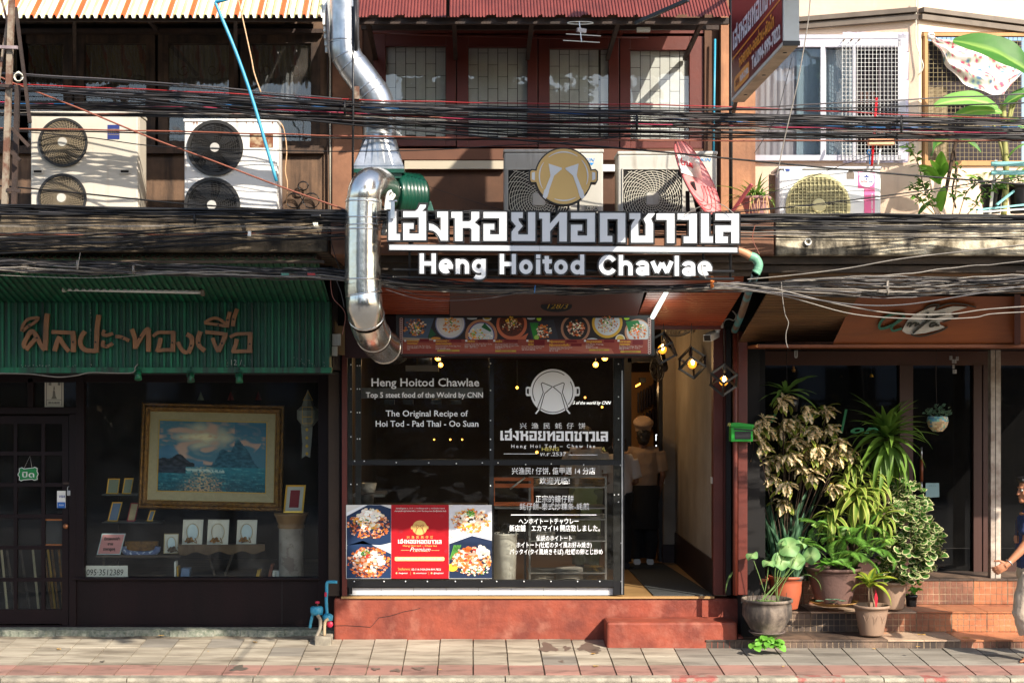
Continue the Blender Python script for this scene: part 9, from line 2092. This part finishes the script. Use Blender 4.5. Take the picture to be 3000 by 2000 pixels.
# people
m_skin = mat('skin',(176,118,86),.5,col2=(158,100,72),scale=8,spec=.35);m_skin2 = mat('skin_dark',(120,82,62),.55);m_hair = mat('black_hair',(20,18,20),.45,col2=(44,40,42),scale=50,bump=.6,bscale=160)
def remeshed(b,name,m,parent,vox,smooth=2):
 o = b.build(name,m,parent);r = o.modifiers.new('remesh','REMESH');r.mode = 'VOXEL';r.voxel_size = vox;r.use_smooth_shade = True
 if name in('shirt','trousers','hair','cap'):
  tx = bpy.data.textures.get(name)or bpy.data.textures.new(name,'CLOUDS');tx.noise_scale = .035 if name=='hair' else .11;dm = o.modifiers.new('folds','DISPLACE');dm.texture = tx;dm.strength = .03 if name!='cap' else .012;dm.mid_level = .5
 s_ = o.modifiers.new('smooth','SMOOTH');s_.iterations = smooth;s_.factor = .5;return o
def ell(b,c,r,R=None,n=14,m_=10,pts=None):
 """ellipsoid with own axes"""
 k0 = len(b.v);b.sphere((0,0,0),1,n,m_)
 for i in range(k0,len(b.v)):
  v = Vector(b.v[i]);v = Vector((v.x*r[0],v.y*r[1],v.z*r[2]));v = R@v if R else v;b.v[i] = tuple(Vector(c)+v)
 return b
def hand(b,w_,palm_dir,side,s=1,curl=.5):
 """palm plus five separate bent fingers; palm_dir from wrist to knuckles, side = direction of the thumb"""
 d = Vector(palm_dir).normalized();th = Vector(side);th = (th-d*th.dot(d)).normalized();nrm = d.cross(th)
 w_ = Vector(w_);R = Matrix((d,th,nrm)).transposed();ell(b,w_+d*.045*s,(.052*s,.040*s,.016*s),R);b.tube([w_-d*.03*s,w_+d*.03*s],[.026*s,.028*s],10)
 for i,(o_,l)in enumerate(((.030,.072),(.011,.080),(-.009,.076),(-.028,.060))):
  k = w_+d*.082*s+th*o_*s;a1 = curl*.7;a2 = curl*1.7;l*=s
  p1 = k+(d*math.cos(a1)+nrm*math.sin(a1)+th*o_*2.5)*l*.45;p2 = p1+(d*math.cos(a2)+nrm*math.sin(a2))*l*.32;p3 = p2+(d*math.cos(a2*1.3)+nrm*math.sin(a2*1.3))*l*.25
  b.tube([w_+d*.05*s+th*o_*.8*s,k,p1,p2,p3],[.010*s,.0098*s,.009*s,.0082*s,.0065*s],8)
 k = w_+d*.02*s+th*.03*s;b.tube([w_+d*.01*s+th*.012*s,k,k+(d*.55+th*.8)*.038*s,k+(d*.9+th*.75+nrm*.3)*.066*s],[.013*s,.0125*s,.0105*s,.008*s],8)
def head(b,c,fwd,s=1,up=Vector((0,0,1))):
 f = Vector(fwd).normalized();u = Vector(up);u = (u-f*u.dot(f)).normalized();r = u.cross(f);R = Matrix((f,r,u)).transposed()
 L = lambda x,y,z:Vector(c)+(f*x+r*y+u*z)*s
 ell(b,L(-.012,0,.035),(.098*s,.076*s,.092*s),R,20,14);ell(b,L(.022,0,-.035),(.066*s,.058*s,.078*s),R,16,12)
 ell(b,L(.072,0,-.086),(.026*s,.028*s,.022*s),R);ell(b,L(.092,0,-.012),(.016*s,.012*s,.026*s),R);ell(b,L(.103,0,-.026),(.013*s,.017*s,.011*s),R)
 ell(b,L(.086,0,-.052),(.014*s,.024*s,.007*s),R);ell(b,L(.084,0,-.063),(.013*s,.022*s,.008*s),R);ell(b,L(.082,0,.03),(.016*s,.05*s,.010*s),R)
 for sy in(-1,1):ell(b,L(-.008,sy*.076,-.005),(.018*s,.010*s,.032*s),R);ell(b,L(.055,sy*.042,-.022),(.03*s,.02*s,.025*s),R)
 return L,R
def eyes(L,R,parent,s=1):
 e = MB()
 for sy in(-1,1):ell(e,L(.078,sy*.031,.008),(.011*s,.013*s,.009*s),R,10,8)
 e.build('eyes',mat('eye_white',(200,190,180),.3),parent);e = MB()
 for sy in(-1,1):ell(e,L(.087,sy*.031,.008),(.005*s,.006*s,.006*s),R,8,6)
 e.build('iris',mat('iris_dark',(24,16,12),.2),parent);e = MB()
 for sy in(-1,1):e.tube([L(.087,sy*.014,.026),L(.086,sy*.033,.031),L(.072,sy*.052,.025)],.0035*s,6)
 e.build('eyebrow',m_hair,parent)
 # ---- passer-by at the right edge, walking left, seen from the side
YQ = -.80;G = lambda px,py,dy = 0:P(px,py,YQ+dy)
WP = thing('person','man in navy t-shirt, beige trousers and blue sandals walking left, cut by the right edge','person',G(3010,1938))
B = MB();fwd = Vector((-1,-.06,-.06));hc = G(2998,1436)
L,R = head(B,hc,fwd,.98)
B.tube([G(3002,1450),G(3006,1478),G(3012,1505)],[.052,.055,.062],14)
B.tube([G(3014,1500),G(3016,1560),G(3020,1640),G(3022,1690)],[.12,.135,.125,.12],16,squash=1.25)
sh1,sh2 = G(3008,1512,-.20),G(3008,1512,.18)
# far (right) arm bent, hand at chest holding a thin stick; near (left) arm reaching forward and down
B.tube([sh2,G(3012,1585,.2),G(2996,1583,.05),G(2990,1580,-.02)],[.048,.04,.034,.026],12)
hand(B,G(2989,1580,-.03),(-1,-.1,.05),(0,.1,1),.9,1.2)
B.tube([sh1,G(2990,1590,-.24),G(2968,1618,-.26),G(2936,1650,-.28)],[.05,.040,.036,.026],12)
hand(B,G(2934,1652,-.285),(-1,-.05,-.62),(-.5,0,.9),1.0,.75)
kn1,kn2 = G(2982,1795,-.09),G(3030,1800,.09);an1,an2 = G(3010,1915,-.07),G(3065,1890,.09)
B.tube([G(3020,1680,-.08),kn1,G(2998,1850,-.08),an1],[.085,.062,.052,.036],14);B.tube([G(3026,1680,.08),kn2,an2],[.085,.062,.036],14)
B.tube([an1+Vector((.04,0,-.045)),an1+Vector((-.03,0,-.045)),G(2986,1934,-.07),G(2976,1937,-.07)],[.03,.036,.032,.018],10,squash=1)
for k in range(5):B.tube([G(2984,1935,-.11+k*.021),G(2972-(2 if k==0 else 0),1938,-.112+k*.023)],[.011,.008 if k else .0105],7)
B.tube([an2+Vector((.03,0,-.04)),an2+Vector((-.12,0,-.06))],[.034,.026],10)
for i in range(len(B.v)):
 v = Vector(B.v[i])
 if v.z<-.025:B.v[i] = (v.x,v.y,max(v.z,-.024))
remeshed(B,'body',m_skin,WP,.0055,2);eyes(L,R,WP,.98)
H = MB();ell(H,L(-.028,0,.052),(.094,.084,.086),R,18,12);ell(H,L(-.05,0,.0),(.066,.08,.07),R);ell(H,L(.05,0,.098),(.05,.06,.028),R)
for k in range(16):ell(H,L(-.02+rp.uniform(-.08,.09),rp.uniform(-.06,.06),.10+rp.uniform(-.01,.03)),(.025,.02,.018),R,8,6)
remeshed(H,'hair',m_hair,WP,.006,1)
T_ = MB();T_.tube([G(3008,1486),G(3010,1498),G(3014,1520),G(3014,1600),G(3018,1668)],[.07,.105,.15,.158,.155],20,squash=1.22)
T_.tube([sh1+Vector((.04,.03,.03)),sh1,G(2992,1568,-.235)],[.07,.072,.066],14);T_.tube([sh2+Vector((.04,-.03,.03)),sh2,G(3010,1570,.2)],[.07,.072,.066],14)
remeshed(T_,'shirt',mat('navy_tshirt',(42,54,92),.85,col2=(34,44,78),scale=10,bump=.3,bscale=25),WP,.009,3)
b = MB();c0 = G(2985,1530,-.235);b.ppoly([(2990,1520),(2998,1516),(3002,1528),(2996,1533),(2999,1540),(2989,1542),(2991,1532)],YQ-.245,.004);b.build('shirt_print',m_white,WP)
Tr = MB();Tr.tube([G(3018,1656),G(3020,1690)],[.16,.165],18,squash=1.15)
Tr.tube([G(3016,1690,-.09),G(2996,1745,-.1),G(2982,1795,-.1),G(2994,1838,-.09),G(2999,1852,-.09)],[.125,.118,.10,.094,.092],18)
Tr.tube([G(3024,1690,.09),G(3030,1760,.1),G(3040,1850,.09)],[.12,.11,.09],16)
remeshed(Tr,'trousers',mat('beige_linen',(196,178,158),.9,col2=(170,152,134),scale=6,bump=.7,bscale=14),WP,.009,3)
b = MB()
for(y_,mm)in((-.07,0),):b.hull8([(PX(2967,YQ),YQ-.12,-.05),(PX(3040,YQ),YQ-.12,-.05),(PX(2967,YQ),YQ-.02,-.05),(PX(3040,YQ),YQ-.02,-.05),(PX(2968,YQ),YQ-.12,-.026),(PX(3040,YQ),YQ-.12,-.026),(PX(2968,YQ),YQ-.02,-.026),(PX(3040,YQ),YQ-.02,-.026)])
b.build('sandal',mat('blue_sandal',(30,60,140),.5),WP,bevel=.008)
b = MB();b.tube([G(2992,1938,-.13),G(2990,1929,-.1),G(2991,1926,-.07),G(2992,1929,-.03),G(2994,1938,-.01)],.008,6);b.tube([G(3004,1936,-.13),G(2998,1924,-.07),G(3004,1936,-.01)],.008,6);b.build('sandal_strap',mat('blue_sandal'),WP)
b = MB();q = G(2940,1646,-.278);ax_w = (G(2934,1652)-G(2968,1618)).normalized();s_ = ax_w.cross(Vector((0,1,0))).normalized();u2 = s_.cross(ax_w);b.tube([q+(s_*math.cos(a*.45)+u2*math.sin(a*.45))*.034 for a in range(15)],.004,6);b.build('bracelet',m_alu,WP)
b = MB();q = G(2992,1581,-.015);b.tube([q+Vector((0,math.cos(a*.45),math.sin(a*.45)))*.036 for a in range(15)],.009,6);b.build('wristband',m_white,WP)
tag(MB().tube([G(2982,1588,-.06),G(2978,1516,-.05)],.0035,6).build('stick',m_stem,at=G(2964,1550,-.05)+Vector((-.0,0,0))),'thin brown stick held upright in the hand of the walking man','stick')
WP.location.x+=.05
def standing(label,px,Y,htop,shirt,trousers,hair=None,cap=None,apron=None,facing=Vector((0,1,0)),vox=.012,lean=0,arm=None):
 z0 = FZ+.001;x = PX(px,Y);H_ = htop;t = thing('person',label,'person',(x,Y,z0));k = H_/1.7;V = lambda a,b_,c_:Vector((x,Y,z0))+Vector((a,b_,c_))*k
 r = facing.cross(Vector((0,0,1))).normalized()
 def W(s_,f_,z):return Vector((x,Y,z0))+(r*s_+facing*f_)*k+Vector((0,0,z*k))
 b = MB();L_,R_ = head(b,W(0,.02,1.57),facing,k)
 b.tube([W(0,0,1.40),W(0,.01,1.50)],.052*k,12)
 b.tube([W(0,0,.88),W(0,0,1.1),W(0,0,1.3),W(0,0,1.42)],[.13*k,.115*k,.13*k,.08*k],16,squash=.68)
 b.tube([W(-.18,0,1.38),W(.18,0,1.38)],.05*k,12)
 for s_ in(-1,1):
  b.tube([W(s_*.09,0,.92),W(s_*.09,.01,.5),W(s_*.08,-.02,.1)],[.085*k,.058*k,.038*k],12);b.tube([W(s_*.08,-.05,.05),W(s_*.09,.12,.035)],[.036*k,.03*k],10)
  e = W(s_*.24,-.02,1.10);w_ = W(s_*.20,.20,1.02)if arm!=s_ else W(s_*.2,.1,.85);b.tube([W(s_*.19,0,1.38),e,w_],[.046*k,.036*k,.026*k],10);hand(b,w_,facing,(-s_*r),k,.9)
 remeshed(b,'body',m_skin2,t,vox);eyes(L_,R_,t,k)
 b = MB();b.tube([W(0,0,1.43),W(0,0,1.38),W(0,0,1.2),W(0,0,.98),W(0,0,.93)],[.08*k,.14*k,.165*k,.165*k,.15*k],18);b.tube([W(-.17,0,1.385),W(.17,0,1.385)],.066*k,12)
 for s_ in(-1,1):b.tube([W(s_*.18,0,1.38),W(s_*.235,-.02,1.14)],[.07*k,.062*k],12)
 for i in range(len(b.v)):
  v = Vector(b.v[i])-Vector((x,Y,0));f_ = v.dot(facing)*.75;b.v[i] = tuple(Vector((x,Y,0))+r*v.dot(r)*1.08+facing*f_+Vector((0,0,v.z)))
 remeshed(b,'shirt',shirt,t,vox)
 b = MB()
 for s_ in(-1,1):b.tube([W(s_*.085,0,.97),W(s_*.09,.01,.5),W(s_*.085,-.01,.08)],[.12*k,.09*k,.08*k],14)
 remeshed(b,'trousers',trousers,t,vox)
 b = MB()
 if cap:b.tube([W(0,0,1.63),W(0,-.0,1.68),W(0,-.03,1.75),W(0,-.05,1.79)],[.098*k,.10*k,.13*k,.09*k],16);remeshed(b,'cap',cap,t,vox,1);b = MB();
 ell(b,W(0,-.03,1.60),(.088*k,.088*k,.095*k));ell(b,W(0,-.05,1.53),(.07*k,.06*k,.07*k));remeshed(b,'hair',m_hair,t,vox,1)
 for s_ in(-1,1):b = MB();b.tube([W(s_*.08,-.07,.045),W(s_*.09,.15,.04)],[.045*k,.04*k],10);b.build('shoe',m_white if cap else m_black,t)
 if apron:
  b = MB();n = 10
  for i in range(n):
   a0,a1 = -1.2+2.4*i/n,-1.2+2.4*(i+1)/n;f0 = lambda a,z,rr:W(math.sin(a)*rr,-math.cos(a)*rr*.75,z)
   b.add([f0(a0,.45,.2),f0(a1,.45,.2),f0(a1,.98,.19),f0(a0,.98,.19)],[(0,1,2,3)],smooth=True)
  b.build('apron',apron,t)
 return t
m_tan = mat('tan_uniform',(140,120,102),.85,col2=(150,124,102),scale=8,bump=.3,bscale=20);m_blkc = mat('black_cloth',(18,18,20),.9);m_wsh = mat('white_uniform',(190,182,176),.85,bump=.3,bscale=20)
standing('cook in tan shirt, pale cap and long black apron seen from behind inside the doorway',1884,2.5,1.50,m_tan,m_blkc,cap=mat('pale_cap',(150,128,112),.9),apron=m_blkc,arm=1)
standing('worker in white shirt half hidden behind the edge of the plastic front',1812,2.15,1.42,m_wsh,m_blkc,facing=Vector((-.3,1,0)).normalized())
standing('woman with dark hair and pale green apron behind the plate rack',1716,1.9,1.52,m_wsh,mat('grey_green_cloth',(112,120,90),.9),facing=Vector((.3,1,0)).normalized(),apron=mat('pale_green_apron',(150,160,112),.9))
# lettering curves become plain meshes
bpy.context.view_layer.update();dg_ = bpy.context.evaluated_depsgraph_get()
for o in[o for o in C.objects if o.type=='FONT']:
 me = bpy.data.meshes.new_from_object(o.evaluated_get(dg_));nm = o.name.split('.')[0]
 n_ = bpy.data.objects.new(nm,me);C.objects.link(n_);n_.parent = o.parent;n_.location = o.location;n_.rotation_euler = o.rotation_euler;n_.scale = o.scale
 bpy.data.objects.remove(o,do_unlink=True)
